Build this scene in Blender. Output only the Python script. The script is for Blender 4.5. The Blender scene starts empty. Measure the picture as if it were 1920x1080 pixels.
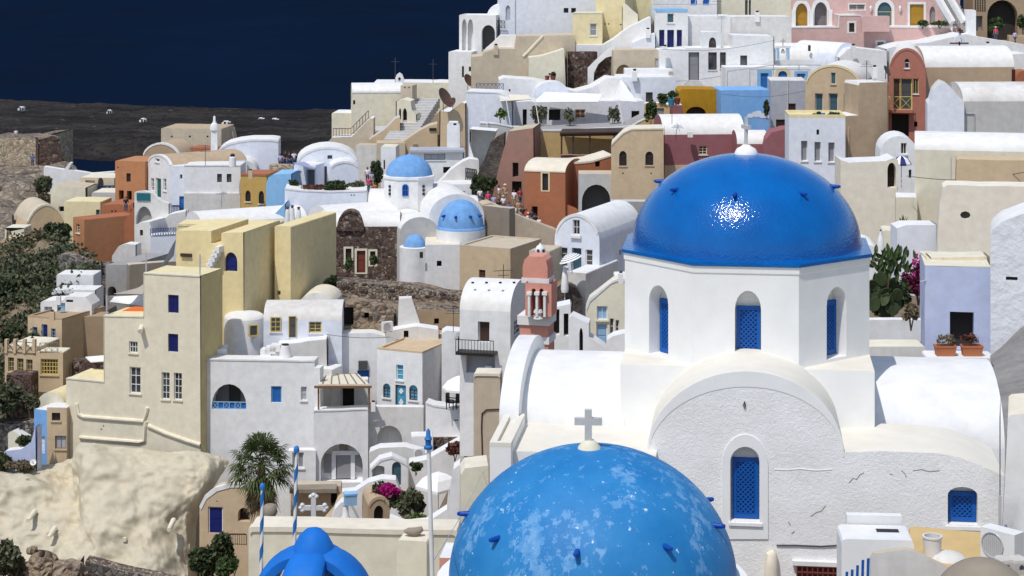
import bpy, bmesh, math, random
from math import sin, cos, pi, radians, sqrt, atan2, hypot
from mathutils import Vector as V, Matrix, noise
from mathutils.geometry import tessellate_polygon
random.seed(7)
S = bpy.context.scene
COL = S.collection
F = 3583.0; VH = -100.0; ZC = 120.0          # focal length in photo pixels, horizon row, eye height above the sea
CAM = V((0, 0, ZC))
def P(u, v, D): return V(((u-960)*D/F, D, ZC-(v-VH)*D/F))
def ray(u, v): return V(((u-960)/F, 1, -(v-VH)/F))

# ---------------------------------------------------------------- materials
MATS = {}; LOC = {}
def _new(name):
    m = bpy.data.materials.new(name); m.use_nodes = True
    nt = m.node_tree; b = nt.nodes['Principled BSDF']
    return m, nt, b
def N(nt, t, **kw):
    n = nt.nodes.new(t)
    for k, v in kw.items():
        if k.startswith('i_'):
            key = k[2:]
            n.inputs[int(key) if key.isdigit() else key.replace('_', ' ')].default_value = v
        else: setattr(n, k, v)
    return n
def pos(nt, scale=(1, 1, 1)):
    g = N(nt, 'ShaderNodeNewGeometry')
    mp = N(nt, 'ShaderNodeMapping'); mp.inputs['Scale'].default_value = scale
    nt.links.new(g.outputs['Position'], mp.inputs['Vector']); return mp.outputs[0]
def nz(nt, vec, scale, detail=4, rough=.55):
    n = N(nt, 'ShaderNodeTexNoise'); n.inputs['Scale'].default_value = scale; n.inputs['Detail'].default_value = detail
    n.inputs['Roughness'].default_value = rough
    nt.links.new(vec, n.inputs['Vector']); return n.outputs['Fac']
def ramp(nt, fac, stops):
    r = N(nt, 'ShaderNodeValToRGB'); el = r.color_ramp.elements
    while len(el) < len(stops): el.new(.5)
    for e, (p, c) in zip(el, stops):
        e.position = p; e.color = (c, c, c, 1) if not hasattr(c, '__len__') else (*c, 1)
    nt.links.new(fac, r.inputs['Fac']); return r.outputs['Color']
def mix(nt, a, b, fac, mode='MIX'):
    m = N(nt, 'ShaderNodeMix', data_type='RGBA', blend_type=mode)
    for sock, val in ((m.inputs[6], a), (m.inputs[7], b)):
        if hasattr(val, 'is_linked'): nt.links.new(val, sock)
        else: sock.default_value = (*val, 1)
    if hasattr(fac, 'is_linked'): nt.links.new(fac, m.inputs[0])
    else: m.inputs[0].default_value = fac
    return m.outputs[2]
def bump(nt, b, h, strength, dist):
    bm = N(nt, 'ShaderNodeBump'); bm.inputs['Strength'].default_value = strength; bm.inputs['Distance'].default_value = dist
    nt.links.new(h, bm.inputs['Height']); nt.links.new(bm.outputs[0], b.inputs['Normal'])

def plaster(name, rgb, mott=.10, stain=.25, stain_rgb=None, bs=.5, bd=.03, bscale=5, rough=.9):
    """hand-laid plaster: soft mottling, rain streaks, worn patches, uneven surface"""
    if name in MATS: return MATS[name]
    m, nt, b = _new(name); p = pos(nt); st = pos(nt, (2.2, 2.2, .22))
    big = nz(nt, p, .33, 5, .6); mid = nz(nt, p, 1.7, 5, .6); streak = nz(nt, st, 1.0, 4, .6)
    c = mix(nt, tuple(x*(1-mott) for x in rgb), tuple(min(.92, x*(1+mott*.6)) for x in rgb), ramp(nt, mid, [(.3, 0), (.7, 1)]))
    sr = stain_rgb or tuple(x*.62 + y*.10 for x, y in zip(rgb, (.5, .42, .3)))
    c = mix(nt, c, sr, mix(nt, (0, 0, 0), (stain,)*3, ramp(nt, big, [(.48, 0), (.72, 1)])))
    c = mix(nt, c, sr, mix(nt, (0, 0, 0), (stain*.8,)*3, ramp(nt, streak, [(.55, 0), (.78, 1)])))
    nt.links.new(c, b.inputs['Base Color']); b.inputs['Roughness'].default_value = rough
    b.inputs['Specular IOR Level'].default_value = .15
    h = nz(nt, p, bscale, 6, .6); h2 = nz(nt, p, .8, 3)
    hh = mix(nt, h, h2, .5); bump(nt, b, hh, bs, bd)
    MATS[name] = m; return m
def paint(name, rgb, rough=.5, spec=.4, mott=.12, metal=0, bs=.2, bd=.004, bscale=30):
    if name in MATS: return MATS[name]
    m, nt, b = _new(name); p = pos(nt)
    c = mix(nt, tuple(x*(1-mott) for x in rgb), tuple(x*(1+mott) for x in rgb), nz(nt, p, 3, 5, .6))
    nt.links.new(c, b.inputs['Base Color']); b.inputs['Roughness'].default_value = rough
    b.inputs['Specular IOR Level'].default_value = spec; b.inputs['Metallic'].default_value = metal
    bump(nt, b, nz(nt, p, bscale, 3), bs, bd); MATS[name] = m; return m
def stone(name, cols, scale=2.2, mortar=(.42, .36, .28), mw=.06, bd=.12, patch=None):
    """rubble masonry: irregular stones of several colours, mortar joints, optional plaster remains"""
    if name in MATS: return MATS[name]
    m, nt, b = _new(name); p = pos(nt)
    w = N(nt, 'ShaderNodeTexNoise'); w.inputs['Scale'].default_value = 1.5; nt.links.new(p, w.inputs['Vector'])
    add = N(nt, 'ShaderNodeVectorMath', operation='MULTIPLY_ADD'); add.inputs[1].default_value = (.35,)*3
    nt.links.new(w.outputs['Color'], add.inputs[0]); nt.links.new(p, add.inputs[2])
    vo = N(nt, 'ShaderNodeTexVoronoi'); vo.inputs['Scale'].default_value = scale; nt.links.new(add.outputs[0], vo.inputs['Vector'])
    ve = N(nt, 'ShaderNodeTexVoronoi', feature='DISTANCE_TO_EDGE'); ve.inputs['Scale'].default_value = scale
    nt.links.new(add.outputs[0], ve.inputs['Vector'])
    sep = N(nt, 'ShaderNodeSeparateColor'); nt.links.new(vo.outputs['Color'], sep.inputs[0])
    k = len(cols); c = ramp(nt, sep.outputs[0], [(i/(k-1), cc) for i, cc in enumerate(cols)])
    c = mix(nt, c, (.5, .5, .5), ramp(nt, nz(nt, p, 6, 4), [(.4, 0), (.9, .35)]), 'OVERLAY')
    c = mix(nt, mortar, c, ramp(nt, ve.outputs['Distance'], [(0, 0), (mw, 1)]))
    if patch: c = mix(nt, c, patch, ramp(nt, nz(nt, p, .45, 6, .65), [(.52, 0), (.57, .85)]))
    nt.links.new(c, b.inputs['Base Color']); b.inputs['Roughness'].default_value = .95; b.inputs['Specular IOR Level'].default_value = .1
    bump(nt, b, ramp(nt, ve.outputs['Distance'], [(0, 0), (mw*2.2, 1)]), .8, bd); MATS[name] = m; return m
def earth(name, cols, s1=.25, s2=2.5, bd=.2, bs=.8):
    if name in MATS: return MATS[name]
    m, nt, b = _new(name); p = pos(nt)
    f = mix(nt, nz(nt, p, s1, 7, .65), nz(nt, p, s2, 6, .7), .45)
    k = len(cols); c = ramp(nt, f, [(.3+.4*i/(k-1), cc) for i, cc in enumerate(cols)])
    nt.links.new(c, b.inputs['Base Color']); b.inputs['Roughness'].default_value = .95; b.inputs['Specular IOR Level'].default_value = .1
    bump(nt, b, nz(nt, p, s2, 8, .7), bs, bd); MATS[name] = m; return m
def leafm(name, rgb, var=.5, rough=.6):
    if name in MATS: return MATS[name]
    m, nt, b = _new(name); p = pos(nt)
    c = mix(nt, tuple(x*(1-var) for x in rgb), tuple(x*(1+var) for x in rgb), ramp(nt, nz(nt, p, 2.5, 4, .7), [(.3, 0), (.7, 1)]))
    nt.links.new(c, b.inputs['Base Color']); b.inputs['Roughness'].default_value = rough
    b.inputs['Specular IOR Level'].default_value = .25
    MATS[name] = m; return m

def mat(k):
    if not isinstance(k, str): return k
    if k in MATS: return MATS[k]
    return PAL[k]() if k in PAL else _bad(k)
def _bad(k): raise KeyError('material '+k)
WST = (.52, .47, .40)
PAL = {}
for k, rgb, st, sr in [
    ('white', (.80, .795, .785), .22, (.60, .56, .50)), ('white_clean', (.765, .76, .745), .08, (.70, .66, .58)),
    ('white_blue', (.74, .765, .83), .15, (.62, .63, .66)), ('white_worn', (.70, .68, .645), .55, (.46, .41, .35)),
    ('white_roof', (.77, .755, .72), .25, (.68, .62, .53)), ('cream_roof', (.76, .69, .56), .35, (.60, .50, .37)),
    ('cream', (.73, .66, .50), .25, None), ('ivory', (.75, .70, .55), .25, None), ('cream_light', (.80, .735, .62), .25, (.72, .62, .48)), ('beige', (.57, .485, .365), .45, (.40, .33, .25)),
    ('tan', (.49, .37, .25), .4, (.35, .26, .18)), ('brown_tan', (.42, .31, .20), .4, None),
    ('sand', (.60, .46, .30), .4, None),
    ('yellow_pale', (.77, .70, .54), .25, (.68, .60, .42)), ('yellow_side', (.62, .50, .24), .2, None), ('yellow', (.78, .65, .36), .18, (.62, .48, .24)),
    ('yellow_soft', (.76, .66, .40), .2, None), ('ochre', (.60, .43, .20), .4, (.42, .30, .16)), ('ochre_deep', (.55, .35, .11), .3, None),
    ('mustard', (.42, .22, .018), .35, (.26, .15, .03)), ('terracotta', (.40, .155, .08), .25, (.30, .13, .08)),
    ('terracotta_light', (.50, .235, .115), .25, None), ('rust', (.42, .165, .12), .35, (.36, .20, .16)), ('redbrown', (.36, .20, .155), .5, (.27, .2, .16)),
    ('rose', (.31, .125, .14), .3, None), ('pink', (.66, .44, .40), .35, (.58, .34, .30)), ('pink_shade', (.60, .42, .38), .3, None), ('salmon', (.66, .30, .225), .15, None),
    ('skyblue', (.20, .41, .74), .35, (.35, .52, .72)), ('lightblue', (.27, .50, .75), .2, None), ('lavender', (.50, .555, .75), .25, (.6, .62, .7)),
    ('grey', (.36, .345, .33), .5, (.22, .2, .18)), ('grey_blue', (.42, .44, .49), .4, (.3, .3, .31)), ('grey_light', (.55, .54, .52), .4, (.4, .37, .33)),
    ('greybrown', (.30, .255, .20), .5, (.2, .165, .13)), ('interior_shade', (.045, .04, .037), .2, None), ('interior_grey', (.20, .195, .20), .3, None)]:
    PAL[k] = (lambda k=k, rgb=rgb, st=st, sr=sr: plaster(k, rgb, stain=st, stain_rgb=sr))
for k, rgb, rg in [('blue_door', (.002, .090, .37), .45), ('blue_gap_shade', (.001, .06, .26), .6), ('blue_deep', (.008, .014, .14), .45), ('blue_mid', (.02, .16, .47), .5), ('turquoise', (.06, .33, .50), .5),
                   ('blue_pale', (.28, .46, .66), .5), ('green_door', (.005, .12, .085), .5), ('teal', (.015, .13, .16), .5), ('teal_grey', (.05, .11, .14), .4),
                   ('brown_door', (.09, .035, .02), .6), ('red_door', (.19, .045, .03), .6), ('dark_red', (.07, .008, .012), .5), ('grey_door', (.26, .26, .27), .6),
                   ('dark', (.022, .021, .022), .6), ('dark_grey', (.07, .068, .07), .6), ('wood', (.20, .10, .045), .7), ('wood_dark', (.055, .028, .018), .6),
                   ('wood_grey', (.25, .20, .15), .8), ('yellow_paint', (.66, .58, .18), .5), ('yellow_frame', (.60, .46, .14), .5), ('ochre_door', (.40, .22, .02), .5), ('white_paint', (.78, .77, .74), .5),
                   ('iron', (.018, .016, .016), .5), ('iron_blue', (.02, .07, .22), .5), ('iron_rust', (.10, .04, .022), .8), ('steel', (.45, .45, .46), .35),
                   ('canvas', (.74, .69, .55), .85), ('canvas_white', (.83, .82, .79), .8), ('canvas_grey', (.42, .37, .30), .85), ('canvas_lilac', (.36, .38, .55), .8),
                   ('terracotta_pot', (.45, .16, .07), .8), ('pot_teal', (.01, .30, .36), .4), ('orange', (.75, .16, .03), .6), ('black_plastic', (.012, .012, .013), .35),
                   ('red_pot', (.20, .04, .035), .5), ('frame_cream', (.72, .56, .36), .6), ('dish_brown', (.115, .065, .05), .7), ('marble', (.62, .62, .62), .4),
                   ('shirt_white', (.75, .74, .73), .85), ('shirt_pink', (.62, .05, .17), .85), ('shirt_red', (.45, .05, .05), .85), ('shirt_blue', (.05, .15, .42), .85),
                   ('shirt_navy', (.02, .025, .06), .85), ('shirt_black', (.015, .015, .017), .85), ('shirt_tan', (.45, .30, .17), .85), ('shirt_lilac', (.42, .42, .62), .85), ('shirt_orange', (.60, .20, .08), .85),
                   ('denim', (.06, .085, .16), .9), ('khaki', (.34, .27, .17), .9), ('skin', (.48, .25, .16), .6), ('hair', (.03, .018, .012), .6), ('hair_light', (.25, .15, .07), .6), ('straw', (.72, .62, .42), .8)]:
    PAL[k] = (lambda k=k, rgb=rgb, rg=rg: paint(k, rgb, rg))
def _glass():
    m, nt, b = _new('glass'); p = pos(nt)
    c = mix(nt, (.02, .023, .028), (.10, .11, .12), ramp(nt, nz(nt, p, .7, 3), [(.35, 0), (.7, 1)]))
    nt.links.new(c, b.inputs['Base Color']); b.inputs['Roughness'].default_value = .12; MATS['glass'] = m; return m
PAL['glass'] = _glass
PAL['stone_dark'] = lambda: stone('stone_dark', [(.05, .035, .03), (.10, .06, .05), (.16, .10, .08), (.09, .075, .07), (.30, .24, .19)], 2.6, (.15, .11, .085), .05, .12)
PAL['stone_church'] = lambda: stone('stone_church', [(.055, .036, .032), (.11, .072, .058), (.17, .12, .095), (.075, .062, .056), (.42, .35, .28)], 3.8, (.17, .11, .09), .06, .08, None)
PAL['stone_grey'] = lambda: stone('stone_grey', [(.08, .075, .07), (.15, .14, .13), (.25, .23, .2), (.36, .32, .27)], 2.4, (.22, .19, .16), .05, .15)
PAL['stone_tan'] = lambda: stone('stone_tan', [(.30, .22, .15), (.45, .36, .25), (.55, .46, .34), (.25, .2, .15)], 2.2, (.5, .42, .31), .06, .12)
PAL['rubble'] = lambda: stone('rubble', [(.07, .055, .05), (.16, .12, .1), (.32, .26, .2), (.45, .38, .3), (.12, .11, .11)], 3.4, (.30, .23, .17), .09, .2)
PAL['scree'] = lambda: stone('scree', [(.09, .075, .06), (.22, .18, .14), (.34, .28, .21), (.14, .12, .10), (.42, .36, .28)], 1.1, (.20, .16, .12), .12, .3)
PAL['rock'] = lambda: stone('rock', [(.06, .045, .035), (.16, .12, .09), (.30, .23, .17), (.38, .31, .24), (.10, .08, .07)], 1.7, (.26, .19, .135), .16, .3, (.33, .25, .17))
PAL['rock_dark'] = lambda: earth('rock_dark', [(.04, .035, .033), (.10, .085, .075), (.22, .19, .16)], .4, 2.2, .5)
PAL['dirt'] = lambda: earth('dirt', [(.12, .085, .055), (.22, .165, .11), (.31, .25, .18)], .15, 1.5, .2)
PAL['cliff_cream'] = lambda: earth('cliff_cream', [(.40, .375, .30), (.52, .475, .36), (.60, .53, .39), (.56, .51, .41)], .22, 1.3, .16, .45)
PAL['path'] = lambda: earth('path', [(.30, .28, .26), (.40, .37, .34), (.47, .44, .40)], .5, 5, .04)
PAL['leaf_dark'] = lambda: leafm('leaf_dark', (.045, .062, .024))
PAL['scrub_dark'] = lambda: leafm('scrub_dark', (.060, .074, .036))
PAL['leaf_mid'] = lambda: leafm('leaf_mid', (.055, .085, .028))
PAL['leaf_olive'] = lambda: leafm('leaf_olive', (.105, .11, .06))
PAL['leaf_dry'] = lambda: leafm('leaf_dry', (.16, .13, .075))
PAL['leaf_bright'] = lambda: leafm('leaf_bright', (.10, .15, .03))
PAL['leaf_red'] = lambda: leafm('leaf_red', (.12, .045, .03))
PAL['magenta'] = lambda: leafm('magenta', (.40, .012, .17), .35)
PAL['magenta_dark'] = lambda: leafm('magenta_dark', (.14, .015, .05), .5)
PAL['palm_leaf'] = lambda: leafm('palm_leaf', (.055, .08, .02), .45)
PAL['palm_dry'] = lambda: leafm('palm_dry', (.24, .17, .08), .4)
PAL['bark'] = lambda: earth('bark', [(.07, .05, .035), (.15, .105, .07), (.22, .16, .11)], 2, 9, .05)

# ---------------------------------------------------------------- mesh helper
class MB:
    def __init__(s): s.v = []; s.f = []
    def face(s, pts):
        i = len(s.v); s.v += [V(p) for p in pts]; s.f.append(list(range(i, i+len(pts))))
    def tess(s, loops):
        flat = [p for l in loops for p in l]; i = len(s.v); s.v += [V(p) for p in flat]
        for t in tessellate_polygon([[V(p) for p in l] for l in loops]): s.f.append([i+k for k in t])
    def strip(s, a, b, close=False):
        n = len(a); i = len(s.v); s.v += [V(p) for p in a]+[V(p) for p in b]
        for k in range(n if close else n-1):
            j = (k+1) % n; s.f.append([i+k, i+j, i+n+j, i+n+k])
    def box(s, c, sz, yaw=0, ax=None):
        c = V(c); a = radians(yaw); X, Y, Z = ax or (V((cos(a), sin(a), 0)), V((-sin(a), cos(a), 0)), V((0, 0, 1)))
        i = len(s.v)
        for dz in (-.5, .5):
            for dx, dy in ((-.5, -.5), (.5, -.5), (.5, .5), (-.5, .5)): s.v.append(c+X*(dx*sz[0])+Y*(dy*sz[1])+Z*(dz*sz[2]))
        s.f += [[i+q for q in f] for f in ([3, 2, 1, 0], [4, 5, 6, 7], [0, 1, 5, 4], [1, 2, 6, 5], [2, 3, 7, 6], [3, 0, 4, 7])]
    def bar(s, p, q, w, h=None):
        p, q = V(p), V(q); Z = (q-p); L = Z.length
        if L < 1e-5: return
        Z.normalize(); X = Z.cross(V((0, 0, 1))) if abs(Z.z) < .95 else V((1, 0, 0)); X.normalize(); Y = Z.cross(X)
        s.box((p+q)/2, (w, h or w, L), ax=(X, Y, Z))
    def tube(s, pts, r, n=8, cap=True):
        pts = [V(p) for p in pts]; rs = r if hasattr(r, '__len__') else [r]*len(pts); rings = []
        for k, p in enumerate(pts):
            d = (pts[min(k+1, len(pts)-1)]-pts[max(k-1, 0)]).normalized()
            X = d.cross(V((0, 1, 0))) if abs(d.y) < .9 else d.cross(V((1, 0, 0))); X.normalize(); Y = d.cross(X)
            rings.append([p+X*(rs[k]*cos(2*pi*j/n))+Y*(rs[k]*sin(2*pi*j/n)) for j in range(n)])
        for a, b in zip(rings, rings[1:]): s.strip(a, b, True)
        if cap: s.face(rings[0][::-1]); s.face(rings[-1])
    def lathe(s, c, prof, n=24, a0=0, a1=2*pi):
        c = V(c); full = abs(a1-a0-2*pi) < 1e-6; m = n if full else n+1
        rings = [[c+V((r*cos(a0+(a1-a0)*j/n), r*sin(a0+(a1-a0)*j/n), z)) for j in range(m)] for r, z in prof]
        for a, b in zip(rings, rings[1:]): s.strip(a, b, full)
    def build(s, name, m, parent=None, loc=None, smooth=40, label=None):
        loc = loc if loc is not None else (LOC.get(parent.name) if parent is not None else None)
        L = V(loc) if loc is not None else V((0, 0, 0))
        me = bpy.data.meshes.new(name)
        bm = bmesh.new(); vs = [bm.verts.new(p-L) for p in s.v]
        for f in s.f:
            try: bm.faces.new([vs[i] for i in f])
            except ValueError: pass
        bmesh.ops.remove_doubles(bm, verts=bm.verts, dist=.0008)
        bmesh.ops.recalc_face_normals(bm, faces=bm.faces)
        for f in bm.faces: f.smooth = smooth > 0
        bm.to_mesh(me); bm.free()
        if smooth > 0: me.set_sharp_from_angle(angle=radians(smooth))
        o = bpy.data.objects.new(name, me); COL.objects.link(o); me.materials.append(mat(m))
        if parent is not None:
            o.parent = parent
            if parent.name in LOC: LOC[o.name] = LOC[parent.name]
        elif loc is not None: o.location = L; LOC[o.name] = L.copy()
        if label: o['label'] = label
        return o
def tag(o, label=None, cat=None, group=None, kind=None):
    for k, v in (('label', label), ('category', cat), ('group', group), ('kind', kind)):
        if v: o[k] = v
    return o
def thing(name, label, cat, loc, group=None):
    o = bpy.data.objects.new(name, None); COL.objects.link(o); o.location = loc; LOC[o.name] = V(loc); o.empty_display_size = .3
    return tag(o, label, cat, group)
def copy_tree(o, parent=None):
    c = o.copy(); COL.objects.link(c)
    if parent is not None: c.parent = parent
    for ch in list(o.children): copy_tree(ch, c)
    return c

# ---------------------------------------------------------------- walls with openings
class Fr:
    def __init__(s, o, yaw):
        a = radians(yaw); s.o = V(o); s.x = V((cos(a), sin(a), 0)); s.n = V((sin(a), -cos(a), 0))
    def hit(s, u, v):
        d = ray(u, v); dn = d.dot(s.n)
        t = (s.o-CAM).dot(s.n)/dn; p = CAM+d*t; return ((p-s.o).dot(s.x), p.z)
    def pt(s, a, z, off=0):
        p = s.o+s.x*a+s.n*off; return V((p.x, p.y, z))
def inside(p, poly):
    x, y = p; r = False; n = len(poly)
    for i in range(n):
        x1, y1 = poly[i]; x2, y2 = poly[(i+1) % n]
        if (y1 > y) != (y2 > y) and x < (x2-x1)*(y-y1)/(y2-y1)+x1: r = not r
    return r
def arcpts(a0, z0, a1, z1, rise, n=10):
    """points from (a0,z0) over an arch to (a1,z1), ends left out"""
    return [(a0+(a1-a0)*(1-cos(pi*k/n))/2, z0+(z1-z0)*k/n+rise*sin(pi*k/n)) for k in range(1, n)]
def arc(u0, v0, u1, v1, rise, n=10):
    return [(u0, v0)]+arcpts(u0, v0, u1, v1, -rise, n)+[(u1, v1)]
# openings:  kind, face, rectangle in photo pixels, colour, frame, arch share, recess, bars
def O(k, u0, v0, u1, v1, c='dark', f=None, a=0, face='F', rec=.18, bars=(1, 2), sur=None, sw=.12, lab=None):
    return dict(k=k, r=(u0, v0, u1, v1), c=c, f=f, a=a, face=face, rec=rec, bars=bars, sur=sur, sw=sw, lab=lab)
def W(*r, c='glass', f='white_paint', **k): return O('w', *r, c=c, f=f, **k)
def Dr(*r, c='brown_door', **k): return O('d', *r, c=c, **k)
def Sh(*r, c='blue_door', **k): return O('s', *r, c=c, **k)
def Ho(*r, c='interior_shade', rec=.7, **k): return O('o', *r, c=c, rec=rec, **k)  # dark back panel paints the darkness inside the opening
def Ni(*r, c=None, rec=.35, **k): return O('n', *r, c=c, rec=rec, **k)
def Lat(*r, c='blue_door', **k): return O('l', *r, c=c, **k)
def Dot(u, v, r=1.6): return O('p', u-r, v-r, u+r, v+r, c='dark', a=.5, rec=.2)

def openings(fr, poly, ops, wall, parent, outer, wall_m='white_clean'):
    """cuts the openings into the wall polygon (local a,z) and hangs their parts on the house"""
    holes = []
    for op in ops:
        u0, v0, u1, v1 = op['r']; um, vm = (u0+u1)/2, (v0+v1)/2
        a0 = fr.hit(u0, vm)[0]; a1 = fr.hit(u1, vm)[0]; z1 = fr.hit(um, v0)[1]; z0 = fr.hit(um, v1)[1]
        if a0 > a1: a0, a1 = a1, a0
        if op['a']:
            if op['k'] == 'p':
                ca, cz, ra, rz = (a0+a1)/2, (z0+z1)/2, (a1-a0)/2, (z1-z0)/2
                h = [(ca+ra*cos(2*pi*k/8), cz+rz*sin(2*pi*k/8)) for k in range(8)]
            else:
                zs = z1-(z1-z0)*op['a']; h = [(a0, z0), (a0, zs)]+arcpts(a0, zs, a1, zs, z1-zs, 10)+[(a1, zs), (a1, z0)]
        else: zs = z1; h = [(a0, z0), (a0, z1), (a1, z1), (a1, z0)]
        ok = all(inside(p, poly) for p in h)
        rec = op['rec'] if ok else -.03
        if ok: holes.append(h)
        else: print('surface opening', parent.name, op['r'], op['face'])
        back = [fr.pt(a, z, -rec) for a, z in h]
        if ok: wall.strip([fr.pt(a, z) for a, z in h], back, True)
        k = op['k']
        if k == 'p' or (k == 'n' and op['c'] is None): wall.tess([back]) if k == 'n' else None
        if k == 'l':       # lattice shutter below a plastered lunette
            wall.tess([back]); m = MB(); w, hh = a1-a0, zs-z0; g = w*.06; ax = (fr.x, fr.n, V((0, 0, 1)))
            b0, b1, c0, c1 = a0+g, a1-g*.3, z0+.015, zs+hh*.03
            m.box(fr.pt((b0+b1)/2, (c0+c1)/2, -rec+.03), (b1-b0, .05, c1-c0), ax=ax)
            po = m.build('shutter', 'blue_gap_shade', parent); m = MB(); fw = (b1-b0)*.14  # darker blue panel paints the shade in the lattice gaps
            for aa in (b0+fw/2, b1-fw/2): m.box(fr.pt(aa, (c0+c1)/2, -rec+.07), (fw, .04, c1-c0), ax=ax)
            for cc in (c0+fw*.6, c1-fw*.6): m.box(fr.pt((b0+b1)/2, cc, -rec+.07), (b1-b0-2*fw, .04, fw*1.2), ax=ax)
            m.build('frame', op['c'], po); m = MB(); d0, d1, e0, e1 = b0+fw, b1-fw, c0+fw*1.2, c1-fw*1.2; wd, ht = d1-d0, e1-e0; step = .115
            for sg in (1, -1):
                t = -ht
                while t < wd:
                    x0, x1 = max(0, t), min(wd, t+ht)
                    if x1-x0 > .03:
                        p, q = (x0, x0-t), (x1, x1-t)
                        if sg < 0: p, q = (wd-p[0], p[1]), (wd-q[0], q[1])
                        m.bar(fr.pt(d0+p[0], e0+p[1], -rec+.062), fr.pt(d0+q[0], e0+q[1], -rec+.07), .032, .03)
                    t += step
            m.build('lattice', op['c'], po); continue
        if k == 'p':
            m = MB(); m.tess([back]); m.build('drain_hole', op['c'], parent); continue
        if k == 'n' and op['c'] is None: continue
        m = MB(); m.tess([back]); w, hh = a1-a0, z1-z0
        th = .03
        if k == 'd':       # raised door panels
            for q in range(2):
                zz0 = z0+(zs-z0)*(.08+.47*q); zz1 = z0+(zs-z0)*(.47+.45*q)
                m.box(fr.pt((a0+a1)/2, (zz0+zz1)/2, -rec+.012), (w*.66, .03, zz1-zz0), ax=(fr.x, fr.n, V((0, 0, 1))))
        if k == 's':       # louvred shutter pair
            nl = max(4, int((zs-z0)/.13))
            for side in (0, 1):
                for q in range(nl):
                    zz = z0+(zs-z0)*(q+.5)/nl
                    m.box(fr.pt(a0+w*(.26+.48*side), zz, -rec+.018), (w*.36, .035, (zs-z0)/nl*.6), ax=(fr.x, fr.n, V((0, 0, 1))))
        nm = {'w': 'window', 'd': 'door', 's': 'shutter', 'o': 'doorway', 'n': 'niche'}[k]
        if k == 'o' and hh < 1.5*w and hh < 1.7: nm = 'opening'
        po = m.build(nm, op['c'], parent, label=op['lab'])
        if op['f']:
            m = MB(); fw = max(.05, min(.09, w*.1)); dd = .06; ax = (fr.x, fr.n, V((0, 0, 1))); off = -rec+.03
            m.box(fr.pt(a0+fw/2, (z0+zs)/2, off), (fw, dd, zs-z0), ax=ax); m.box(fr.pt(a1-fw/2, (z0+zs)/2, off), (fw, dd, zs-z0), ax=ax)
            m.box(fr.pt((a0+a1)/2, zs-fw/2, off), (w-2*fw, dd, fw), ax=ax)
            if k == 'w':
                m.box(fr.pt((a0+a1)/2, z0+fw/2, off), (w-2*fw, dd, fw), ax=ax)
                nx, ny = op['bars']
                for q in range(1, nx+1): m.box(fr.pt(a0+w*q/(nx+1), (z0+zs)/2, off-.006), (fw*.6, dd*.7, zs-z0-2*fw), ax=ax)
                for q in range(1, ny+1): m.box(fr.pt((a0+a1)/2, z0+(zs-z0)*q/(ny+1), off-.009), (w-2*fw, dd*.6, fw*.55), ax=ax)
            m.build('frame', op['f'], po)
            if k == 'w' and not op['sur'] and w > .4:
                m = MB(); m.box(fr.pt((a0+a1)/2, z0-.045, .03), (w+.16, .13, .09), ax=ax); m.build('sill', wall_m, po)
        if op['sur']:
            sw = op['sw']; m = MB(); a_c = (a0+a1)/2
            out = []
            for a, z in h:
                out.append((a+(sw if a > a_c+1e-6 else -sw if a < a_c-1e-6 else 0), z+(sw*1.0 if z > (z0+z1)/2 else -sw*.7)))
            f1 = [fr.pt(a, z, .035) for a, z in h]; f2 = [fr.pt(a, z, .035) for a, z in out]; f3 = [fr.pt(a, z, -.01) for a, z in out]; f4 = [fr.pt(a, z, -.06) for a, z in h]
            m.strip(f1, f2, True); m.strip(f2, f3, True); m.strip(f1, f4, True)
            m.build('surround', op['sur'], po)
    wall.tess([[fr.pt(a, z) for a, z in poly]]+[[fr.pt(a, z) for a, z in h] for h in holes])

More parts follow.
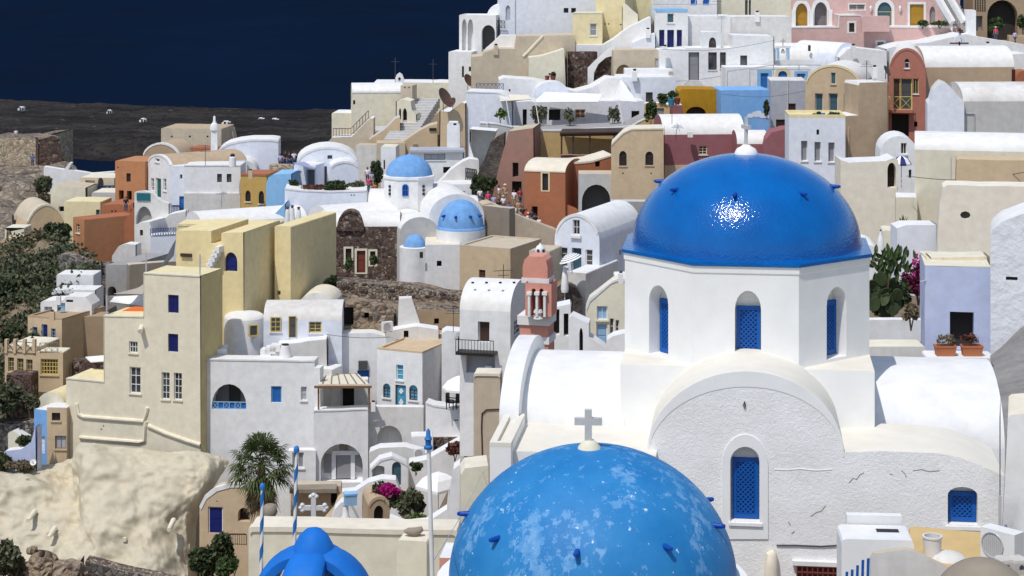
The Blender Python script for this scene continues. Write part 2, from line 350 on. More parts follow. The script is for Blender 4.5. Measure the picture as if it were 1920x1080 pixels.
class H: pass
def house(name, label, cat, prof, D, yaw=0, L=4.0, wall='white', roof='white_roof', ops=(), ext=6.0, group=None, rim=None, rw=.16, vx=None, jit=0, parapet=None, n_arc=12, root=None, wname='wall', rname='roof', rwall=None):
    """a plastered building: the front outline (photo pixels on a plane at distance D turned by yaw) carried back by L metres.
    prof = (u0,v0,u1,v1) flat front; ('A',u0,v0,u1,v1,vspring) vaulted gable; or a list of outline points from the left foot clockwise.
    vx = rise in metres of a vault running along the front."""
    if isinstance(prof, tuple) and prof[0] == 'A': us = (prof[1], prof[3])
    elif isinstance(prof, tuple): us = (prof[0], prof[2])
    else: us = (min(p[0] for p in prof), max(p[0] for p in prof))
    um = sum(us)/2
    vb = prof[4] if (isinstance(prof, tuple) and prof[0] == 'A') else prof[3] if isinstance(prof, tuple) else max(p[1] for p in prof)
    fr = Fr(P(um, vb, D), yaw); zz = lambda v: ZC-(v-VH)*D/F
    if isinstance(prof, tuple) and prof[0] == 'A':
        _, u0, v0, u1, v1, vs = prof
        a0, a1 = fr.hit(u0, (v0+v1)/2)[0], fr.hit(u1, (v0+v1)/2)[0]
        poly = [(a0, zz(v1)), (a0, zz(vs))]+arcpts(a0, zz(vs), a1, zz(vs), zz(v0)-zz(vs), n_arc)+[(a1, zz(vs)), (a1, zz(v1))]
    elif isinstance(prof, tuple):
        u0, v0, u1, v1 = prof
        a0, a1 = fr.hit(u0, (v0+v1)/2)[0], fr.hit(u1, (v0+v1)/2)[0]
        poly = [(a0, zz(v1)), (a0, zz(v0)), (a1, zz(v0)), (a1, zz(v1))]
    else:
        poly = [fr.hit(u, v) for u, v in prof]
        poly[0] = (poly[1][0], poly[0][1]) if abs(poly[0][0]-poly[1][0]) < .12 else poly[0]
    flat = root is None and not vx and not parapet and not (isinstance(prof, tuple) and prof[0] == 'A')
    if flat and abs(yaw) <= 12 and not any(o['face'] != 'F' for o in ops):
        vt = min(p[1] for p in prof) if isinstance(prof, list) else prof[1]
        L = min(L, max(1.3, 9*D/(max(vt, 60)+100)))
    zb = min(poly[0][1], poly[-1][1])-ext; poly[0] = (poly[0][0], zb); poly[-1] = (poly[-1][0], zb)
    if root is None and not vx:       # hand-made edges: tops waver a little, corners are worn round
        np_ = [poly[0]]; k = len(poly)
        for i in range(1, k-1):
            (pa, pz), (a, z), (na, nz_) = poly[i-1], poly[i], poly[i+1]; c = .09
            if flat and i == 1 and abs(pa-a) < .05 and na-a > .6 and abs(nz_-z) < .8*(na-a): np_ += [(a, z-c), (a+c*.3, z-c*.3), (a+c, z+(nz_-z)*c/(na-a))]
            elif flat and i == k-2 and abs(na-a) < .05 and a-pa > .6 and abs(pz-z) < .8*(a-pa): np_ += [(a-c, z+(pz-z)*c/(a-pa)), (a-c*.3, z-c*.3), (a, z-c)]
            else: np_.append((a, z))
        poly = np_+[poly[-1]]; np_ = [poly[0]]
        for i in range(1, len(poly)):
            (pa, pz), (a, z) = poly[i-1], poly[i]; ln = abs(a-pa)
            if 1 < i < len(poly)-1 and ln > 1.4 and ln > 2.5*abs(z-pz):
                q_ = int(ln/.8)
                for j in range(1, q_): np_.append((pa+(a-pa)*j/q_, pz+(z-pz)*j/q_+.05*noise.noise(V((a*3+j*.7, z, D)))))
            np_.append((a, z))
        poly = np_
    h = H(); h.fr = fr; h.poly = poly; h.D = D
    loc = P(um, vb, D); loc = loc-fr.n*min(L/2, 2); loc.z = zb+ext
    root = root or thing(name, label, cat, loc, group); h.o = root
    wm = MB(); rm = MB(); n = len(poly)
    h.frR = Fr(fr.pt(poly[-1][0], zb), yaw+90); h.frL = Fr(fr.pt(poly[0][0], zb), yaw-90)
    openings(fr, poly, [o for o in ops if o['face'] == 'F'], wm, root, None, wall if wall in ('sand', 'ivory', 'yellow_pale', 'beige', 'tan') else 'white_clean')
    wm.tess([[fr.pt(a, z, -L) for a, z in poly[::-1]]])
    def flush():
        if rm.f: h.roof = rm.build(rname, roof, root); rm.v.clear(); rm.f.clear()
    for i in range(n-1):
        (a, z), (a2, z2) = poly[i], poly[i+1]
        steep = abs(a2-a) < .35*abs(z2-z)
        if i == 0 and steep:
            zt = poly[1][1]; pl = [(-L, zb), (-L, zt), (0, zt), (0, zb)]
            if vx: pl = pl[:2]+arcpts(-L, zt, 0, zt, vx, n_arc)+pl[2:]
            flush(); openings(h.frL, pl, [o for o in ops if o['face'] == 'L'], wm, root, None)
        elif i == n-2 and steep:
            zt = poly[-2][1]; pl = [(0, zb), (0, zt), (L, zt), (L, zb)]
            if vx: pl = pl[:2]+arcpts(0, zt, L, zt, vx, n_arc)+pl[2:]
            flush(); sm = MB() if rwall else wm; openings(h.frR, pl, [o for o in ops if o['face'] == 'R'], sm, root, None)
            if rwall: sm.build('side_wall', rwall, root)
        else:
            if steep: flush()
            tgt = wm if steep else rm
            if vx and not steep:
                pr = [(0, 0)]+arcpts(0, 0, L, 0, vx, n_arc)+[(L, 0)]
                tgt.strip([fr.pt(a, z+dz, -y) for y, dz in pr], [fr.pt(a2, z2+dz, -y) for y, dz in pr])
            else:
                tgt.face([fr.pt(a, z), fr.pt(a2, z2), fr.pt(a2, z2, -L), fr.pt(a, z, -L)])
    h.wall = wm.build(wname, wall, root)
    flush()
    if parapet:      # low rim round a flat roof
        pm = MB(); hgt, t = parapet; zt = max(poly[1][1], poly[-2][1]); A0, A1 = poly[1][0], poly[-2][0]
        q = lambda a, b: fr.pt(a, zt+hgt/2, -b); ax = (fr.x, fr.n, V((0, 0, 1))); e = .003
        pm.box(q((A0+A1)/2, t/2-e), (A1-A0+2*e, t, hgt), ax=ax); pm.box(q((A0+A1)/2, L-t/2+e), (A1-A0+2*e, t, hgt), ax=ax)
        pm.box(q(A0+t/2-e, L/2), (t, L-2*t+2*e, hgt), ax=ax); pm.box(q(A1-t/2+e, L/2), (t, L-2*t+2*e, hgt), ax=ax)
        pm.build('parapet', roof if parapet and len(parapet) < 3 else parapet, root)
    if rim:
        tm = MB(); idx = [i for i in range(n-1) if not (abs(poly[i+1][0]-poly[i][0]) < .35*abs(poly[i+1][1]-poly[i][1]))]
        if idx:
            seg = poly[idx[0]:idx[-1]+2]; inn = [(a, z-rw) for a, z in seg]; k = len(seg)
            cen = sum(a for a, z in seg)/k
            inn = [(a+(rw*.6 if a < cen-.3 else -rw*.6 if a > cen+.3 else 0)*(1 if len(seg) > 4 else 0), z) for a, z in inn]
            up = [(a, z+.05) for a, z in seg]
            tm.strip([fr.pt(a, z, .05) for a, z in inn], [fr.pt(a, z, .05) for a, z in up])
            tm.strip([fr.pt(a, z, .05) for a, z in up], [fr.pt(a, z, -.3) for a, z in up])
            tm.strip([fr.pt(a, z, .05) for a, z in inn], [fr.pt(a, z, -.01) for a, z in inn])
            tm.strip([fr.pt(a, z, -.3) for a, z in up], [fr.pt(a, z-.08, -.3) for a, z in seg])
            tm.build('trim', rim, root)
    GROUND.append((loc.x, loc.y, zb+ext))
    return h
GROUND = []

def railing(h, pts, hpx, m='iron', n=8, cross=False, face='F', off=.05, name='railing'):
    """railing along photo points (foot line) on a face plane of house h, hpx high"""
    fr = {'F': h.fr, 'R': h.frR, 'L': h.frL}[face]; mb = MB(); D = h.D; hh = hpx*D/F
    for (u, v), (u2, v2) in zip(pts, pts[1:]):
        p, q = fr.hit(u, v), fr.hit(u2, v2); p = fr.pt(*p, off); q = fr.pt(*q, off); up = V((0, 0, hh)); w = max(.035, D*.00022)
        mb.bar(p+up, q+up, w*1.3); mb.bar(p+up*.08, q+up*.08, w)
        for k in range(n+1): mb.bar(p.lerp(q, k/n), p.lerp(q, k/n)+up, w*(1.4 if k in (0, n) else .9))
        if cross:
            for k in range(n): a, b = p.lerp(q, k/n), p.lerp(q, (k+1)/n); mb.bar(a+up*.1, b+up, w*.8); mb.bar(b+up*.1, a+up, w*.8)
    return mb.build(name, m, h.o)
def addbox(h, name, u0, v0, u1, v1, depth, m, out=True, face='F', off=0.0):
    """a block standing out of a face of house h"""
    fr = {'F': h.fr, 'R': h.frR, 'L': h.frL}[face]; um, vm = (u0+u1)/2, (v0+v1)/2
    a0, a1 = fr.hit(u0, vm)[0], fr.hit(u1, vm)[0]; z1, z0 = fr.hit(um, v0)[1], fr.hit(um, v1)[1]
    mb = MB(); mb.box(fr.pt((a0+a1)/2, (z0+z1)/2, depth/2+off), (abs(a1-a0), depth, z1-z0), ax=(fr.x, fr.n, V((0, 0, 1))))
    return mb.build(name, m, h.o)

def sheet(ctrl, nu, nv, amp=0, fs=.3, seed=0, rid=0):
    """fine grid through a net of control points (u, v, D): returns rows of world points"""
    R, C = len(ctrl), len(ctrl[0]); rows = []
    def cr(p0, p1, p2, p3, t): return .5*((2*p1)+(-p0+p2)*t+(2*p0-5*p1+4*p2-p3)*t*t+(-p0+3*p1-3*p2+p3)*t**3)
    for j in range(nv+1):
        y = j/nv*(R-1); r = min(int(y), R-2); ty = y-r; row = []
        for i in range(nu+1):
            x = i/nu*(C-1); c = min(int(x), C-2); tx = x-c
            def line(rr):
                g = [V(ctrl[rr][min(max(c+k, 0), C-1)]) for k in (-1, 0, 1, 2)]; return cr(*g, tx)
            q = cr(*[line(min(max(r+k, 0), R-1)) for k in (-1, 0, 1, 2)], ty)
            p = P(*q)
            if amp:
                d = noise.fractal(p*fs+V((seed, 0, 0)), 1.0, 2.0, 5)*amp
                if rid: d += rid*(.5-abs(noise.noise(p*fs*2.6+V((3, seed, 0)))))*max(0, .5+1.6*noise.noise(p*fs*.6+V((7, 0, seed))))+rid*.09*noise.noise(p*2.2)
                p = p+V((noise.noise(p*fs*1.3+V((9, seed, 0)))*amp*.5, -d, d*.55))
            row.append(p)
        rows.append(row)
    return rows
def sheet_mesh(rows):
    m = MB()
    for a, b in zip(rows, rows[1:]): m.strip(a, b)
    return m
# ---------------------------------------------------------------- special materials of the foreground
def _dome_main():
    m, nt, b = _new('dome_main'); p = pos(nt)
    c = mix(nt, (.0, .092, .35), (.0, .125, .43), ramp(nt, nz(nt, p, 1.1, 5, .6), [(.3, 0), (.7, 1)]))
    nt.links.new(c, b.inputs['Base Color']); b.inputs['Roughness'].default_value = .10; b.inputs['Specular IOR Level'].default_value = .42
    bump(nt, b, mix(nt, nz(nt, p, 17, 2, .5), nz(nt, p, 2, 3), .25), 1, .0165); MATS['dome_main'] = m; return m
def _dome_worn():
    m, nt, b = _new('dome_worn'); p = pos(nt); w = pos(nt, (1.3, 1.3, .8))
    base = mix(nt, (.012, .165, .43), (.03, .22, .50), ramp(nt, nz(nt, p, 1.2, 5, .6), [(.3, 0), (.7, 1)]))
    big = nz(nt, w, .85, 3, .5); fine = nz(nt, w, 4.6, 10, .74)
    f = mix(nt, fine, big, .42)
    msk = ramp(nt, f, [(.548, 0), (.556, .75), (.66, .95)])
    c = mix(nt, base, mix(nt, (.13, .34, .62), (.27, .46, .68), ramp(nt, nz(nt, p, 7, 4), [(.4, 0), (.65, 1)])), mix(nt, (0, 0, 0), (.66,)*3, msk))
    sp = ramp(nt, nz(nt, p, 5, 6, .7), [(.655, 0), (.67, 1)]); c = mix(nt, c, (.55, .68, .80), sp)
    nt.links.new(c, b.inputs['Base Color']); b.inputs['Roughness'].default_value = .55; b.inputs['Specular IOR Level'].default_value = .25
    bump(nt, b, f, .4, .02); MATS['dome_worn'] = m; return m
def _stucco():
    m, nt, b = _new('stucco'); p = pos(nt)
    c = mix(nt, (.79, .775, .75), (.87, .86, .845), ramp(nt, nz(nt, p, 1.3, 6, .65), [(.35, 0), (.65, 1)]))
    c = mix(nt, c, (.30, .28, .26), ramp(nt, nz(nt, p, 1.5, 8, .75), [(.69, 0), (.75, .8)]))
    nt.links.new(c, b.inputs['Base Color']); b.inputs['Roughness'].default_value = .95; b.inputs['Specular IOR Level'].default_value = .1
    w = N(nt, 'ShaderNodeTexNoise'); w.inputs['Scale'].default_value = 5; w.inputs['Detail'].default_value = 3; nt.links.new(p, w.inputs['Vector'])
    ad = N(nt, 'ShaderNodeVectorMath', operation='MULTIPLY_ADD'); ad.inputs[1].default_value = (.25,)*3
    nt.links.new(w.outputs['Color'], ad.inputs[0]); nt.links.new(p, ad.inputs[2])
    h = mix(nt, nz(nt, ad.outputs[0], 11, 5, .65), nz(nt, ad.outputs[0], 25, 3, .6), .35)
    bump(nt, b, ramp(nt, h, [(.35, 0), (.65, 1)]), .30, .04); MATS['stucco'] = m; return m
def _smoothw():
    m = plaster('church_white', (.825, .82, .80), mott=.05, stain=.10, stain_rgb=(.70, .64, .54), bs=.25, bd=.03, bscale=2.5); return m
def _church_top():
    return plaster('church_top', (.76, .72, .63), mott=.06, stain=.35, stain_rgb=(.74, .66, .50), bs=.3, bd=.03, bscale=3)
PAL.update(dome_main=_dome_main, dome_worn=_dome_worn, stucco=_stucco, church_white=_smoothw, church_top=_church_top)
PAL['dome_blue'] = lambda: paint('dome_blue', (.02, .16, .52), .5, .3, .15)
PAL['dome_pale'] = lambda: plaster('dome_pale', (.17, .36, .66), .2, .4, (.30, .45, .66))
PAL['spout_blue'] = lambda: paint('spout_blue', (.004, .06, .34), .45, .3)
PAL['crown_blue'] = lambda: plaster('crown_blue', (.012, .155, .56), .18, .3, (.05, .22, .58), bs=.3, bd=.01, bscale=14, rough=.6)

def ell_dome(mb, c, a, b, n=48, k=16, t0=0.0):
    mb.lathe(c, [(a*cos(t0+(pi/2-t0)*i/k), b*sin(t0+(pi/2-t0)*i/k)) for i in range(k)]+[(.001, b)], n)
def spouts(root, c, a, b, zf, angs, m, ln=.34, r=.075):
    for t in angs:
        t = radians(t); rr = a*sqrt(1-zf*zf); d = V((sin(t), -cos(t), 0)); p = V(c)+d*rr+V((0, 0, b*zf))
        mb = MB(); q = p-d*.12; e = p+d*ln
        mb.tube([q, p+d*ln*.5, e], [r*1.25, r*1.05, r*.9], 10); mb.lathe(e+V((0, 0, -r*.1)), [(r*.9, -.02), (r*.95, .03), (.001, .05)], 8)
        mb.build('spout', m, root)

# ---------------------------------------------------------------- the church with the bright blue dome
CY = -7.0; cC = P(1399, 456, 50.0)
ch = thing('church', 'large white church with a bright blue dome on an eight-sided drum', 'church', (cC.x, cC.y, 104))
cX = V((cos(radians(CY)), sin(radians(CY)), 0)); cN = V((cX.y, -cX.x, 0))
Rd = 3.35; ztop = cC.z; zbase = 109.66
wm = MB(); ring = []
octv = [V((cC.x, cC.y, 0))+cX*(Rd*sin(radians(22.5+45*k)))+cN*(Rd*cos(radians(22.5+45*k))) for k in range(8)]
drum_ops = {0: [Lat(1378, 545, 1427, 677, a=.27, rec=.36)], 7: [Lat(1217, 535, 1253, 667, a=.25, rec=.42)], 1: [Lat(1550, 538, 1587, 671, a=.25, rec=.42)]}
for k in range(8):
    A, B = octv[(k-1) % 8], octv[k]           # face k looks towards cN turned by 45k
    L_ = (B-A).length; fr = Fr((A.x, A.y, zbase), math.degrees(atan2(B.y-A.y, B.x-A.x)))
    poly = [(0, zbase-.3), (0, ztop-.28), (L_, ztop-.28), (L_, zbase-.3)]
    openings(fr, poly, drum_ops.get(k, []), wm, ch, None)
wm.build('drum', 'church_white', ch, smooth=20)
def octring(mb, rz):
    rows = [[V((cC.x, cC.y, 0))+(v-V((cC.x, cC.y, 0)))*f+V((0, 0, z)) for v in octv] for f, z in rz]
    for a, b in zip(rows, rows[1:]): mb.strip(a, b, True)
    return rows
mb = MB(); octring(mb, [(.995, ztop-.30), (1.008, ztop-.26), (1.010, ztop-.10), (1.0, ztop-.09)]); mb.build('cornice', 'church_white', ch, smooth=20)
mb = MB(); r = octring(mb, [(1.0, ztop-.095), (1.022, ztop-.085), (1.022, ztop-.005), (.84, ztop+.03)]); mb.face(r[-1]); mb.build('ledge', 'dome_main', ch, smooth=20)
mb = MB(); ell_dome(mb, (cC.x, cC.y, ztop), 2.97, 2.35, 96, 28); mb.build('dome', 'dome_main', ch, smooth=60)
spouts(ch, (cC.x, cC.y, ztop), 2.97, 2.35, .66, [-21+45*k+7 for k in range(8)], 'spout_blue', .17, .05)
top = V((cC.x, cC.y, ztop+2.32))
mb = MB(); mb.lathe(top, [(.31, -.02), (.30, .06), (.24, .16), (.13, .22), (.09, .26), (.001, .27)], 24); mb.build('finial', 'church_white', ch)
mb = MB(); mb.bar(top+V((.0, 0, .22)), top+V((.0, 0, .98)), .085, .10); mb.box(top+V((0, 0, .72)), (.09, .42, .10), yaw=18); mb.build('cross', 'grey_light', ch)
# square base of the drum, front vault, textured front wall, arms
house('', '', '', (1163, 690, 1640, 880), 46.82, CY, 6.4, 'church_white', 'church_top', root=ch, wname='base', rname='base_roof')
fp = [(1213, 1250)]+arc(1213, 850, 1581, 848, 152, 26)+[(1660, 846), (1760, 850), (1800, 858), (1840, 873), (1884, 893), (1884, 1250)]
FW = house('', '', '', fp, 44.4, CY, 2.6, 'stucco', 'church_top', root=ch, wname='front_wall', rname='front_vault',
      ops=[Lat(1370, 838, 1424, 977, a=.2, rec=.26), Lat(1777, 913, 1833, 984, a=.22, rec=.3)])
fr = FW.fr
def band(pts_out, pts_in, off=.03, name='band'):
    m = MB(); o = [fr.hit(*p) for p in pts_out]; i = [fr.hit(*p) for p in pts_in]
    m.strip([fr.pt(*p, off) for p in o], [fr.pt(*p, off) for p in i])
    m.strip([fr.pt(*p, off) for p in o], [fr.pt(*p, -.03) for p in o]); m.strip([fr.pt(*p, off) for p in i], [fr.pt(*p, -.03) for p in i])
    return m.build(name, 'church_white', ch, smooth=50)
band(arc(1212, 856, 1583, 856, 160, 30), arc(1215, 857, 1580, 857, 132, 30), .010, 'arch_band')
wo = [(1354, 1010)]+arc(1354, 872, 1440, 872, 58, 14)+[(1440, 1010), (1354, 1010)]
wi = [(1369, 979)]+arc(1369, 866, 1425, 866, 29, 14)+[(1425, 979), (1369, 979)]
band(wo, wi, .03, 'window_surround')
m = MB(); m.box(fr.pt(*fr.hit(1398, 982), .04), (.78, .07, .07), ax=(fr.x, fr.n, V((0, 0, 1)))); m.build('sill', 'church_white', ch)
m = MB(); m.box(fr.pt(*fr.hit(1806, 989), .05), (.80, .07, .08), ax=(fr.x, fr.n, V((0, 0, 1)))); m.build('sill', 'church_white', ch)
for pts in ([(1592, 905), (1600, 896), (1606, 899), (1612, 890), (1620, 886)], [(1668, 888), (1674, 890)], [(1690, 882), (1697, 888), (1699, 895)], [(1712, 882), (1728, 880), (1742, 884), (1762, 882)], [(1520, 968), (1532, 960), (1540, 958), (1548, 948)], [(1478, 978), (1482, 984)], [(1484, 1000), (1490, 996)]):
    m = MB(); m.tube([fr.pt(*fr.hit(*p), -.002) for p in pts], .013, 5); m.build('crack', 'grey', ch)
for pts in ([(1452, 880), (1475, 881), (1500, 879), (1530, 882), (1560, 880)], ):
    m = MB(); m.tube([fr.pt(*fr.hit(*p), -.006) for p in pts], .018, 6); m.build('plaster_ridge', 'church_white', ch)
# arms: barrel vaults running sideways
house('', '', '', (1600, 838, 1884, 1000), 47.3, CY, 5.6, 'church_white', 'white_clean', root=ch, vx=1.52, wname='right_arm', rname='right_vault', n_arc=20)
house('', '', '', (968, 800, 1170, 1000), 47.3, CY, 5.6, 'church_white', 'white_clean', root=ch, vx=1.16, wname='left_arm', rname='left_vault', n_arc=20)
house('', '', '', (936, 786, 972, 1000), 46.9, CY, 6.4, 'church_white', 'white_clean', root=ch, vx=1.27, wname='gable_wall', rname='gable_coping', n_arc=20)
house('', '', '', (955, 850, 1230, 1100), 44.6, CY, 2.9, 'church_white', 'church_top', root=ch, wname='side_wall', rname='side_roof')
house('', '', '', (918, 838, 958, 1100), 44.4, CY, 2.8, 'church_white', 'church_top', root=ch, wname='corner_wall', rname='corner_roof', parapet=(.10, .16))

# ---------------------------------------------------------------- the chapel dome in front, paint peeling
dc = P(1111, 1085, 36.0)
dm = thing('chapel', 'weathered pale blue dome with peeling paint and a small stone cross', 'chapel', (dc.x, dc.y, dc.z-3))
mb = MB(); ell_dome(mb, dc, 2.71, 2.47, 96, 28); mb.build('dome', 'dome_worn', dm, smooth=60)
mb = MB(); mb.lathe((dc.x, dc.y, dc.z-3.2), [(2.9, 0), (2.9, 3.1), (2.95, 3.12), (2.95, 3.2), (2.7, 3.22)], 48); mb.build('drum', 'church_white', dm)
spouts(dm, dc, 2.71, 2.47, .50, [-9+40*k for k in range(9)], 'spout_blue', .16, .048)
t = dc+V((-.06, 0, 2.44))
mb = MB(); mb.lathe(t, [(.24, -.06), (.21, .05), (.15, .12), (.1, .17), (.001, .18)], 20); mb.build('finial', 'ivory', dm)
def crossmesh(mb, p, w, h, th, yaw=0, hz=.64):
    a = radians(yaw); mb.box(p+V((0, 0, h/2)), (th, th*.8, h), yaw); mb.box(p+V((0, 0, h*hz))-V((cos(a), sin(a), 0))*(w/4+th/4), (w/2-th/2, th*.78, th), yaw); mb.box(p+V((0, 0, h*hz))+V((cos(a), sin(a), 0))*(w/4+th/4), (w/2-th/2, th*.78, th), yaw)
mb = MB(); crossmesh(mb, t+V((-.02, 0, .13)), .52, .62, .135, -3); mb.build('cross', 'grey_light', dm)

# ---------------------------------------------------------------- blue open crown of a bell tower
kc = P(588, 995, 27.0)
bt = thing('bell_tower', 'blue open crown of four curved arms closed by a rounded knob', 'bell tower', (kc.x, kc.y, kc.z-1.2))
mb = MB(); mb.lathe(kc-V((0, 0, .50)), [(.24, -.1), (.36, 0), (.33, .15), (.27, .31), (.20, .44), (.11, .52), (.001, .55)], 32); mb.build('knob', 'crown_blue', bt, smooth=60)
for ang in (-12, 78, 168, 258):
    a = radians(ang); d = V((sin(a), -cos(a), 0)); sd = V((cos(a), sin(a), 0)); rows = []
    for k in range(15):
        q = k/14*radians(100); r = .12+.74*sin(q); z = -.26-.92*(1-cos(q)); w = .25+.10*k/14
        nrm = (d*sin(q)+V((0, 0, 1))*cos(q)); c = kc+d*r+V((0, 0, z)); inn = c-nrm*(.16+.02*k/14)
        rows.append([c-sd*w*.86, c-sd*w*.5+nrm*.035, c+nrm*.05, c+sd*w*.5+nrm*.035, c+sd*w*.86, c+sd*w-nrm*.05, inn+sd*w, inn-sd*w, c-sd*w-nrm*.05])
    mb = MB()
    for a_, b_ in zip(rows, rows[1:]): mb.strip(a_, b_, True)
    mb.face(rows[0]); mb.face(rows[-1]); mb.build('arm', 'crown_blue', bt, smooth=35)

# ---------------------------------------------------------------- flagpoles
def pole(label, u0, v0, u1, v1, D, r, striped, group=None):
    p, q = P(u0, v0, D), P(u1, v1, D); t = thing('flagpole', label, 'flagpole', q, group)
    mb = MB(); mb.tube([q, q.lerp(p, .5), p], [r*1.1, r, r*.95], 12); mb.build('pole', 'white_paint', t)
    mb = MB(); mb.lathe(p, [(r*.9, 0), (r*1.6, .01), (r*1.7, .05), (r*1.2, .09), (.001, .11)], 12) if striped else \
        mb.lathe(p-V((0, 0, .22)), [(r, -.03), (r*1.9, -.03), (r*2.1, .01), (r*1.3, .03), (r*1.35, .1), (r*1.9, .13), (r*1.1, .17), (r, .25), (.001, .3)], 12)
    mb.build('finial', 'blue_mid', t)
    if striped:
        m = MB(); n = 160; turns = (p-q).length/.42; ax = p-q; A, B = [], []
        for k in range(n+1):
            f = k/n; c = q.lerp(p, f); s = 2*pi*turns*f; rr = r*1.12
            A.append((c, s)); 
        rowsl = [[c+V((rr*cos(s+w), rr*sin(s+w), 0)) for c, s in A] for w in (0, .5, 1.0, 1.5, 2.0, 2.5, 3.0)]
        for a_, b_ in zip(rowsl, rowsl[1:]): m.strip(a_, b_)
        m.build('stripe', 'blue_mid', t)
    return t
pole('short blue and white striped flagpole left of the blue crown', 492, 918, 489, 1110, 30, .027, True)
pole('tall blue and white striped flagpole directly behind the blue crown', 556, 848, 550, 1110, 30.5, .028, True)
pole('plain white flagpole with a blue tip beside the peeling dome', 803, 812, 812, 1140, 30, .034, False)
# wires tied to the white pole
m = MB(); a = P(812, 1052, 30); b = P(905, 884, 62)
m.tube([a.lerp(b, k/10)+V((0, 0, -.12*sin(pi*k/10))) for k in range(11)], .008, 5); tag(m.build('cable', 'steel', loc=a), 'thin wires rising from the white flagpole past the peeling dome', 'cable')
# ================================================================ left and far part of the village
h = house
# far grey-tan ruin blocks behind the white house
x = h('house', 'plain tan flat-roofed block with three drain holes behind the white slender chimney', 'house', (302, 241, 415, 320), 232, -6, 7, 'beige', 'tan', [Dot(322, 256, 2), Dot(356, 256, 2), Dot(389, 256, 2)])
x = h('house', 'small tan ruin with a sloping wall right of the slender white chimney', 'house', [(412, 290), (414, 246), (436, 246), (441, 268), (448, 290)], 236, 5, 5, 'beige', 'tan')
x = h('house', 'small orange roof hut behind the brown barrel roof', 'house', [(352, 300), (352, 279), (358, 276), (400, 279), (400, 300)], 224, -10, 3, 'terracotta', 'terracotta')
x = h('house', 'brown vault with a white rim behind the orange house', 'house', ('A', 267, 268, 338, 330, 298), 221, -12, 5, 'brown_tan', 'tan', rim='white')
x = h('house', 'white sweeping quarter vault right of the slender chimney', 'house', [(404, 345), (404, 288), (412, 278), (426, 270), (446, 265), (470, 262), (508, 262), (522, 264), (522, 345)], 219, 4, 6, 'white_blue', 'white_roof', rim='white_clean')
x = h('house', 'low white vault below the sweeping quarter vault', 'house', ('A', 430, 301, 482, 345, 322), 214, 6, 5, 'white', 'white_roof')
# slender white chimney tower
c = P(402, 290, 222); t = thing('chimney', 'tall slender stepped white chimney tower with a rounded tip', 'chimney', c)
mb = MB(); q = D = 222/F
mb.lathe(c, [(10*q, -14*q), (8.6*q, 4*q), (8*q, 30*q), (7.6*q, 46*q)], 4, pi/4, 2*pi+pi/4); mb.build('shaft', 'white', t)
mb = MB(); mb.lathe(c+V((0, 0, 46*q)), [(8.6*q, 0), (8.6*q, 3*q), (7*q, 10*q), (5*q, 13*q), (3.4*q, 14*q), (2.4*q, 19*q), (2.4*q, 24*q), (1.5*q, 26*q), (.01, 27*q)], 12); mb.build('cap', 'white_clean', t)

# white house with the green door
x = h('house', 'white gabled house with a green door, tan barrel roof and two small dark windows', 'house', ('A', 277, 290, 320, 385, 312), 209, -52, 9.5, 'white', 'tan',
      [W(291, 297, 299, 304, bars=(0, 0)), Dr(292, 334, 302, 370, c='green_door', f='white_paint'), W(283, 334, 289, 358), W(306, 335, 312, 358)], rim='white_clean')
x = h('house', 'white side wing with two small windows and a worn lower wall beside the green-door house', 'house', (345, 310, 451, 410), 205.5, 0, 4, 'white', 'white_roof',
      [W(407, 326, 416, 342, c='dark_grey', f=None), W(425, 326, 434, 342, c='dark_grey', f=None)], rim='white_clean', rw=.08)
addbox(x, 'plinth', 345.5, 362, 451, 412, .25, 'white_worn')
x = h('house', 'narrow white recessed wing with a blue door between gable and side wing', 'house', (318, 311, 346, 405), 206.5, -8, 3, 'white_blue', 'white_roof',
      [Dr(336, 368, 345, 399, c='blue_mid'), W(337, 327, 342, 336, bars=(0, 0))])
railing(x, [(316, 399), (345, 399)], 14, 'iron_blue', 10)
c = P(436, 308, 204); t = thing('chimney', 'squat white chimney with a black cowl on the side wing roof', 'chimney', c)
q = 204/F; mb = MB(); mb.lathe(c, [(7*q, -4*q), (6.5*q, 6*q), (6*q, 13*q), (4*q, 15*q)], 12); mb.build('stack', 'white', t)
mb = MB(); mb.lathe(c+V((0, 0, 14*q)), [(4.5*q, 0), (4.5*q, 4*q), (2*q, 6*q), (.01, 6.2*q)], 10); mb.build('cowl', 'dark', t)
# orange house left of it
x = h('house', 'tall orange house with a dark doorway and one square window beside the sea', 'house', (216, 302, 272, 400), 211, -14, 5, 'terracotta_light', 'terracotta_light',
      [W(237, 325, 245, 341, c='dark', f=None), Ho(223, 357, 232, 374), Ho(238, 358, 247, 395), Dot(221, 314, 1.5)])
x = h('house', 'tan plastered strip wall between the orange house and the white gable', 'wall', (266, 304, 279, 360), 212, -10, 4, 'beige', 'tan')
# terrace front with arch
x = h('house', 'white terrace wall with a grey arch and a teal balcony panel below the green door', 'house', [(252, 440), (252, 360), (270, 358), (286, 362), (296, 374), (316, 382), (318, 440)], 200, -10, .6, 'white_worn', 'white_roof',
      [Ni(255, 387, 285, 421, a=.8, rec=.5, c='grey')])
addbox(x, 'balcony_panel', 257, 362, 282, 376, .12, 'teal')
x = h('house', 'white house corner with a curved top and one small dark window', 'house', [(252, 500), (252, 424), (262, 417), (280, 416), (284, 430), (284, 500)], 196, -18, 4, 'white_worn', 'white_roof',
      [W(262, 431, 268, 442, c='dark', f=None)])
x = h('house', 'white rounded terrace with a blue patterned railing under the stairs', 'house', [(282, 500), (282, 443), (300, 441), (330, 440), (330, 500)], 194, 10, 2, 'white_blue', 'white_roof')
railing(x, [(282, 442), (306, 441), (330, 440)], 13, 'iron_blue', 5, True)
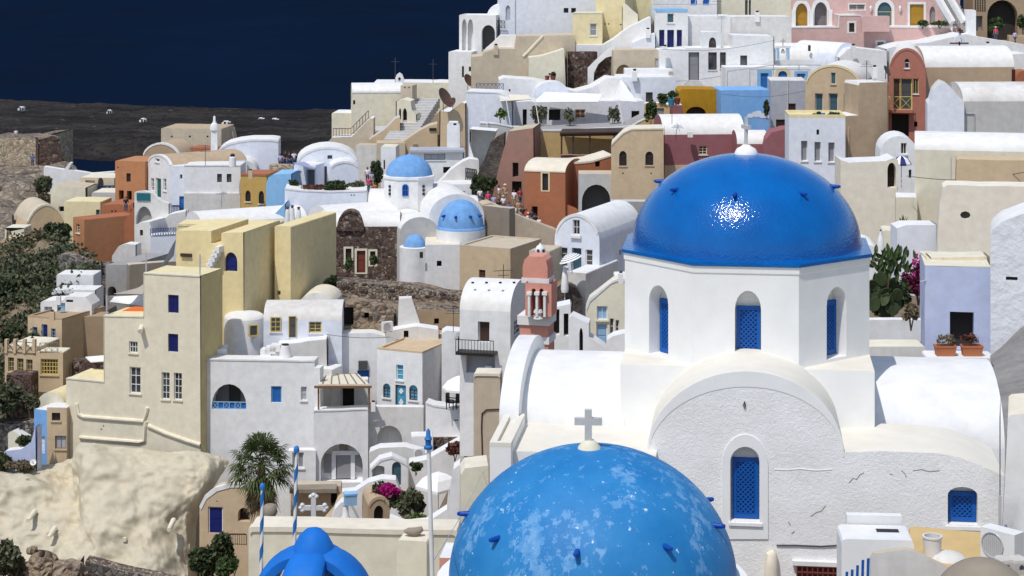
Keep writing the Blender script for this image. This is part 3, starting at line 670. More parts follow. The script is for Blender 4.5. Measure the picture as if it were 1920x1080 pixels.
x = h('house', 'white landing with pale steps above the blue patterned railing', 'house', [(298, 450), (298, 418), (318, 402), (348, 396), (352, 450)], 199, 6, 1.5, 'white_worn', 'white_roof')
x = h('house', 'low white sloping wall with steps below the dark orange house', 'wall', [(210, 500), (210, 480), (222, 462), (236, 457), (254, 459), (256, 500)], 194, -8, 1.5, 'white_worn', 'white_clean')
# long white vault
x = h('house', 'long white barrel vault with one tiny arched window in its rounded end', 'house', ('A', 348, 397, 378, 450, 420), 188, -62, 11, 'white', 'white_roof', [W(355, 418, 360, 427, a=.5, f=None, c='dark')])
# yellow ochre house and light blue house
x = h('house', 'golden ochre house with two dark arched windows', 'house', (451, 327, 500, 410), 203, -10, 6, 'ochre_deep', 'terracotta', [W(460, 357, 470, 378, a=.4, f='wood_dark', c='dark'), W(485, 358, 495, 382, a=.4, f='wood_dark', c='dark')], rim='terracotta')
x = h('house', 'light blue house with a rounded roof shoulder beside the ochre house', 'house', [(499, 420), (499, 345), (503, 333), (512, 327), (546, 326), (548, 420)], 200, -6, 6, 'lightblue', 'lightblue')
x = h('wall', 'tan rubble stone wall above the light blue house', 'wall', (505, 309, 549, 330), 208, 0, 1, 'stone_tan', 'stone_tan')
# terrace house with planting
x = h('house', 'wide lilac-white terrace wall topped by a planted edge', 'house', [(534, 440), (534, 353), (566, 357), (620, 359), (688, 357), (690, 440)], 193, 4, 8, 'white_blue', 'white_roof', [Dot(659, 366, 1.5), Dot(664, 366, 1.5)], rim='white_clean', rw=.1)
x = h('house', 'white vaulted house with a square grey window high in its gable', 'house', ('A', 556, 276, 672, 360, 308), 206, 6, 6, 'white_blue', 'white_roof', [W(614, 291, 623, 298, c='dark_grey', f=None), Dr(593, 312, 613, 347, c='grey_door', rec=.5)], rim='white_clean')
x = h('house', 'small white vault leaning on the right of the white vaulted house', 'house', ('A', 620, 303, 672, 360, 316), 202.5, 8, 4, 'white_blue', 'white_roof', rim='white_clean')
x = h('house', 'small white annex under a lilac awning left of the white vaulted house', 'house', (551, 309, 592, 365), 203, -12, 3, 'white_blue', 'white_roof', [Dr(557, 320, 565, 350, c='white_paint'), Ho(574, 318, 590, 352, c='interior_grey')])
m = MB(); a, b, c_, d = P(550, 305, 200.5), P(570, 303, 203.5), P(592, 313, 203.5), P(590, 316, 200.2)
m.face([a, b, c_, d]); m.strip([a, b, c_, d], [p-V((0, 0, .1)) for p in (a, b, c_, d)], True); tag(m.build('awning', 'canvas_lilac', loc=a), 'lilac fabric awning over the small white annex', 'awning')
x = h('house', 'row of low white roof steps and blue ledges in front of the lilac-white terrace', 'house', [(498, 440), (498, 412), (512, 404), (520, 396), (534, 382), (536, 440)], 190, 0, 4, 'lightblue', 'white_clean')
for k, (u, v, lab) in enumerate([(539, 388, 'left white bottle-shaped chimney pot before the lilac-white terrace'), (548, 386, 'middle white bottle-shaped chimney pot before the lilac-white terrace'), (560, 389, 'right white bottle-shaped chimney pot before the lilac-white terrace')]):
    c = P(u, v+26, 188); q = 188/F; t = thing('chimney', lab, 'chimney', c, 'bottle chimneys before the terrace')
    mb = MB(); mb.lathe(c, [(5*q, -6*q), (4.6*q, 8*q), (4*q, 18*q), (3*q, 22*q)], 10); mb.build('stack', 'white', t)
    mb = MB(); mb.lathe(c+V((0, 0, 22*q)), [(2.2*q, -.5*q), (2*q, 2*q), (3.6*q, 3*q), (2.6*q, 5*q), (.01, 6*q)], 10); mb.build('cap', 'dark_grey', t)

# ---------------------------------------------------------------- far left slope houses
x = h('house', 'tan barrel-vaulted house with a brown end wall and a little arcade', 'house', ('A', 44, 383, 128, 470, 452), 213, 26, 7, 'sand', 'beige', [W(23, 403, 27, 424, face='L', c='dark', f=None)], rim='ivory', n_arc=16)
x = h('house', 'low tan porch with four small arches before the barrel-vaulted house', 'house', (9, 427, 45, 470), 204, -4, 2.5, 'ivory', 'ivory', [Ho(12, 433, 16, 446, a=.5), Ho(18, 434, 22, 446, a=.5), Ho(25, 435, 29, 446, a=.5), Ho(33, 437, 38, 446, a=.5)])
x = h('wall', 'stepped ochre garden wall at the left edge under the little arcade', 'wall', [(0, 505), (0, 452), (14, 446), (40, 446), (46, 470), (46, 505)], 199, 0, 2, 'sand', 'sand')
x = h('house', 'yellow cream house with a ribbed roof behind the dark orange house', 'house', (120, 378, 188, 430), 210, -6, 4.5, 'yellow_soft', 'yellow_soft', [Dr(180, 393, 187, 407, c='teal')])
x = h('house', 'cream tan stepped house with a flat top above the yellow cream house', 'house', [(95, 400), (95, 358), (104, 347), (160, 352), (164, 400)], 220, -4, 5, 'ivory', 'beige', [Ho(110, 387, 121, 397)])
x = h('house', 'tall tan house with a dark doorway and a blue balcony railing by the cove', 'house', (150, 333, 214, 400), 224, -6, 5, 'beige', 'ivory', [Ho(184, 332+1, 194, 362, a=.3), Ni(160, 338, 178, 366, c=None, rec=.3)])
railing(x, [(180, 362), (214, 362)], 14, 'iron_blue', 4, True)
x = h('house', 'grey-white terrace wall under the blue balcony railing', 'house', (172, 361, 216, 392), 219, -4, 4, 'grey_light', 'ivory')
x = h('wall', 'thin white parapet curving along the cove edge', 'wall', [(82, 330), (82, 312), (120, 318), (130, 305), (134, 306), (128, 318), (170, 325), (214, 322), (214, 335)], 238, 0, 1, 'white', 'white_clean')
x = h('house', 'dark orange cube house with one small window in its narrow side', 'house', (137, 409, 158, 500), 201, -50, 7.5, 'terracotta_light', 'terracotta', [W(143, 420, 150, 437, c='dark', f='frame_cream')])
x = h('house', 'low orange house with two little chimneys above the dark orange cube', 'house', [(190, 430), (190, 384), (228, 383), (240, 386), (250, 380), (252, 430)], 206, -10, 4, 'terracotta', 'terracotta', [Dot(210, 396, 1.8), Dot(217, 396, 1.8)])
x = h('wall', 'dark orange sloping stair wall climbing beside the white house', 'wall', [(233, 430), (233, 414), (252, 388), (254, 384), (254, 470), (250, 480)], 203, -4, 1, 'terracotta', 'terracotta')
# grey ruin terrace
x = h('house', 'grey plastered ruin with an arched dark doorway', 'house', [(196, 565), (198, 496), (243, 497), (245, 565)], 176, -20, 7, 'grey', 'grey', [Ho(202, 537, 218, 556, a=.45, rec=1)])
x = h('wall', 'rough rubble wall stepping down left of the grey ruin', 'wall', [(108, 560), (110, 478), (128, 478), (150, 490), (176, 497), (200, 497), (202, 560)], 180, -4, 2, 'stone_grey', 'rubble')
x = h('wall', 'grey stone wall running right behind the tall yellow building', 'wall', (243, 493, 330, 560), 175, 26, 1, 'greybrown', 'beige')
x = h('house', 'white cubic house stacked above a lower white block on the green slope', 'house', (106, 515, 175, 556), 172, -4, 4, 'white', 'white_roof')
x = h('house', 'white low block below the white cube on the green slope', 'house', [(97, 580), (97, 545), (104, 543), (178, 544), (180, 580)], 168, -4, 4, 'white', 'white_roof')
x = h('house', 'white bungalow with a blue window and blue porch at the foot of the green slope', 'house', [(75, 600), (76, 567), (84, 564), (118, 563), (124, 556), (160, 557), (172, 572), (172, 600)], 163, -6, 4, 'white', 'white_roof',
      [W(83, 575, 98, 586, c='blue_mid'), Dr(107, 568, 122, 586, c='blue_pale'), W(124, 562, 137, 567, c='blue_deep', f=None)])
# tan villa
x = h('house', 'tan villa with blue shuttered windows and an open brown side wall', 'house', (52, 597, 116, 720), 160, -24, 6, 'sand', 'brown_tan',
      [W(61, 613, 70, 646, c='blue_deep', f='blue_pale', bars=(1, 3)), Dr(78, 608, 89, 650, c='blue_deep', f='blue_pale'), W(96, 616, 104, 643, c='blue_deep', f='blue_pale', bars=(1, 3))], parapet=(.12, .25))
x = h('house', 'plain brown-tan rear block joined to the tan villa', 'house', (114, 594, 200, 720), 162, 6, 6, 'brown_tan', 'brown_tan')
x = h('house', 'tan terrace with balustrade and three arched windows before the tan villa', 'house', (9, 650, 68, 720), 155, -14, 4, 'sand', 'ivory',
      [W(15, 670, 26, 697, c='dark_grey', f='yellow_frame'), W(32, 672, 44, 700, c='dark_grey', f='yellow_frame'), W(49, 674, 61, 703, c='dark_grey', f='yellow_frame')])
railing(x, [(10, 660), (66, 665)], 22, 'iron', 3, True)
for u in (12, 28, 46, 64): addbox(x, 'pillar', u-2.5, 636, u+2.5, 662, .3, 'sand', off=-.2)
x = h('house', 'tan bay with a wide gridded window and crossed railing on the tan villa terrace', 'house', (68, 660, 118, 722), 154.5, -6, 4, 'sand', 'ivory',
      [W(76, 673, 109, 703, c='wood_dark', f='yellow_frame', bars=(5, 3))])
railing(x, [(75, 660), (109, 659)], 17, 'wood_grey', 3, True)
x = h('wall', 'dark stone base wall under the tan terrace', 'wall', (12, 703, 58, 750), 152, -6, 2, 'stone_dark', 'stone_dark')
x = h('wall', 'brown rubble wall beside the pale yellow tower wall', 'wall', (134, 678, 195, 720), 156, 4, 1.5, 'stone_dark', 'stone_dark')
m = MB(); a, b, c_, d = P(160, 669, 153), P(194, 666, 152), P(196, 676, 150.5), P(170, 678, 150.5)
m.face([a, b, c_, d]); m.strip([a, b, c_, d], [p-V((0, 0, .08)) for p in (a, b, c_, d)], True); tag(m.build('sunshade', 'canvas_white', loc=a), 'small white canvas sail beside the tan villa', 'sunshade')
# small houses bottom-left
x = h('house', 'small cream vault house beside the pale yellow wall', 'house', ('A', 68, 735, 124, 800, 768), 150, -18, 4, 'ivory', 'yellow_soft')
x = h('house', 'narrow tan house with two stacked windows and a white roof patch', 'house', (88, 764, 125, 870), 147, -4, 4, 'sand', 'white_clean', [W(97, 774, 113, 789, c='dark', f='wood_dark', bars=(1, 0)), W(103, 817, 124, 842, c='grey_blue', f='wood_grey', bars=(1, 0))])
x = h('house', 'little white-blue house side with a painted flower panel left of the narrow tan house', 'house', (64, 768, 89, 860), 148, -24, 4, 'skyblue', 'white_clean', [Dr(73, 818, 84, 850, c='white_blue')])
x = h('wall', 'white-edged blue garden wall sloping down at the left', 'wall', [(8, 870), (8, 846), (40, 842), (58, 830), (66, 800), (70, 870)], 145, -6, 1, 'lavender', 'white_clean')
x = h('wall', 'cream garden wall with a white top left of the blue garden wall', 'wall', [(14, 860), (15, 812), (24, 808), (48, 822), (52, 860)], 149, -12, 1, 'ivory', 'white_clean')
x = h('house', 'round stone cottage with a blue-grey door at the far left', 'house', [(8, 800), (10, 752), (22, 742), (44, 744), (56, 770), (64, 800)], 153, -10, 4, 'beige', 'beige', [Dr(38, 752, 50, 792, c='teal_grey')])
x = h('wall', 'grey rubble retaining wall below the round stone cottage', 'wall', [(-10, 850), (-10, 792), (20, 796), (66, 792), (66, 850)], 150.5, -4, 1.5, 'stone_grey', 'rubble')

# ---------------------------------------------------------------- the tall pale yellow building
x = h('house', 'tall pale yellow stepped building with deep blue windows', 'house', [(124, 900), (124, 709), (152, 712), (195, 716), (195, 592), (268, 594), (270, 594), (270, 512), (375, 518), (377, 900)], 146, -17, 3.7, 'yellow_pale', 'yellow_soft',
      [Sh(315, 553, 335, 587, c='blue_deep'), Sh(315, 626, 334, 660, c='blue_deep'), W(242, 640, 258, 662, bars=(2, 1)), W(243, 688, 264, 738, bars=(1, 2)), W(303, 698, 318, 749, bars=(1, 3)), W(326, 699, 341, 750, bars=(1, 3)), Dot(194, 799, 1.7), Dot(190, 805, 1.7)],
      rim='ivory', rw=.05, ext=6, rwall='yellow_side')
P1 = x
for pts in ([(144, 757), (147, 776), (156, 781), (270, 790), (274, 776), (277, 764)], [(150, 820), (200, 824), (262, 829), (271, 826), (272, 800), (274, 790)], [(278, 798), (310, 812), (350, 826), (376, 834)]):
    m = MB(); m.tube([x.fr.pt(*x.fr.hit(*p), .02) for p in pts], .16, 8); m.build('plaster_ridge', 'yellow_pale', x.o)
m = MB(); m.tube([x.fr.pt(*x.fr.hit(265, 613), -.05), x.fr.pt(*x.fr.hit(271, 618), .7)], .2, 8); m.build('spout', 'ivory', x.o)
c = P(375, 516, 144.8); m = MB(); m.bar(c, c+V((0, 0, 1.6)), .1); tag(m.build('roof_post', 'steel', loc=c), 'short grey post on the right roof corner of the pale yellow building', 'post', 'grey roof posts')
c = P(274, 512, 147); m = MB(); m.bar(c, c+V((0, 0, 1.6)), .1); tag(m.build('roof_post', 'steel', loc=c), 'short grey post on the left roof corner of the pale yellow building', 'post', 'grey roof posts')
c = P(200, 592, 147); m = MB(); m.bar(c, c+V((0, 0, 1.6)), .1); tag(m.build('roof_post', 'steel', loc=c), 'short grey post on the lower terrace beside the shade sail', 'post', 'grey roof posts')
Y2 = h('house', 'bright yellow upper house with white outside stairs and a blue arched door', 'house', [(330, 640), (330, 432), (396, 433), (396, 456), (415, 462), (415, 437), (456, 436), (458, 640)], 152.5, -17, 7, 'yellow', 'yellow',
      [Dr(421, 473, 445, 509, c='blue_deep', a=.5, rec=.25)])
for k in range(6):
    addbox(Y2, 'step', 390+4.2*k, 500-8*k, 396+4.2*k+2, 512-8*k, .8, 'white')
addbox(Y2, 'wall_lamp', 340, 475, 360, 481, .2, 'wood_dark')
x = h('house', 'yellow side tower with one dark window slit joined to the yellow upper house', 'house', (515, 424, 545, 600), 156, -19, 9, 'yellow', 'yellow', [Ho(519, 545, 526, 553)])
x = h('house', 'plain yellow back wing spanning behind the yellow upper house', 'house', (332, 421, 520, 520), 160, -4, 5, 'yellow_soft', 'yellow', rim='yellow_soft')
x = h('house', 'white ledge block at the foot of the tall pale yellow building', 'house', (376, 655, 424, 690), 147, 4, 4, 'white', 'white_roof')
# ================================================================ middle of the village: below and right of the yellow building
x = h('house', 'rounded white house with three yellow-framed openings beside the yellow tower', 'house', (494, 601, 641, 690), 150, 2, 5, 'white_blue', 'white_worn',
      [W(507, 592+2, 527, 622, f='yellow_frame', c='dark_grey'), Dr(541, 592, 556, 632, c='dark_grey', f='yellow_frame', rec=.3), W(579, 587+16, 603, 624, f='yellow_frame', c='dark_grey')], vx=1.1)
t = thing('house', 'white drum-shaped end tower with one yellow-framed window', 'house', P(456, 680, 149.5))
c = P(458, 690, 151.5); q = 151.5/F; mb = MB(); mb.lathe(c, [(38*q, -60*q), (38*q, 88*q), (37.3*q, 95*q)], 32); mb.build('wall', 'white', t, smooth=50)
mb = MB(); mb.lathe(c, [(37.5*q, 95*q), (36*q, 99*q), (30*q, 103*q), (15*q, 106*q), (.01, 107*q)], 32); mb.build('roof', 'white_roof', t)
fr = Fr(P(475, 620, 150.05), 22); mb = MB()
def win_box(fr, u0, v0, u1, v1, parent, pane='glass', frame='white_paint', off=.04, nm='window'):
    um, vm = (u0+u1)/2, (v0+v1)/2; a0, a1 = fr.hit(u0, vm)[0], fr.hit(u1, vm)[0]; z1, z0 = fr.hit(um, v0)[1], fr.hit(um, v1)[1]
    ax = (fr.x, fr.n, V((0, 0, 1))); m = MB(); m.box(fr.pt((a0+a1)/2, (z0+z1)/2, off), (a1-a0, .1, z1-z0), ax=ax); po = m.build(nm, pane, parent)
    m = MB(); w = .09
    for cc, sz in ((((a0), (z0+z1)/2), (w, .16, z1-z0+w)), ((a1, (z0+z1)/2), (w, .16, z1-z0+w)), (((a0+a1)/2, z0), (a1-a0-w, .16, w)), (((a0+a1)/2, z1), (a1-a0-w, .16, w))):
        m.box(fr.pt(*cc, off+.02), sz, ax=ax)
    m.build('frame', frame, po); return po
win_box(fr, 467, 609, 482, 629, t, 'dark_grey', 'yellow_frame', .1)
x = h('house', 'low beige dome roof peeping over the rounded white house', 'house', ('A', 560, 549, 628, 600, 574), 155, -4, 4, 'white_worn', 'cream_roof')
# big white front with blue balustraded arch
x = h('house', 'big plain white house front with a round arch and blue balustrade', 'house', (377, 675, 590, 900), 145, -4, 5, 'white', 'white_roof',
      [Ni(397, 720, 462, 768, a=.85, c='interior_grey', rec=1.2), Sh(508, 724, 528, 755, c='blue_mid', f='blue_pale'), W(564, 725, 575, 751, c='grey_blue', f='white_paint', bars=(0, 1))], rim='white_clean', rw=.06, ext=6)
fr = x.fr
m = MB(); ax = (fr.x, fr.n, V((0, 0, 1))); a0, z0 = fr.hit(397.5, 767); a1, z1 = fr.hit(461.5, 755)
for z in (z0+.03, z1): m.box(fr.pt((a0+a1)/2, z, -.12), (a1-a0, .06, .06), ax=ax)
for k in range(7): m.box(fr.pt(a0+(a1-a0)*k/6, (z0+z1)/2, -.12), (.06, .05, z1-z0), ax=ax)
for k in range(0, 6): 
    if k % 2 == 0: m.bar(fr.pt(a0+(a1-a0)*k/6, z0, -.12), fr.pt(a0+(a1-a0)*(k+1)/6, z1, -.12), .035); m.bar(fr.pt(a0+(a1-a0)*k/6, z1, -.12), fr.pt(a0+(a1-a0)*(k+1)/6, z0, -.12), .035)
m.build('balustrade', 'blue_pale', x.o)
m = MB(); m.box(fr.pt((a0+a1)/2, (z0+z1)/2, -.2), (a1-a0, .03, z1-z0), ax=ax); m.build('balustrade_panel', 'blue_mid', x.o)
m = MB(); m.box(fr.pt(*fr.hit(434, 745), -1.12), (.85, .08, 1.7), ax=ax); m.build('door', 'dark', x.o)
for k in range(3): addbox(x, 'roof_step', 480+9*k, 664-4*k, 500+9*k, 676-4*k, 1.0, 'white_clean', off=-2.6)
t = thing('chimney', 'tapered white chimney stack on the big white house roof', 'chimney', P(535, 676, 146)); q = 146/F
mb = MB(); mb.lathe(P(535, 676, 146), [(14*q, -10*q), (11*q, 12*q), (8*q, 28*q), (5*q, 29*q)], 16); mb.build('stack', 'white_clean', t)
mb = MB(); mb.lathe(P(535, 646, 146), [(6*q, -1*q), (7*q, 1*q), (.01, 2*q)], 12); mb.build('cap', 'dark', t)
x = h('wall', 'grey-white retaining wall zigzagging below the rounded white house', 'wall', [(520, 720), (520, 646), (560, 643), (575, 640), (612, 636), (616, 720)], 148.5, 3, 1.5, 'white_worn', 'white')
x = h('wall', 'tall curved white retaining wall behind the pergola terrace', 'wall', [(612, 790), (612, 634), (640, 626), (700, 624), (722, 630), (732, 648), (760, 655), (760, 790)], 151, 4, 2, 'white', 'white_roof', [Dr(670, 694, 692, 749, c='blue_mid', f='blue_mid')])
addbox(x, 'meter_box', 672, 676, 689, 692, .3, 'dark_grey')
# pergola terrace
x = h('house', 'white terrace front with a wide flat arch shading a grey doorway', 'house', [(588, 930), (588, 770), (640, 769), (690, 767), (690, 930)], 143, 3, 1.3, 'white', 'white_clean',
      [Ni(601, 832, 680, 905, a=.55, c=None, rec=1.0)], rim='white_clean', rw=.05, ext=6)
fr = x.fr; ax = (fr.x, fr.n, V((0, 0, 1)))
for nm, u0, v0, u1, v1, mt_, off in (('door', 631, 856, 657, 902, 'grey_door', -.9), ('window', 607, 858, 621, 892, 'grey_door', -.92), ('window', 665, 856, 678, 890, 'grey_door', -.92), ('sign_panel', 636, 833, 651, 850, 'greybrown', -.9)):
    addbox(x, nm, u0, v0, u1, v1, .12, mt_, off=off)
for u in (625, 661): addbox(x, 'pilaster', u-4, 852, u+4, 904, .2, 'white', off=-.93)
addbox(x, 'lintel', 622, 850, 672, 858, .2, 'white', off=-.9)
x = h('house', 'white wall with a small shuttered window right of the palm', 'house', (540, 845, 592, 900), 142.5, 2, .8, 'white', 'white', [W(548, 848, 570, 878, c='grey_door', f='white_paint', bars=(1, 0))])
t = thing('pergola', 'beige reed pergola roof on thin brown posts over a shaded terrace', 'pergola', P(640, 768, 146))
a, b, c_, d = P(597, 720, 142.9), P(692, 720, 142.9), P(672, 701, 148.8), P(606, 702, 148.8)
m = MB(); m.face([a, b, c_, d]); m.strip([a, b, c_, d], [p-V((0, 0, .12)) for p in (a, b, c_, d)], True); m.face([p-V((0, 0, .12)) for p in (a, b, c_, d)]); m.build('roof', 'canvas', t)
m = MB(); m.bar(a-V((.3, .1, .2)), b+V((.2, -.1, -.2)), .16); m.build('beam', 'wood', t)
for p in (a, b): m = MB(); m.bar(p-V((0, -.1, .2)), V((p.x, p.y+.1, P(0, 768, 142.9).z)), .12); m.build('post', 'wood', t)
m = MB()
for k in range(6): p, q_ = a.lerp(b, (k+.5)/6), d.lerp(c_, (k+.5)/6); m.bar(p+V((0, 0, .05)), q_+V((0, 0, .05)), .07)
m.build('batten', 'wood_grey', t)
x = h('house', 'shaded white back wall with blue shutters under the pergola', 'house', (594, 712, 690, 775), 148.9, 2, 1, 'white_worn', 'white', [Dr(598, 722, 608, 768, c='blue_deep'), Dr(622, 724, 634, 766, c='blue_deep'), Ho(640, 724, 664, 768)])  # dark doorway added to darken the terrace under the pergola
x = h('house', 'thin white corner pillar left of the pergola', 'wall', (589, 690, 600, 775), 144, -10, 1, 'white', 'white_clean')
x = h('house', 'small white block with a rounded top behind the pergola', 'house', (592, 692, 622, 735), 147.6, -20, 2, 'white', 'white_clean')
# white house with the turquoise diamond door
x = h('house', 'white cube house with a turquoise door painted with white diamonds', 'house', (707, 659, 792, 800), 146, -24, 8, 'white', 'sand',
      [W(743, 684, 756, 713, c='turquoise', f='white_paint', bars=(0, 2)), W(718, 719, 732, 746, c='turquoise', f='brown_door', a=.3), W(767, 722, 783, 751, c='turquoise', f='brown_door', a=.3), Dr(741, 722, 761, 764, c='turquoise', f='brown_door')], parapet=(.14, .25), ext=5)
fr = x.fr; m = MB()
for (u, v, r, s) in ((751, 734, 4.5, 6), (751, 755, 4.5, 8)):
    m.face([fr.pt(*fr.hit(u-r, v), -.1), fr.pt(*fr.hit(u, v-s), -.1), fr.pt(*fr.hit(u+r, v), -.1), fr.pt(*fr.hit(u, v+s), -.1)])
    pass
m.build('painted_diamonds', 'white_paint', x.o)
x = h('house', 'rounded white terrace wall with an arched niche below the diamond door', 'house', (690, 763, 794, 870), 144.2, -3, .7, 'white_worn', 'white_clean', [Ni(706, 798, 754, 852, a=.5, rec=.9, c='grey_light')])
x = h('house', 'white terrace wall under the white parasol', 'house', [(796, 840), (798, 755), (812, 760), (860, 766), (888, 768), (890, 840)], 141, -6, 4, 'white', 'white_clean', [Dot(853, 788, 1.8), Dot(857, 788, 1.8)], rim='white_clean', rw=.08)
x = h('house', 'white block with an air conditioner nook left of the rubble ledge', 'house', (772, 818, 812, 880), 139, 6, 4, 'white', 'white_clean', ext=4)
addbox(x, 'air_conditioner', 775, 842, 793, 856, .4, 'steel')
x = h('house', 'white wall with a black rubble strip beneath the parasol terrace', 'house', [(806, 880), (808, 834), (834, 828), (868, 824), (872, 880)], 140, 2, 3, 'white', 'white_clean', [W(812, 836, 821, 853, c='dark_grey', bars=(0, 0))])
addbox(x, 'rubble_strip', 812, 819, 862, 833, .3, 'stone_dark')
# stepped small white things lower middle
x = h('house', 'little white kiosk with a pitched roof and a teal arched door', 'house', [(694, 925), (694, 880), (712, 862), (735, 856), (764, 870), (764, 925)], 133, 5, 3, 'white', 'white_clean', [Dr(735, 866, 752, 911, c='teal_grey', a=.2), Ni(698, 873, 721, 898, c='grey', a=.2, rec=.5)], rim='white_clean', rw=.1)
x = h('wall', 'white curved ramp wall winding round the bougainvillea', 'wall', [(636, 990), (640, 925), (665, 922), (690, 905), (716, 898), (742, 900), (752, 925), (756, 990)], 131, 3, 1.2, 'white', 'white_clean')
x = h('house', 'white garden wall with plant boxes right of the kiosk', 'house', [(766, 930), (766, 868), (800, 862), (862, 826), (884, 820), (886, 930)], 134, 2, 3, 'white', 'white_clean')
x = h('house', 'wide low white roof before the arched niche', 'house', [(690, 880), (692, 848), (712, 840), (760, 838), (800, 850), (802, 880)], 137, 2, 3, 'white_worn', 'white_clean')
x = h('house', 'beige cubic chimney block left of the white church', 'house', (888, 702, 938, 900), 84, -4, 2.5, 'beige', 'cream_roof', ext=2, rim='cream_roof', rw=.06)
m = MB(); pp = [x.fr.pt(*x.fr.hit(*p), .03) for p in [(905, 868), (903, 800), (904, 775), (912, 768), (936, 767)]]; m.tube(pp, .03, 6); m.build('pipe', 'wood_dark', x.o)
x = h('house', 'pale cream house corner beside the peeling dome', 'house', [(862, 1000), (864, 890), (872, 878), (915, 873), (920, 1000)], 62, 3, 3, 'ivory', 'cream_roof', ext=3)
x = h('house', 'white stepped corner block right of the bougainvillea terrace', 'house', [(838, 1000), (842, 930), (850, 880), (862, 872), (868, 1000)], 100, 0, 3, 'white', 'white_clean')
# caves and rubble terrace
x = h('house', 'white barrel-vaulted house with an iron balcony and four vent holes', 'house', (862, 583, 957, 720), 130, -14, 5.5, 'white', 'white_roof',
      [Dr(896, 603, 918, 641, c='wood_dark', f='white_paint', rec=.3), W(909, 686, 922, 698, c='grey_blue', bars=(1, 0)), Ni(874, 662, 928, 700, rec=.4, c='grey_blue'), W(964, 598, 978, 628, face='R', c='dark_grey')], vx=1.7, ext=5)
railing(x, [(862, 657), (932, 660)], 26, 'iron', 12, False, off=1.0)
railing(x, [(863, 655), (864, 656)], 26, 'iron', 2, False, off=.5)
addbox(x, 'balcony_floor', 862, 656, 933, 661, 1.1, 'iron')
for k in range(4):
    m = MB(); c = x.fr.pt(*x.fr.hit(886+26*k, 566)); c = c+V((0, .62, 1.15)); m.lathe(c, [(.1, 0), (.1, .1), (.001, .11)], 8); m.build('vent', 'dark', x.o)
rows = sheet([[(596, 520, 168), (640, 521, 170), (700, 524, 171), (780, 530, 170), (880, 548, 168)], [(590, 545, 163), (640, 540, 166), (700, 548, 167), (780, 555, 166), (880, 570, 163)],
              [(600, 575, 158), (640, 572, 158), (700, 575, 160), (780, 580, 160), (880, 590, 159)], [(610, 640, 156), (660, 650, 154), (700, 650, 156), (780, 655, 157), (880, 655, 156)]], 70, 40, .5, .35, 3)
tag(sheet_mesh(rows).build('rock_terrace', 'rock'), kind='structure')
x = h('wall', 'rough rubble retaining wall with a ragged top under the stone chapel', 'wall', [(604, 585), (606, 532), (640, 528), (700, 533), (770, 538), (820, 548), (868, 556), (872, 585)], 163, 6, 2, 'rubble', 'rubble')
x = h('house', 'brown rock-cut dwelling with a square black window hole', 'house', [(640, 640), (642, 574), (664, 566), (720, 572), (742, 590), (744, 640)], 152.5, 2, 3, 'rock', 'rock', [Ho(643, 576, 663, 612, rec=1), Ho(683, 586, 692, 597)])
x = h('house', 'brown plastered cave front with a black window and a brown door', 'house', [(780, 655), (782, 582), (830, 580), (868, 588), (870, 655)], 154, 4, 3, 'brown_tan', 'rubble', [Ho(814, 597, 823, 608), Dr(808, 616, 827, 644, c='wood_dark')])
x = h('wall', 'tall tapering whitewashed buttress before the cave dwellings', 'wall', [(738, 650), (748, 560), (772, 559), (792, 620), (796, 650)], 151.8, 4, 1, 'white_worn', 'white_worn')
x = h('wall', 'rough white wall with one small square hole below the caves', 'wall', [(724, 690), (724, 622), (744, 618), (780, 612), (822, 618), (824, 690)], 150.5, 4, 1.5, 'white_worn', 'white', [Ho(757, 620, 766, 634)])
x = h('house', 'low white terrace house right of the brown cave door', 'house', [(826, 700), (828, 625), (836, 620), (864, 622), (866, 700)], 147, 0, 3, 'white', 'white_clean')
# ---------------------------------------------------------------- church with the small blue dome
mc = thing('church', 'older white church with a small pale blue dome and a rubble stone front', 'church', P(740, 480, 186))
def fill(*a, **k): return h('', '', '', *a, root=mc, **k)
fill(('A', 578, 386, 620, 470, 418), 186, -62, 17, 'white', 'white_roof', wname='nave_wall', rname='nave_roof')
fill((600, 425, 750, 530), 182.5, 2, 4, 'stone_church', 'white_roof', [Dr(669, 470, 685, 511, c='red_door', sur='ivory', sw=.2), W(648, 466, 659, 494, c='wood_dark', f=None, sur='ivory', sw=.18), W(694, 471, 704, 497, c='wood_dark', f=None, sur='ivory', sw=.18)], wname='stone_front', rname='front_roof', vx=1.2)
fill(('A', 632, 396, 682, 433, 426), 182.2, 2, 2, 'stone_church', 'stone_church', ext=0, wname='belfry_niche', rname='niche_roof', rim='stone_dark')
fill((690, 386, 810, 430), 190, 0, 6, 'white', 'white_roof', wname='cross_arm', rname='cross_vault', vx=1.3)
fill(('A', 750, 407, 822, 480, 436), 181.5, 14, 6, 'grey_light', 'white_roof', wname='apse_gable', rname='apse_roof')
fill(('A', 804, 364, 908, 470, 408), 183, 12, 10, 'white', 'white_roof', wname='east_gable', rname='east_vault', n_arc=18)
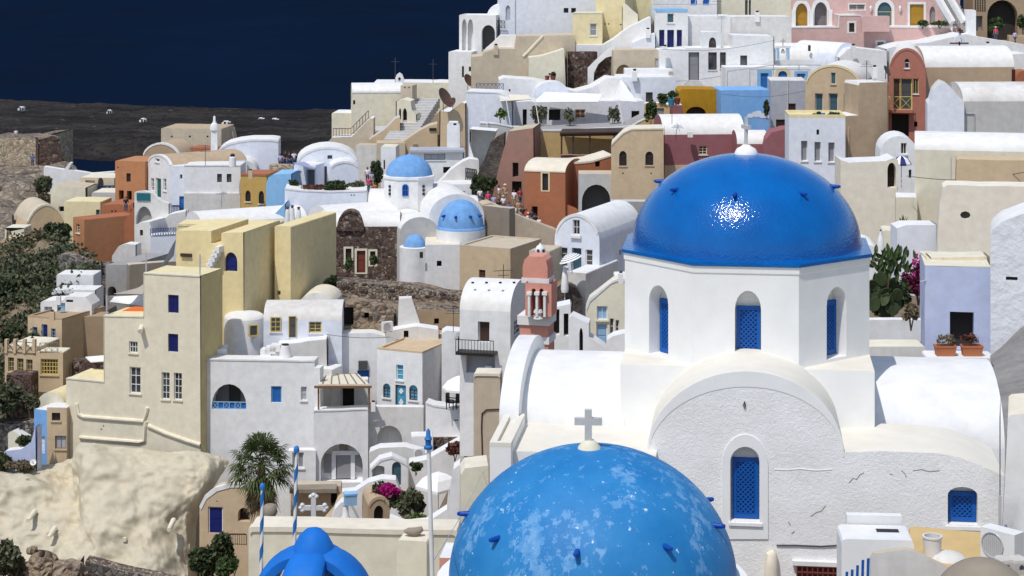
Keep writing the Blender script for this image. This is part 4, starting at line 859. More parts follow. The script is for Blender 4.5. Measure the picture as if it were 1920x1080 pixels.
# drum and dome
dc = P(767, 330, 190); q = 190/F
mb = MB(); mb.lathe(dc, [(49*q, -60*q), (49*q, -3*q), (51*q, -2*q), (51*q, 2*q), (44*q, 3*q)], 8, pi/8, 2*pi+pi/8); mb.build('drum', 'white', mc, smooth=20)
mb = MB(); ell_dome(mb, dc+V((0, 0, 2*q)), 43.5*q, 38*q, 32, 10); mb.lathe(dc+V((0, 0, 38*q)), [(5*q, 0), (3*q, 3*q), (.01, 4*q)], 10); mb.build('dome', 'dome_pale', mc, smooth=60)
for u, yw, pm, fm in ((760, 0, 'blue_deep', 'blue_mid'), (731, -45, 'dark', 'white_clean'), (794, 42, 'dark', 'white_clean')):
    fr = Fr(dc+V((cos(radians(yw-90))*45.6*q, sin(radians(yw-90))*45.6*q, 0)), yw); fr2 = fr
    a0 = fr.hit(u-5, 355)[0]; a1 = fr.hit(u+5, 355)[0]; z0 = fr.hit(u, 367)[1]; z1 = fr.hit(u, 346)[1]; zs = z1-(a1-a0)*.5
    hh = [(a0, z0), (a0, zs)]+arcpts(a0, zs, a1, zs, z1-zs, 8)+[(a1, zs), (a1, z0)]
    if yw == 0:
        m = MB(); m.tess([[fr.pt(*p, .03) for p in hh]]); m.strip([fr.pt(*p, .03) for p in hh], [fr.pt(*p, -.05) for p in hh], True); po = m.build('window', pm, mc)
        m = MB(); m.tube([fr.pt(*p, .05) for p in hh+[hh[0]]], .06, 6); m.bar(fr.pt((a0+a1)/2, z0, .05), fr.pt((a0+a1)/2, z1, .05), .05); m.bar(fr.pt(a0, (z0+z1)/2, .05), fr.pt(a1, (z0+z1)/2, .05), .05); m.build('frame', fm, po)
    else:
        m = MB()
        for k in range(3): m.lathe(fr.pt((a0+a1)/2, z0+(z1-z0)*(k+.5)/3, .0), [(.13, -.13), (.15, 0), (.13, .13)], 8)
        m.build('window', pm, mc)
# blue half dome on its own drum, second small one
dc = P(864, 428, 180.5); q = 180.5/F
mb = MB(); mb.lathe(dc, [(46*q, -60*q), (46*q, 0), (44*q, 1*q)], 32); mb.build('apse', 'white', mc, smooth=50)
mb = MB(); mb.lathe(dc, [(46*q, 0), (45.5*q, 4*q), (44*q, 5*q)]+[(43*q*cos(a*pi/20), 4*q+50*q*sin(a*pi/20)) for a in range(0, 10)]+[(.01, 54*q)], 32); mb.build('apse_dome', 'dome_pale', mc, smooth=50)
spouts(mc, dc+V((0, 0, 4*q)), 43*q, 50*q, .45, [-50, -12, 28, 62], 'spout_blue', .3, .11)
dc = P(778, 462, 178.5); q = 178.5/F
mb = MB(); mb.lathe(dc, [(29*q, -100*q), (29*q, 0), (22*q, 1*q)], 24); mb.build('side_apse', 'white', mc, smooth=50)
mb = MB(); ell_dome(mb, dc+V((0, 0, -1*q)), 21*q, 24*q, 24, 8); mb.build('side_dome', 'dome_pale', mc, smooth=60)
fill((797, 459, 862, 570), 177, 2, 5, 'white', 'cream_roof', [Ho(819, 489, 828, 500)], wname='chancel_wall', rname='chancel_roof')
m = MB(); fr = Fr(P(790, 478, 177.6-1.2), 0); m.box(fr.pt(*fr.hit(790, 478), .02), (.3, .1, .55)); m.build('window', 'dark', mc)
x = h('house', 'beige cube house with one small brown window right of the old church', 'house', (862, 465, 957, 580), 172, -26, 6.5, 'sand', 'beige', [W(898, 506, 910, 525, c='wood_dark', f='wood')], parapet=(.12, .25))
m = MB(); c = P(944, 580, 170); m.bar(c, c+V((0, 0, 4)), .07); m.bar(c+V((-.9, 0, 3.4)), c+V((.9, 0, 3.5)), .05); m.bar(c+V((-.5, 0, 3.0)), c+V((.5, 0, 3.05)), .05); tag(m.build('antenna', 'dark_grey', loc=c), 'thin television antenna before the beige cube house', 'antenna')
# sloping path wall
x = h('wall', 'long beige path wall sloping down below the crowd', 'wall', [(903, 500), (905, 384), (920, 380), (950, 394), (985, 410), (1046, 432), (1048, 520)], 186, 10, 2.5, 'beige', 'beige', ext=4)
x = h('wall', 'darker beige short return wall beside the pale blue half dome', 'wall', (905, 388, 955, 500), 183.5, -34, 1, 'greybrown', 'beige', ext=2)
# white cafe house with striped parasol
x = h('house', 'white gabled house behind the striped grey parasol', 'house', ('A', 1040, 402, 1124, 560, 452), 152, -24, 9.5, 'white_blue', 'white_clean',
      [W(1074, 412, 1087, 440, bars=(1, 1)), Dr(1072, 465, 1090, 508, c='teal_grey', rec=.4), W(1051, 464, 1064, 500, c='dark_grey', bars=(0, 2)), W(1098, 468, 1111, 500, c='dark_grey', bars=(0, 2)), Ho(1161, 468, 1167, 478, face='R')], rim='white_clean', n_arc=18)
addbox(x, 'sill', 1071, 441, 1090, 446, .2, 'white_clean')
x = h('house', 'white terrace block carrying the striped parasol', 'house', (1064, 511, 1098, 580), 148, -24, 7, 'white_worn', 'white_clean')
x = h('wall', 'black rocky hollow under the parasol terrace', 'wall', [(1036, 620), (1036, 545), (1056, 530), (1080, 540), (1092, 560), (1092, 620)], 146.5, 0, 2, 'rock_dark', 'rock')
x = h('house', 'cream house with an outside staircase and a pale blue door', 'house', [(1098, 680), (1098, 578), (1104, 562), (1148, 528), (1158, 524), (1175, 524), (1175, 680)], 118, -4, 4, 'ivory', 'ivory',
      [Dr(1118, 607, 1139, 656, c='blue_pale', f='white_paint'), W(1119, 574, 1139, 600, c='blue_pale', f='white_paint', bars=(1, 0)), W(1143, 597, 1151, 628, c='dark_grey', bars=(0, 1)), W(1154, 600, 1161, 628, c='dark_grey', bars=(0, 1))], rim='white_clean', rw=.12)
x = h('house', 'white curved stair wall with a dark arched gap by the cream house', 'wall', [(1066, 690), (1066, 598), (1072, 592), (1098, 604), (1104, 606), (1104, 632), (1130, 650), (1140, 660), (1140, 690)], 114, -6, 2, 'white', 'white_clean', [Ho(1086, 615, 1093, 668, a=.3)])
x = h('house', 'white gateway pillar with two dark gaps right of the pink bell tower', 'house', [(1036, 690), (1036, 578), (1050, 574), (1070, 570), (1072, 690)], 117, 0, 3, 'white', 'white_clean', [Ho(1038, 580, 1049, 628), Ho(1057, 588, 1066, 630)])
x = h('house', 'low white corner wall at the foot of the pale blue door', 'wall', [(1137, 690), (1138, 638), (1150, 630), (1176, 624), (1176, 690)], 110, -4, 2, 'white', 'white_clean')
x = h('house', 'white upper block with a pale blue shutter beside the main church drum', 'house', (1153, 518, 1185, 600), 121, 0, 4, 'white', 'white_clean', [W(1158, 522+1, 1168, 537, c='blue_pale')])
# pink bell tower
T = thing('bell_tower', 'salmon pink bell tower with white mouldings and a two-arched belfry', 'bell tower', P(1008, 668, 76)); q = 76/F; c = P(1009, 668, 76)
def tb(nm, u0, v0, u1, v1, m_, dep=None, dy=0):
    p = P((u0+u1)/2, (v0+v1)/2, 76); mb = MB(); w_ = (u1-u0)*q; mb.box(V((p.x, p.y+.6+dy, p.z)), (w_, dep or w_*.95, (v1-v0)*q), -14); return mb.build(nm, m_, T, smooth=0)
tb('base', 981, 644, 1035, 760, 'salmon'); tb('moulding', 977, 632, 1037, 645, 'white_clean'); tb('shaft', 980, 610, 1034, 632, 'salmon'); tb('moulding', 976, 593, 1038, 610, 'white_clean')
fr = Fr(P(1009, 593, 75.6), -14); m = MB(); zb_, zt_ = P(0, 593, 75.6).z, P(0, 531, 75.6).z; a0, a1 = fr.hit(985, 560)[0], fr.hit(1034, 560)[0]
openings(fr, [(a0, zb_), (a0, zt_), (a1, zt_), (a1, zb_)], [Ni(996.5, 541, 1005, 592, a=.1, rec=.5), Ni(1011, 541, 1019.5, 592, a=.1, rec=.5)], m, T, None)
m.strip([fr.pt(a0, zb_), fr.pt(a0, zt_)], [fr.pt(a0, zb_, -1), fr.pt(a0, zt_, -1)]); m.strip([fr.pt(a1, zb_), fr.pt(a1, zt_)], [fr.pt(a1, zb_, -1), fr.pt(a1, zt_, -1)]); m.face([fr.pt(a, z, -1) for a, z in ((a0, zb_), (a0, zt_), (a1, zt_), (a1, zb_))]); m.build('belfry', 'salmon', T, smooth=0)
ax = (fr.x, fr.n, V((0, 0, 1)))
for u in (993.5, 1008, 1022.5):
    m = MB(); c_ = fr.pt(*fr.hit(u, 593), .1); m.tube([c_, V((c_.x, c_.y, P(0, 552, 75.5).z))], .06, 10); m.build('column', 'white_clean', T); m = MB(); m.box(fr.pt(*fr.hit(u, 549.5), .08), (.2, .2, .12), ax=ax); m.build('capital', 'white_clean', T, smooth=0)
tb('moulding', 983, 523, 1036, 532, 'white_clean')
p = P(1009, 523, 76); a = radians(-14); X = V((cos(a), sin(a), 0)); Y = V((-sin(a), cos(a), 0)); mb = MB(); pr = [(-24, 0), (-24, 22), (-21, 34), (-14, 41), (14, 41), (21, 34), (24, 22), (24, 0)]
f1 = [V((p.x, p.y+.6, p.z))+X*(s_*q)-Y*.5+V((0, 0, z_*q)) for s_, z_ in pr]; f2 = [v+Y*1.0 for v in f1]; mb.tess([f1]); mb.tess([f2]); mb.strip(f1, f2, True); mb.build('crown', 'salmon', T, smooth=20)
mb = MB(); mb.lathe(V((c.x, c.y-.35, P(0, 594, 76).z)), [(.2, 0), (.14, .12), (.2, .25), (.15, .36), (.01, .4)], 14); mb.build('bell', 'marble', T)
t = thing('chimney', 'white owl-shaped chimney pot with two dark holes above the bell tower', 'chimney', P(1012, 482, 80)); q = 80/F
mb = MB(); mb.lathe(P(1013, 482, 80), [(5*q, -14*q), (6*q, 0), (9*q, 6*q), (10*q, 13*q), (7*q, 20*q), (2*q, 24*q), (.01, 27*q)], 16); mb.build('pot', 'white', t)
for u in (1009, 1019): mb = MB(); mb.lathe(P(u, 470, 79.8), [(.01, -.07), (.075, 0), (.01, .07)], 10); mb.build('hole', 'dark', t)
x = h('house', 'beige chimney block behind the owl-shaped pot', 'house', (992, 470, 1030, 540), 150, -20, 3, 'beige', 'beige')
# cream flat roof and cave house at the bottom
x = h('house', 'broad flat cream roof terrace behind the striped flagpoles', 'house', (466, 993, 858, 1140), 58, -3, 1.2, 'ivory', 'cream_roof', rim='cream_roof', rw=.10, ext=2)
x2 = h('house', 'lower cream roof in front of the terrace parapet', 'house', (690, 1180, 862, 1260), 44, -3, 5, 'ivory', 'cream_roof', ext=2)
x2 = h('house', 'small cream chimney box carrying a stone figure on the cream terrace', 'chimney', (744, 1014, 800, 1085), 52, -10, .9, 'ivory', 'cream_roof', ext=1)
t = thing('sculpture', 'grey stone bird-like bowl resting on the cream chimney box', 'sculpture', P(774, 1013, 52.5)); q = 52.5/F
mb = MB(); mb.tube([P(757, 996, 52.4), P(765, 996, 52.4), P(778, 997, 52.4), P(786, 994, 52.4), P(792, 991, 52.4)], [.03, .10, .12, .1, .07], 10); mb.build('body', 'greybrown', t)
for u in (768, 786): mb = MB(); mb.tube([P(u, 998, 52.4), P(u+2, 1010, 52.4)], .035, 6); mb.build('leg', 'greybrown', t)
t = thing('chimney', 'cream tapered chimney stump at the left end of the cream terrace', 'chimney', P(500, 1000, 60)); q = 60/F
mb = MB(); mb.lathe(P(502, 1005, 60), [(19*q, -20*q), (17*q, 10*q), (15*q, 40*q), (12*q, 41*q)], 20); mb.build('stack', 'ivory', t); mb = MB(); mb.lathe(P(506, 960, 60), [(13*q, -4*q), (14*q, 0), (13*q, 10*q), (9*q, 14*q), (.01, 14*q)], 16); mb.build('cap', 'greybrown', t)
x = h('house', 'tan vaulted cave house with a dark blue door and a white rim', 'house', [(374, 1040), (374, 950), (384, 930), (404, 915), (430, 908), (470, 908), (492, 914), (492, 1040)], 138, -6, 5, 'sand', 'beige', [Dr(390, 950, 418, 1000, c='blue_deep', f='white_paint'), Ho(446, 952, 468, 978, a=.5), Dot(407, 940, 1.5)], rim='white', rw=.22)
x = h('wall', 'dark wooden fence before the tan cave house', 'fence', (416, 1001, 462, 1003), 133, 0, .1, 'wood_dark', 'wood_dark', ext=0)
railing(x, [(412, 1020), (462, 1022)], 20, 'wood_dark', 12)
x = h('house', 'long brown-tan low house with a flat shaded roof behind the marble cross', 'house', (545, 912, 640, 1000), 128, 3, 4, 'sand', 'beige', [Ho(620, 925, 632, 948), W(590, 948, 600, 955, c='dark', f=None)])
addbox(x, 'eave', 545, 908, 632, 915, 1.2, 'greybrown')
x = h('wall', 'tan stairs climbing between the marble cross and the blue box', 'stairs', [(600, 1010), (606, 985), (628, 960), (636, 940), (650, 930), (656, 1010)], 122, 8, 2, 'sand', 'sand')
x = h('wall', 'round-backed white stair wall left of the blue box', 'wall', [(615, 1000), (620, 980), (628, 955), (640, 942), (652, 940), (664, 960), (676, 985), (678, 1000)], 118, 4, 1, 'white', 'white_clean')
t = thing('post_box', 'pale blue box on a white trumpet-shaped pedestal', 'box', P(650, 985, 114)); q = 114/F
mb = MB(); mb.lathe(P(648, 985, 114), [(30*q, -8*q), (28*q, 2*q), (12*q, 8*q), (6*q, 20*q), (5*q, 36*q)], 16); mb.build('pedestal', 'white_clean', t)
mb = MB(); mb.box(P(657, 936, 114), (22*q, 18*q, 20*q), 16); mb.build('box', 'blue_pale', t, smooth=0); mb = MB(); mb.box(P(657, 925, 114), (25*q, 21*q, 3*q), 16); mb.build('lid', 'lightblue', t, smooth=0)
x = h('house', 'tiny brown barrel-roofed shrine with an arched doorway', 'shrine', ('A', 690, 932, 731, 990, 952), 112, 12, 2.6, 'brown_tan', 'tan', [Ho(701, 948, 719, 984, a=.4, rec=.5)], rim='tan', rw=.12)
x = h('wall', 'white base wall in front of the bougainvillea shrubs', 'wall', [(730, 1000), (730, 972), (760, 984), (800, 980), (838, 955), (842, 920), (846, 1000)], 108, 2, 1, 'white', 'white_clean')
t = thing('stone_cross', 'big grey-white marble cross with trefoil arms on the cream terrace', 'cross', P(590, 985, 64)); q = 64/F; mb = MB()
c = P(588, 990, 64); mb.box(c+V((0, 0, 3*q)), (26*q, 20*q, 12*q)); mb.box(c+V((0, 0, 35*q)), (9*q, 7*q, 58*q)); mb.box(c+V((-14*q, 0, 38*q)), (18*q, 6.8*q, 8*q)); mb.box(c+V((14*q, 0, 38*q)), (18*q, 6.8*q, 8*q)); mb.build('cross', 'marble', t)
for dx, dz in ((-24, 38), (24, 38), (0, 62), (-21, 43), (-21, 33), (21, 43), (21, 33), (-5, 59), (5, 59)): mb = MB(); mb.lathe(c+V((dx*q, -.0, dz*q)), [(.01, -4.6*q), (4*q, -2.4*q), (4.8*q, 0), (4*q, 2.4*q), (.01, 4.6*q)], 12); mb.build('trefoil', 'marble', t)
PAL['rust_cream'] = lambda: plaster('rust_cream', (.70, .62, .47), .1, .9, (.45, .26, .09))
PAL['white_rough'] = lambda: plaster('white_rough', (.76, .77, .80), .08, .15, (.6, .6, .62), bs=.9, bd=.12, bscale=3.2)
PAL['path_rough'] = lambda: earth('path_rough', [(.17, .16, .15), (.27, .255, .24), (.36, .34, .32)], .6, 3, .12)
# ================================================================ slope behind the path: terracotta and ochre houses
x = h('house', 'terracotta house with a cream-framed slit window and a curved cream roof', 'house', (983, 321, 1060, 450), 190, -16, 7, 'terracotta', 'cream_roof',
      [W(1017, 325, 1028, 357, c='dark', f=None, sur='frame_cream', sw=.16), Ho(997, 387, 1008, 406)], vx=.9, rim='cream_roof', rw=.08)
x = h('house', 'lower right part of the terracotta house with two small square holes', 'house', [(1056, 430), (1056, 312), (1064, 305), (1082, 305), (1110, 302), (1150, 290), (1150, 430)], 193, 10, 5, 'terracotta', 'cream_roof', [Ho(1068, 328, 1076, 338), Ho(1116, 303, 1125, 313)], rim='cream_roof', rw=.14)
x = h('wall', 'terracotta buttress sloping out toward the white gabled house', 'wall', [(1036, 470), (1038, 400), (1052, 384), (1064, 384), (1084, 398), (1066, 430), (1048, 470)], 189.8, -6, 1.4, 'terracotta', 'terracotta')
x = h('house', 'red-brown plastered rock face with a dark doorway above the crowd', 'house', [(918, 430), (920, 385), (936, 310), (954, 246), (1000, 240), (1002, 430)], 199, -8, 6, 'redbrown', 'beige', [Ho(961, 305, 972, 332), Ho(960, 340, 978, 372)])
x = h('house', 'ochre house with a rounded shoulder and two dark arched windows', 'house', [(1146, 420), (1146, 272), (1156, 262), (1168, 250), (1184, 243), (1244, 242), (1246, 420)], 186, -4, 6, 'sand', 'cream_roof', [W(1161, 283, 1175, 311, c='dark', f='wood_dark', a=.35), W(1210, 284, 1225, 310, c='dark', f='wood_dark', a=.35), Dot(1168, 325, 1.6), Dot(1221, 325, 1.6)], rim='beige', rw=.08)
x = h('house', 'weathered grey wall with a big dark arched cave mouth', 'house', (1086, 326, 1150, 420), 187, 0, 3, 'grey_light', 'beige', [Ho(1091, 346, 1145, 404, a=.55, rec=1.6, c='dark_grey')])
x = h('wall', 'stained grey wall with dark drips behind the blue dome', 'wall', (1146, 378, 1260, 430), 180, 0, 1.5, 'grey', 'grey_light')
x = h('house', 'rose-purple house under a long white vault with one square window', 'house', (1243, 252, 1396, 360), 192, 5, 6, 'rose', 'white_roof', [W(1310, 273, 1326, 290, c='dark', f='frame_cream')], vx=1.8)
addbox(x, 'ochre_base', 1243, 309, 1396, 365, .12, 'sand')
m = MB(); c = P(1294, 252, 191); m.box(c, (.5, .5, .55)); m.build('roof_vent', 'white', x.o)
x = h('house', 'small rose house with a rounded left shoulder beside the three-window block', 'house', [(1432, 330), (1432, 280), (1436, 262), (1446, 249), (1468, 243), (1486, 241), (1486, 330)], 186, -4, 4, 'rose', 'rose')
x = h('house', 'little white barrel vault over a rose wall behind the dome cross', 'house', (1382, 270, 1440, 330), 189, 2, 4, 'rose', 'white_roof', vx=1.2)
# ochre terrace and brown pergola
x = h('house', 'ochre terrace wall with a white edge behind the brown pergola', 'house', [(1000, 340), (1000, 244), (1060, 243), (1150, 239), (1184, 236), (1198, 228), (1210, 222), (1210, 340)], 204, 2, 6, 'ochre', 'grey', rim='white_clean', rw=.14)
t = thing('pergola', 'dark brown wooden pergola against the ochre terrace wall', 'pergola', P(1110, 290, 201))
a, b = P(1050, 252, 200.5), P(1176, 250, 200.5); m = MB(); m.bar(a, b, .9, .35); m.build('beam', 'wood_dark', t)
m = MB(); p4 = [a+V((0, -1, .3)), b+V((0, -1, .3)), b+V((.3, 3, .3)), a+V((.3, 3, .3))]; m.face(p4); m.strip(p4, [p-V((0, 0, .15)) for p in p4], True); m.build('roof', 'wood_dark', t)
for u in (1053, 1075, 1106, 1152): m = MB(); m.bar(P(u, 252, 200), P(u, 294, 200), .18); m.build('post', 'wood_dark', t)
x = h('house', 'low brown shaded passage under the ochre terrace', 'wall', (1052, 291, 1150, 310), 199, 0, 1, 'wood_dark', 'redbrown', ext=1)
# white houses above the crowd
x = h('house', 'white house with a painted panel and blue box beside the small blue dome', 'house', (768, 284, 872, 340), 205, 3, 5, 'white', 'grey_blue', [W(795, 288, 835, 300, c='grey_blue', f='grey_door', bars=(2, 0), rec=.1), Ho(831, 313, 845, 325), W(872-4, 286, 880-10, 297, c='blue_mid', f=None)])
addbox(x, 'roof_edge', 768, 281, 872, 285, .4, 'grey_blue')
x = h('wall', 'white curving stair wall with an iron railing above the small white annex', 'wall', [(818, 370), (820, 346), (832, 334), (846, 318), (868, 303), (880, 298), (898, 300), (898, 370)], 201, 4, 2, 'white_worn', 'white_clean')
railing(x, [(873, 340), (893, 343)], 25, 'iron', 5, True)
x = h('house', 'small white annex with a dark doorway right of the small blue dome', 'house', [(817, 390), (818, 352), (830, 346), (884, 345), (886, 390)], 197.5, 2, 4, 'white', 'white_clean', [Ho(823, 348+1, 832, 366), Dot(861, 361, 1.4), Dot(870, 360, 2)])
x = h('house', 'tall narrow white wall rising to the sail terrace', 'house', [(880, 340), (880, 242), (930, 246), (924, 262), (908, 300), (896, 322), (888, 340)], 203, -4, 3, 'white', 'white', [Ho(879+1, 246, 881+2, 268)])
x = h('wall', 'rugged dark rock strip between the white wall and the red-brown face', 'rock', [(886, 360), (892, 335), (908, 300), (920, 266), (934, 255), (946, 250), (944, 300), (936, 340), (930, 365)], 200.5, -4, 2, 'rock_dark', 'rock')
# beige hillside complex, centre top
x = h('house', 'large beige house with a white rounded roof edge at the cliff top by the sea', 'house', (660, 172, 756, 260), 236, 6, 6, 'ivory', 'white_roof', [W(662, 188, 666, 196, f=None, c='dark')], vx=.9, rim='white_clean')
x = h('house', 'flat beige annex left of the large beige cliff-top house', 'house', (622, 212, 664, 270), 238, -4, 5, 'ivory', 'white_clean')
x = h('house', 'long white flat roof line behind the large beige cliff-top house', 'house', (700, 155, 850, 200), 246, 0, 6, 'ivory', 'white_roof')
x = h('house', 'tall beige chimney pillar block beside the large beige house', 'house', (751, 160, 773, 260), 233, -10, 2.5, 'beige', 'beige', [Dot(759, 164, 1.6), Dot(767, 164, 1.6)])
t = thing('bell_gable', 'small white rounded bell gable on the long white roof', 'bell gable', P(749, 156, 243)); fr = Fr(P(749, 156, 243), 0); m = MB()
pl = [(-.55, -.5), (-.55, .6), (-.35, 1.1), (0, 1.35), (.35, 1.1), (.55, .6), (.55, -.5)]; z0 = P(749, 156, 243).z; o_ = [fr.pt(a, z0+b) for a, b in pl]; hl = [fr.pt(a, z0+b) for a, b in ((-.2, .2), (-.2, .6), (0, .8), (.2, .6), (.2, .2))]
m.tess([o_, hl]); m.strip(o_, [p+V((0, .5, 0)) for p in o_]); m.strip(hl, [p+V((0, .5, 0)) for p in hl], True); m.build('gable', 'white', t)
m = MB(); m.lathe(fr.pt(0, z0+.3, -.25), [(.16, 0), (.1, .2), (.01, .26)], 10); m.build('bell', 'wood_dark', t)
x = h('house', 'beige house front with a rust stair railing on its left', 'house', (672, 245, 760, 310), 228, -4, 6, 'sand', 'grey_light')
m = MB(); A_, B_, C2 = P(668, 248, 226), P(660, 262, 226), P(690, 218, 228)
fr = Fr(P(660, 250, 226), 10)
t = thing('stair_railing', 'rust brown iron stair railing climbing beside the beige house', 'railing', P(660, 255, 226)); m = MB()
for k in range(13):
    p = P(625+5.5*k, 256-(0 if k < 6 else (k-6)*5.6), 225); m.bar(p, p+V((0, 0, .95)), .06)
    if k < 12: q2 = P(625+5.5*(k+1), 256-(0 if k+1 < 6 else (k-5)*5.6), 225); m.bar(p+V((0, 0, .95)), q2+V((0, 0, .95)), .07); m.bar(p+V((0, 0, .15)), q2+V((0, 0, .15)), .05)
m.build('railing', 'iron_rust', t)
x = h('wall', 'beige sloping stair wall below the rust railing', 'wall', [(612, 330), (614, 268), (622, 258), (660, 256), (664, 252), (694, 222), (700, 222), (700, 330)], 224, 0, 3, 'beige', 'white_clean')
x = h('house', 'beige wall with a curved ledge and pale path above the grey ruin wall', 'house', [(692, 330), (692, 262), (720, 244), (742, 222), (750, 220), (752, 330)], 222, 4, 3, 'sand', 'grey_light')
x = h('house', 'beige porch house with two dark arched openings in the stairway', 'house', [(742, 300), (744, 190), (756, 186), (770, 190), (772, 206), (780, 215), (782, 300)], 226, -6, 3, 'ivory', 'ivory', [Ho(748, 203, 752, 224, a=.3), Ho(755, 203, 763, 230, a=.4)])
t = thing('stairs', 'long pale stone stairway climbing between beige walls', 'stairs', P(760, 250, 221)); m = MB()
for k in range(16): p = P(748+3.3*k, 260-5.0*k, 219+1.1*k); m.box(p+V((0, 0, -.6)), (3.4, 1.3, 1.2), -8)
m.build('steps', 'grey_light', t, smooth=0)
x = h('house', 'beige terrace wall with a scrolled top and iron ornament', 'house', [(740, 340), (742, 272), (762, 262), (785, 246), (804, 236), (820, 232), (822, 340)], 216, 2, 3, 'sand', 'beige')
addbox(x, 'ornament', 805, 240, 818, 245, .15, 'iron'); addbox(x, 'wall_shelf', 775, 270, 783, 276, .2, 'wood_grey')
x = h('house', 'grey-white ruin wall with stains behind the small white vault', 'house', (668, 272, 742, 330), 219, -6, 2, 'white_worn', 'sand')
x = h('house', 'beige blind wall beside the grey ruin wall above the crowd', 'house', (706, 268, 760, 340), 215, 4, 3, 'beige', 'sand')
x = h('house', 'narrow white house corner with a tiny dark door by the crowd', 'house', (714, 275, 742, 350), 210, -4, 3, 'white', 'ivory', [Ho(719, 300, 722, 318)])
x = h('house', 'beige stepped house with a rounded parapet behind the white chimney block', 'house', [(824, 300), (826, 208), (842, 210), (866, 192), (872, 194), (874, 300)], 214, -8, 5, 'sand', 'white_clean')
x = h('house', 'tall tapered white chimney block with a dark slot near its top', 'chimney', [(836, 290), (838, 236), (842, 229), (858, 229), (862, 236), (866, 290)], 209, 0, 1.5, 'white', 'white', [Ho(850, 231, 856, 235)])
x = h('house', 'white sea-edge house with two dark slit windows and a lower plinth', 'house', (841, 97, 884, 170), 241, -10, 5, 'white', 'white_clean', [W(866, 124, 870, 145, f=None, c='dark'), W(879, 125, 883, 134, f=None, c='dark')])
x = h('house', 'white loggia house with tall paired arches facing the sea', 'house', (861, 30, 930, 110), 244, -6, 6, 'white', 'white_clean', [Ni(866, 36, 875, 97, a=.25, rec=.8), Ni(877, 36, 887, 97, a=.25, rec=.8), Ho(903, 47, 930-2, 105, a=.25, rec=1.2, c='dark_grey')], parapet=(.1, .2))
x = h('house', 'white quarter dome roof behind the paired arches', 'house', ('A', 912, 8, 968, 60, 34), 247, 0, 5, 'white', 'white_clean')
x = h('house', 'large windowless white house wall with two small black windows at the top edge', 'house', (938, -30, 1120, 100), 245, 3, 8, 'white_blue', 'white_clean', [Ho(1057, 15, 1066, 24, rec=.4), Ho(1071, 15, 1080, 24, rec=.4), W(948, 10, 957, 38, c='grey_blue', a=.3, f=None)])
m = MB(); p = x.fr.pt(*x.fr.hit(966, -10), .03); m.bar(p, V((p.x, p.y, P(0, 68, 245).z)), .1); m.build('drainpipe', 'grey_blue', x.o)
railing(x, [(927, 52), (946, 53)], 14, 'iron', 3, True, off=.6)
x = h('wall', 'white stair parapet under the large windowless white house', 'wall', [(905, 100), (910, 92), (924, 80), (938, 66), (968, 66), (968, 110)], 240, 0, 2, 'white', 'white_clean')
x = h('house', 'beige terrace wall stepping down from the white loggia house', 'house', [(883, 180), (884, 107), (904, 105), (908, 98), (928, 92), (966, 92), (970, 68), (1078, 66), (1078, 180)], 236, 2, 6, 'beige', 'beige')
m = MB(); m.tube([x.fr.pt(*x.fr.hit(981, 106), .0), x.fr.pt(*x.fr.hit(1018, 67), .0)], .16, 6); m.build('stair_edge', 'ivory', x.o)
x = h('wall', 'pale sand rock wall right of the beige terrace', 'wall', [(992, 160), (992, 108), (1020, 104), (1058, 92), (1064, 160)], 233, 2, 3, 'ivory', 'ivory')
x = h('house', 'yellow house with one pale framed window below the big white wall', 'house', (1074, 24, 1129, 90), 238, -5, 5, 'yellow_soft', 'yellow_soft', [W(1106, 44, 1119, 67, c='grey_door', f='white_paint', bars=(0, 1))], rim='white_clean', rw=.06)
x = h('house', 'tall yellow house rising behind the framed-window house at the top edge', 'house', (1118, -30, 1172, 85), 241, -14, 8, 'yellow_soft', 'yellow_soft', [Dot(1134, 45, 1.5), Dot(1141, 45, 1.5), Dot(1164, 46, 1.5)])
x = h('house', 'pale yellow house shaded by an awning at the top edge', 'house', (1170, -30, 1226, 60), 246, 4, 6, 'yellow_soft', 'white_clean')
x = h('wall', 'white scalloped balustrade wall beside the tall yellow house', 'wall', [(1166, 80), (1168, 12), (1174, 8), (1182, 16), (1196, 28), (1200, 80)], 239, -4, 1.5, 'ivory', 'white_clean')
x = h('wall', 'white sloping wall falling from the yellow house to the stone patches', 'wall', [(1060, 130), (1062, 84), (1130, 84), (1150, 74), (1178, 52), (1220, 32), (1224, 130)], 236.5, 0, 3, 'white', 'white_clean')
x = h('wall', 'dark rubble wall patch left of the white stair band', 'wall', (1062, 97, 1120, 145), 234.5, 0, 1, 'stone_dark', 'stone_dark')
x = h('wall', 'dark rounded rubble wall patch right of the white stair band', 'wall', [(1110, 150), (1114, 132), (1124, 116), (1140, 106), (1151, 104), (1152, 150)], 233.5, 0, 1, 'stone_dark', 'stone_dark')
m = MB(); x = h('wall', 'white slanting stair band between two dark rubble patches', 'wall', [(1102, 150), (1102, 128), (1118, 112), (1144, 90), (1152, 88), (1152, 104), (1136, 108), (1122, 120), (1114, 136), (1112, 150)], 232.8, 0, .6, 'white', 'white_clean', ext=1)
x = h('house', 'beige house with a low arch and a blue-grey window', 'house', (1150, 94, 1242, 150), 231, 3, 5, 'beige', 'beige', [Ho(1155, 121, 1184, 146, a=.7, rec=.8, c='brown_tan'), W(1228, 109, 1237, 129, c='grey_blue', f='white_paint')])
x = h('house', 'white low terrace block before the low arch', 'wall', (1172, 130, 1262, 165), 227, 0, 3, 'white', 'white_clean')
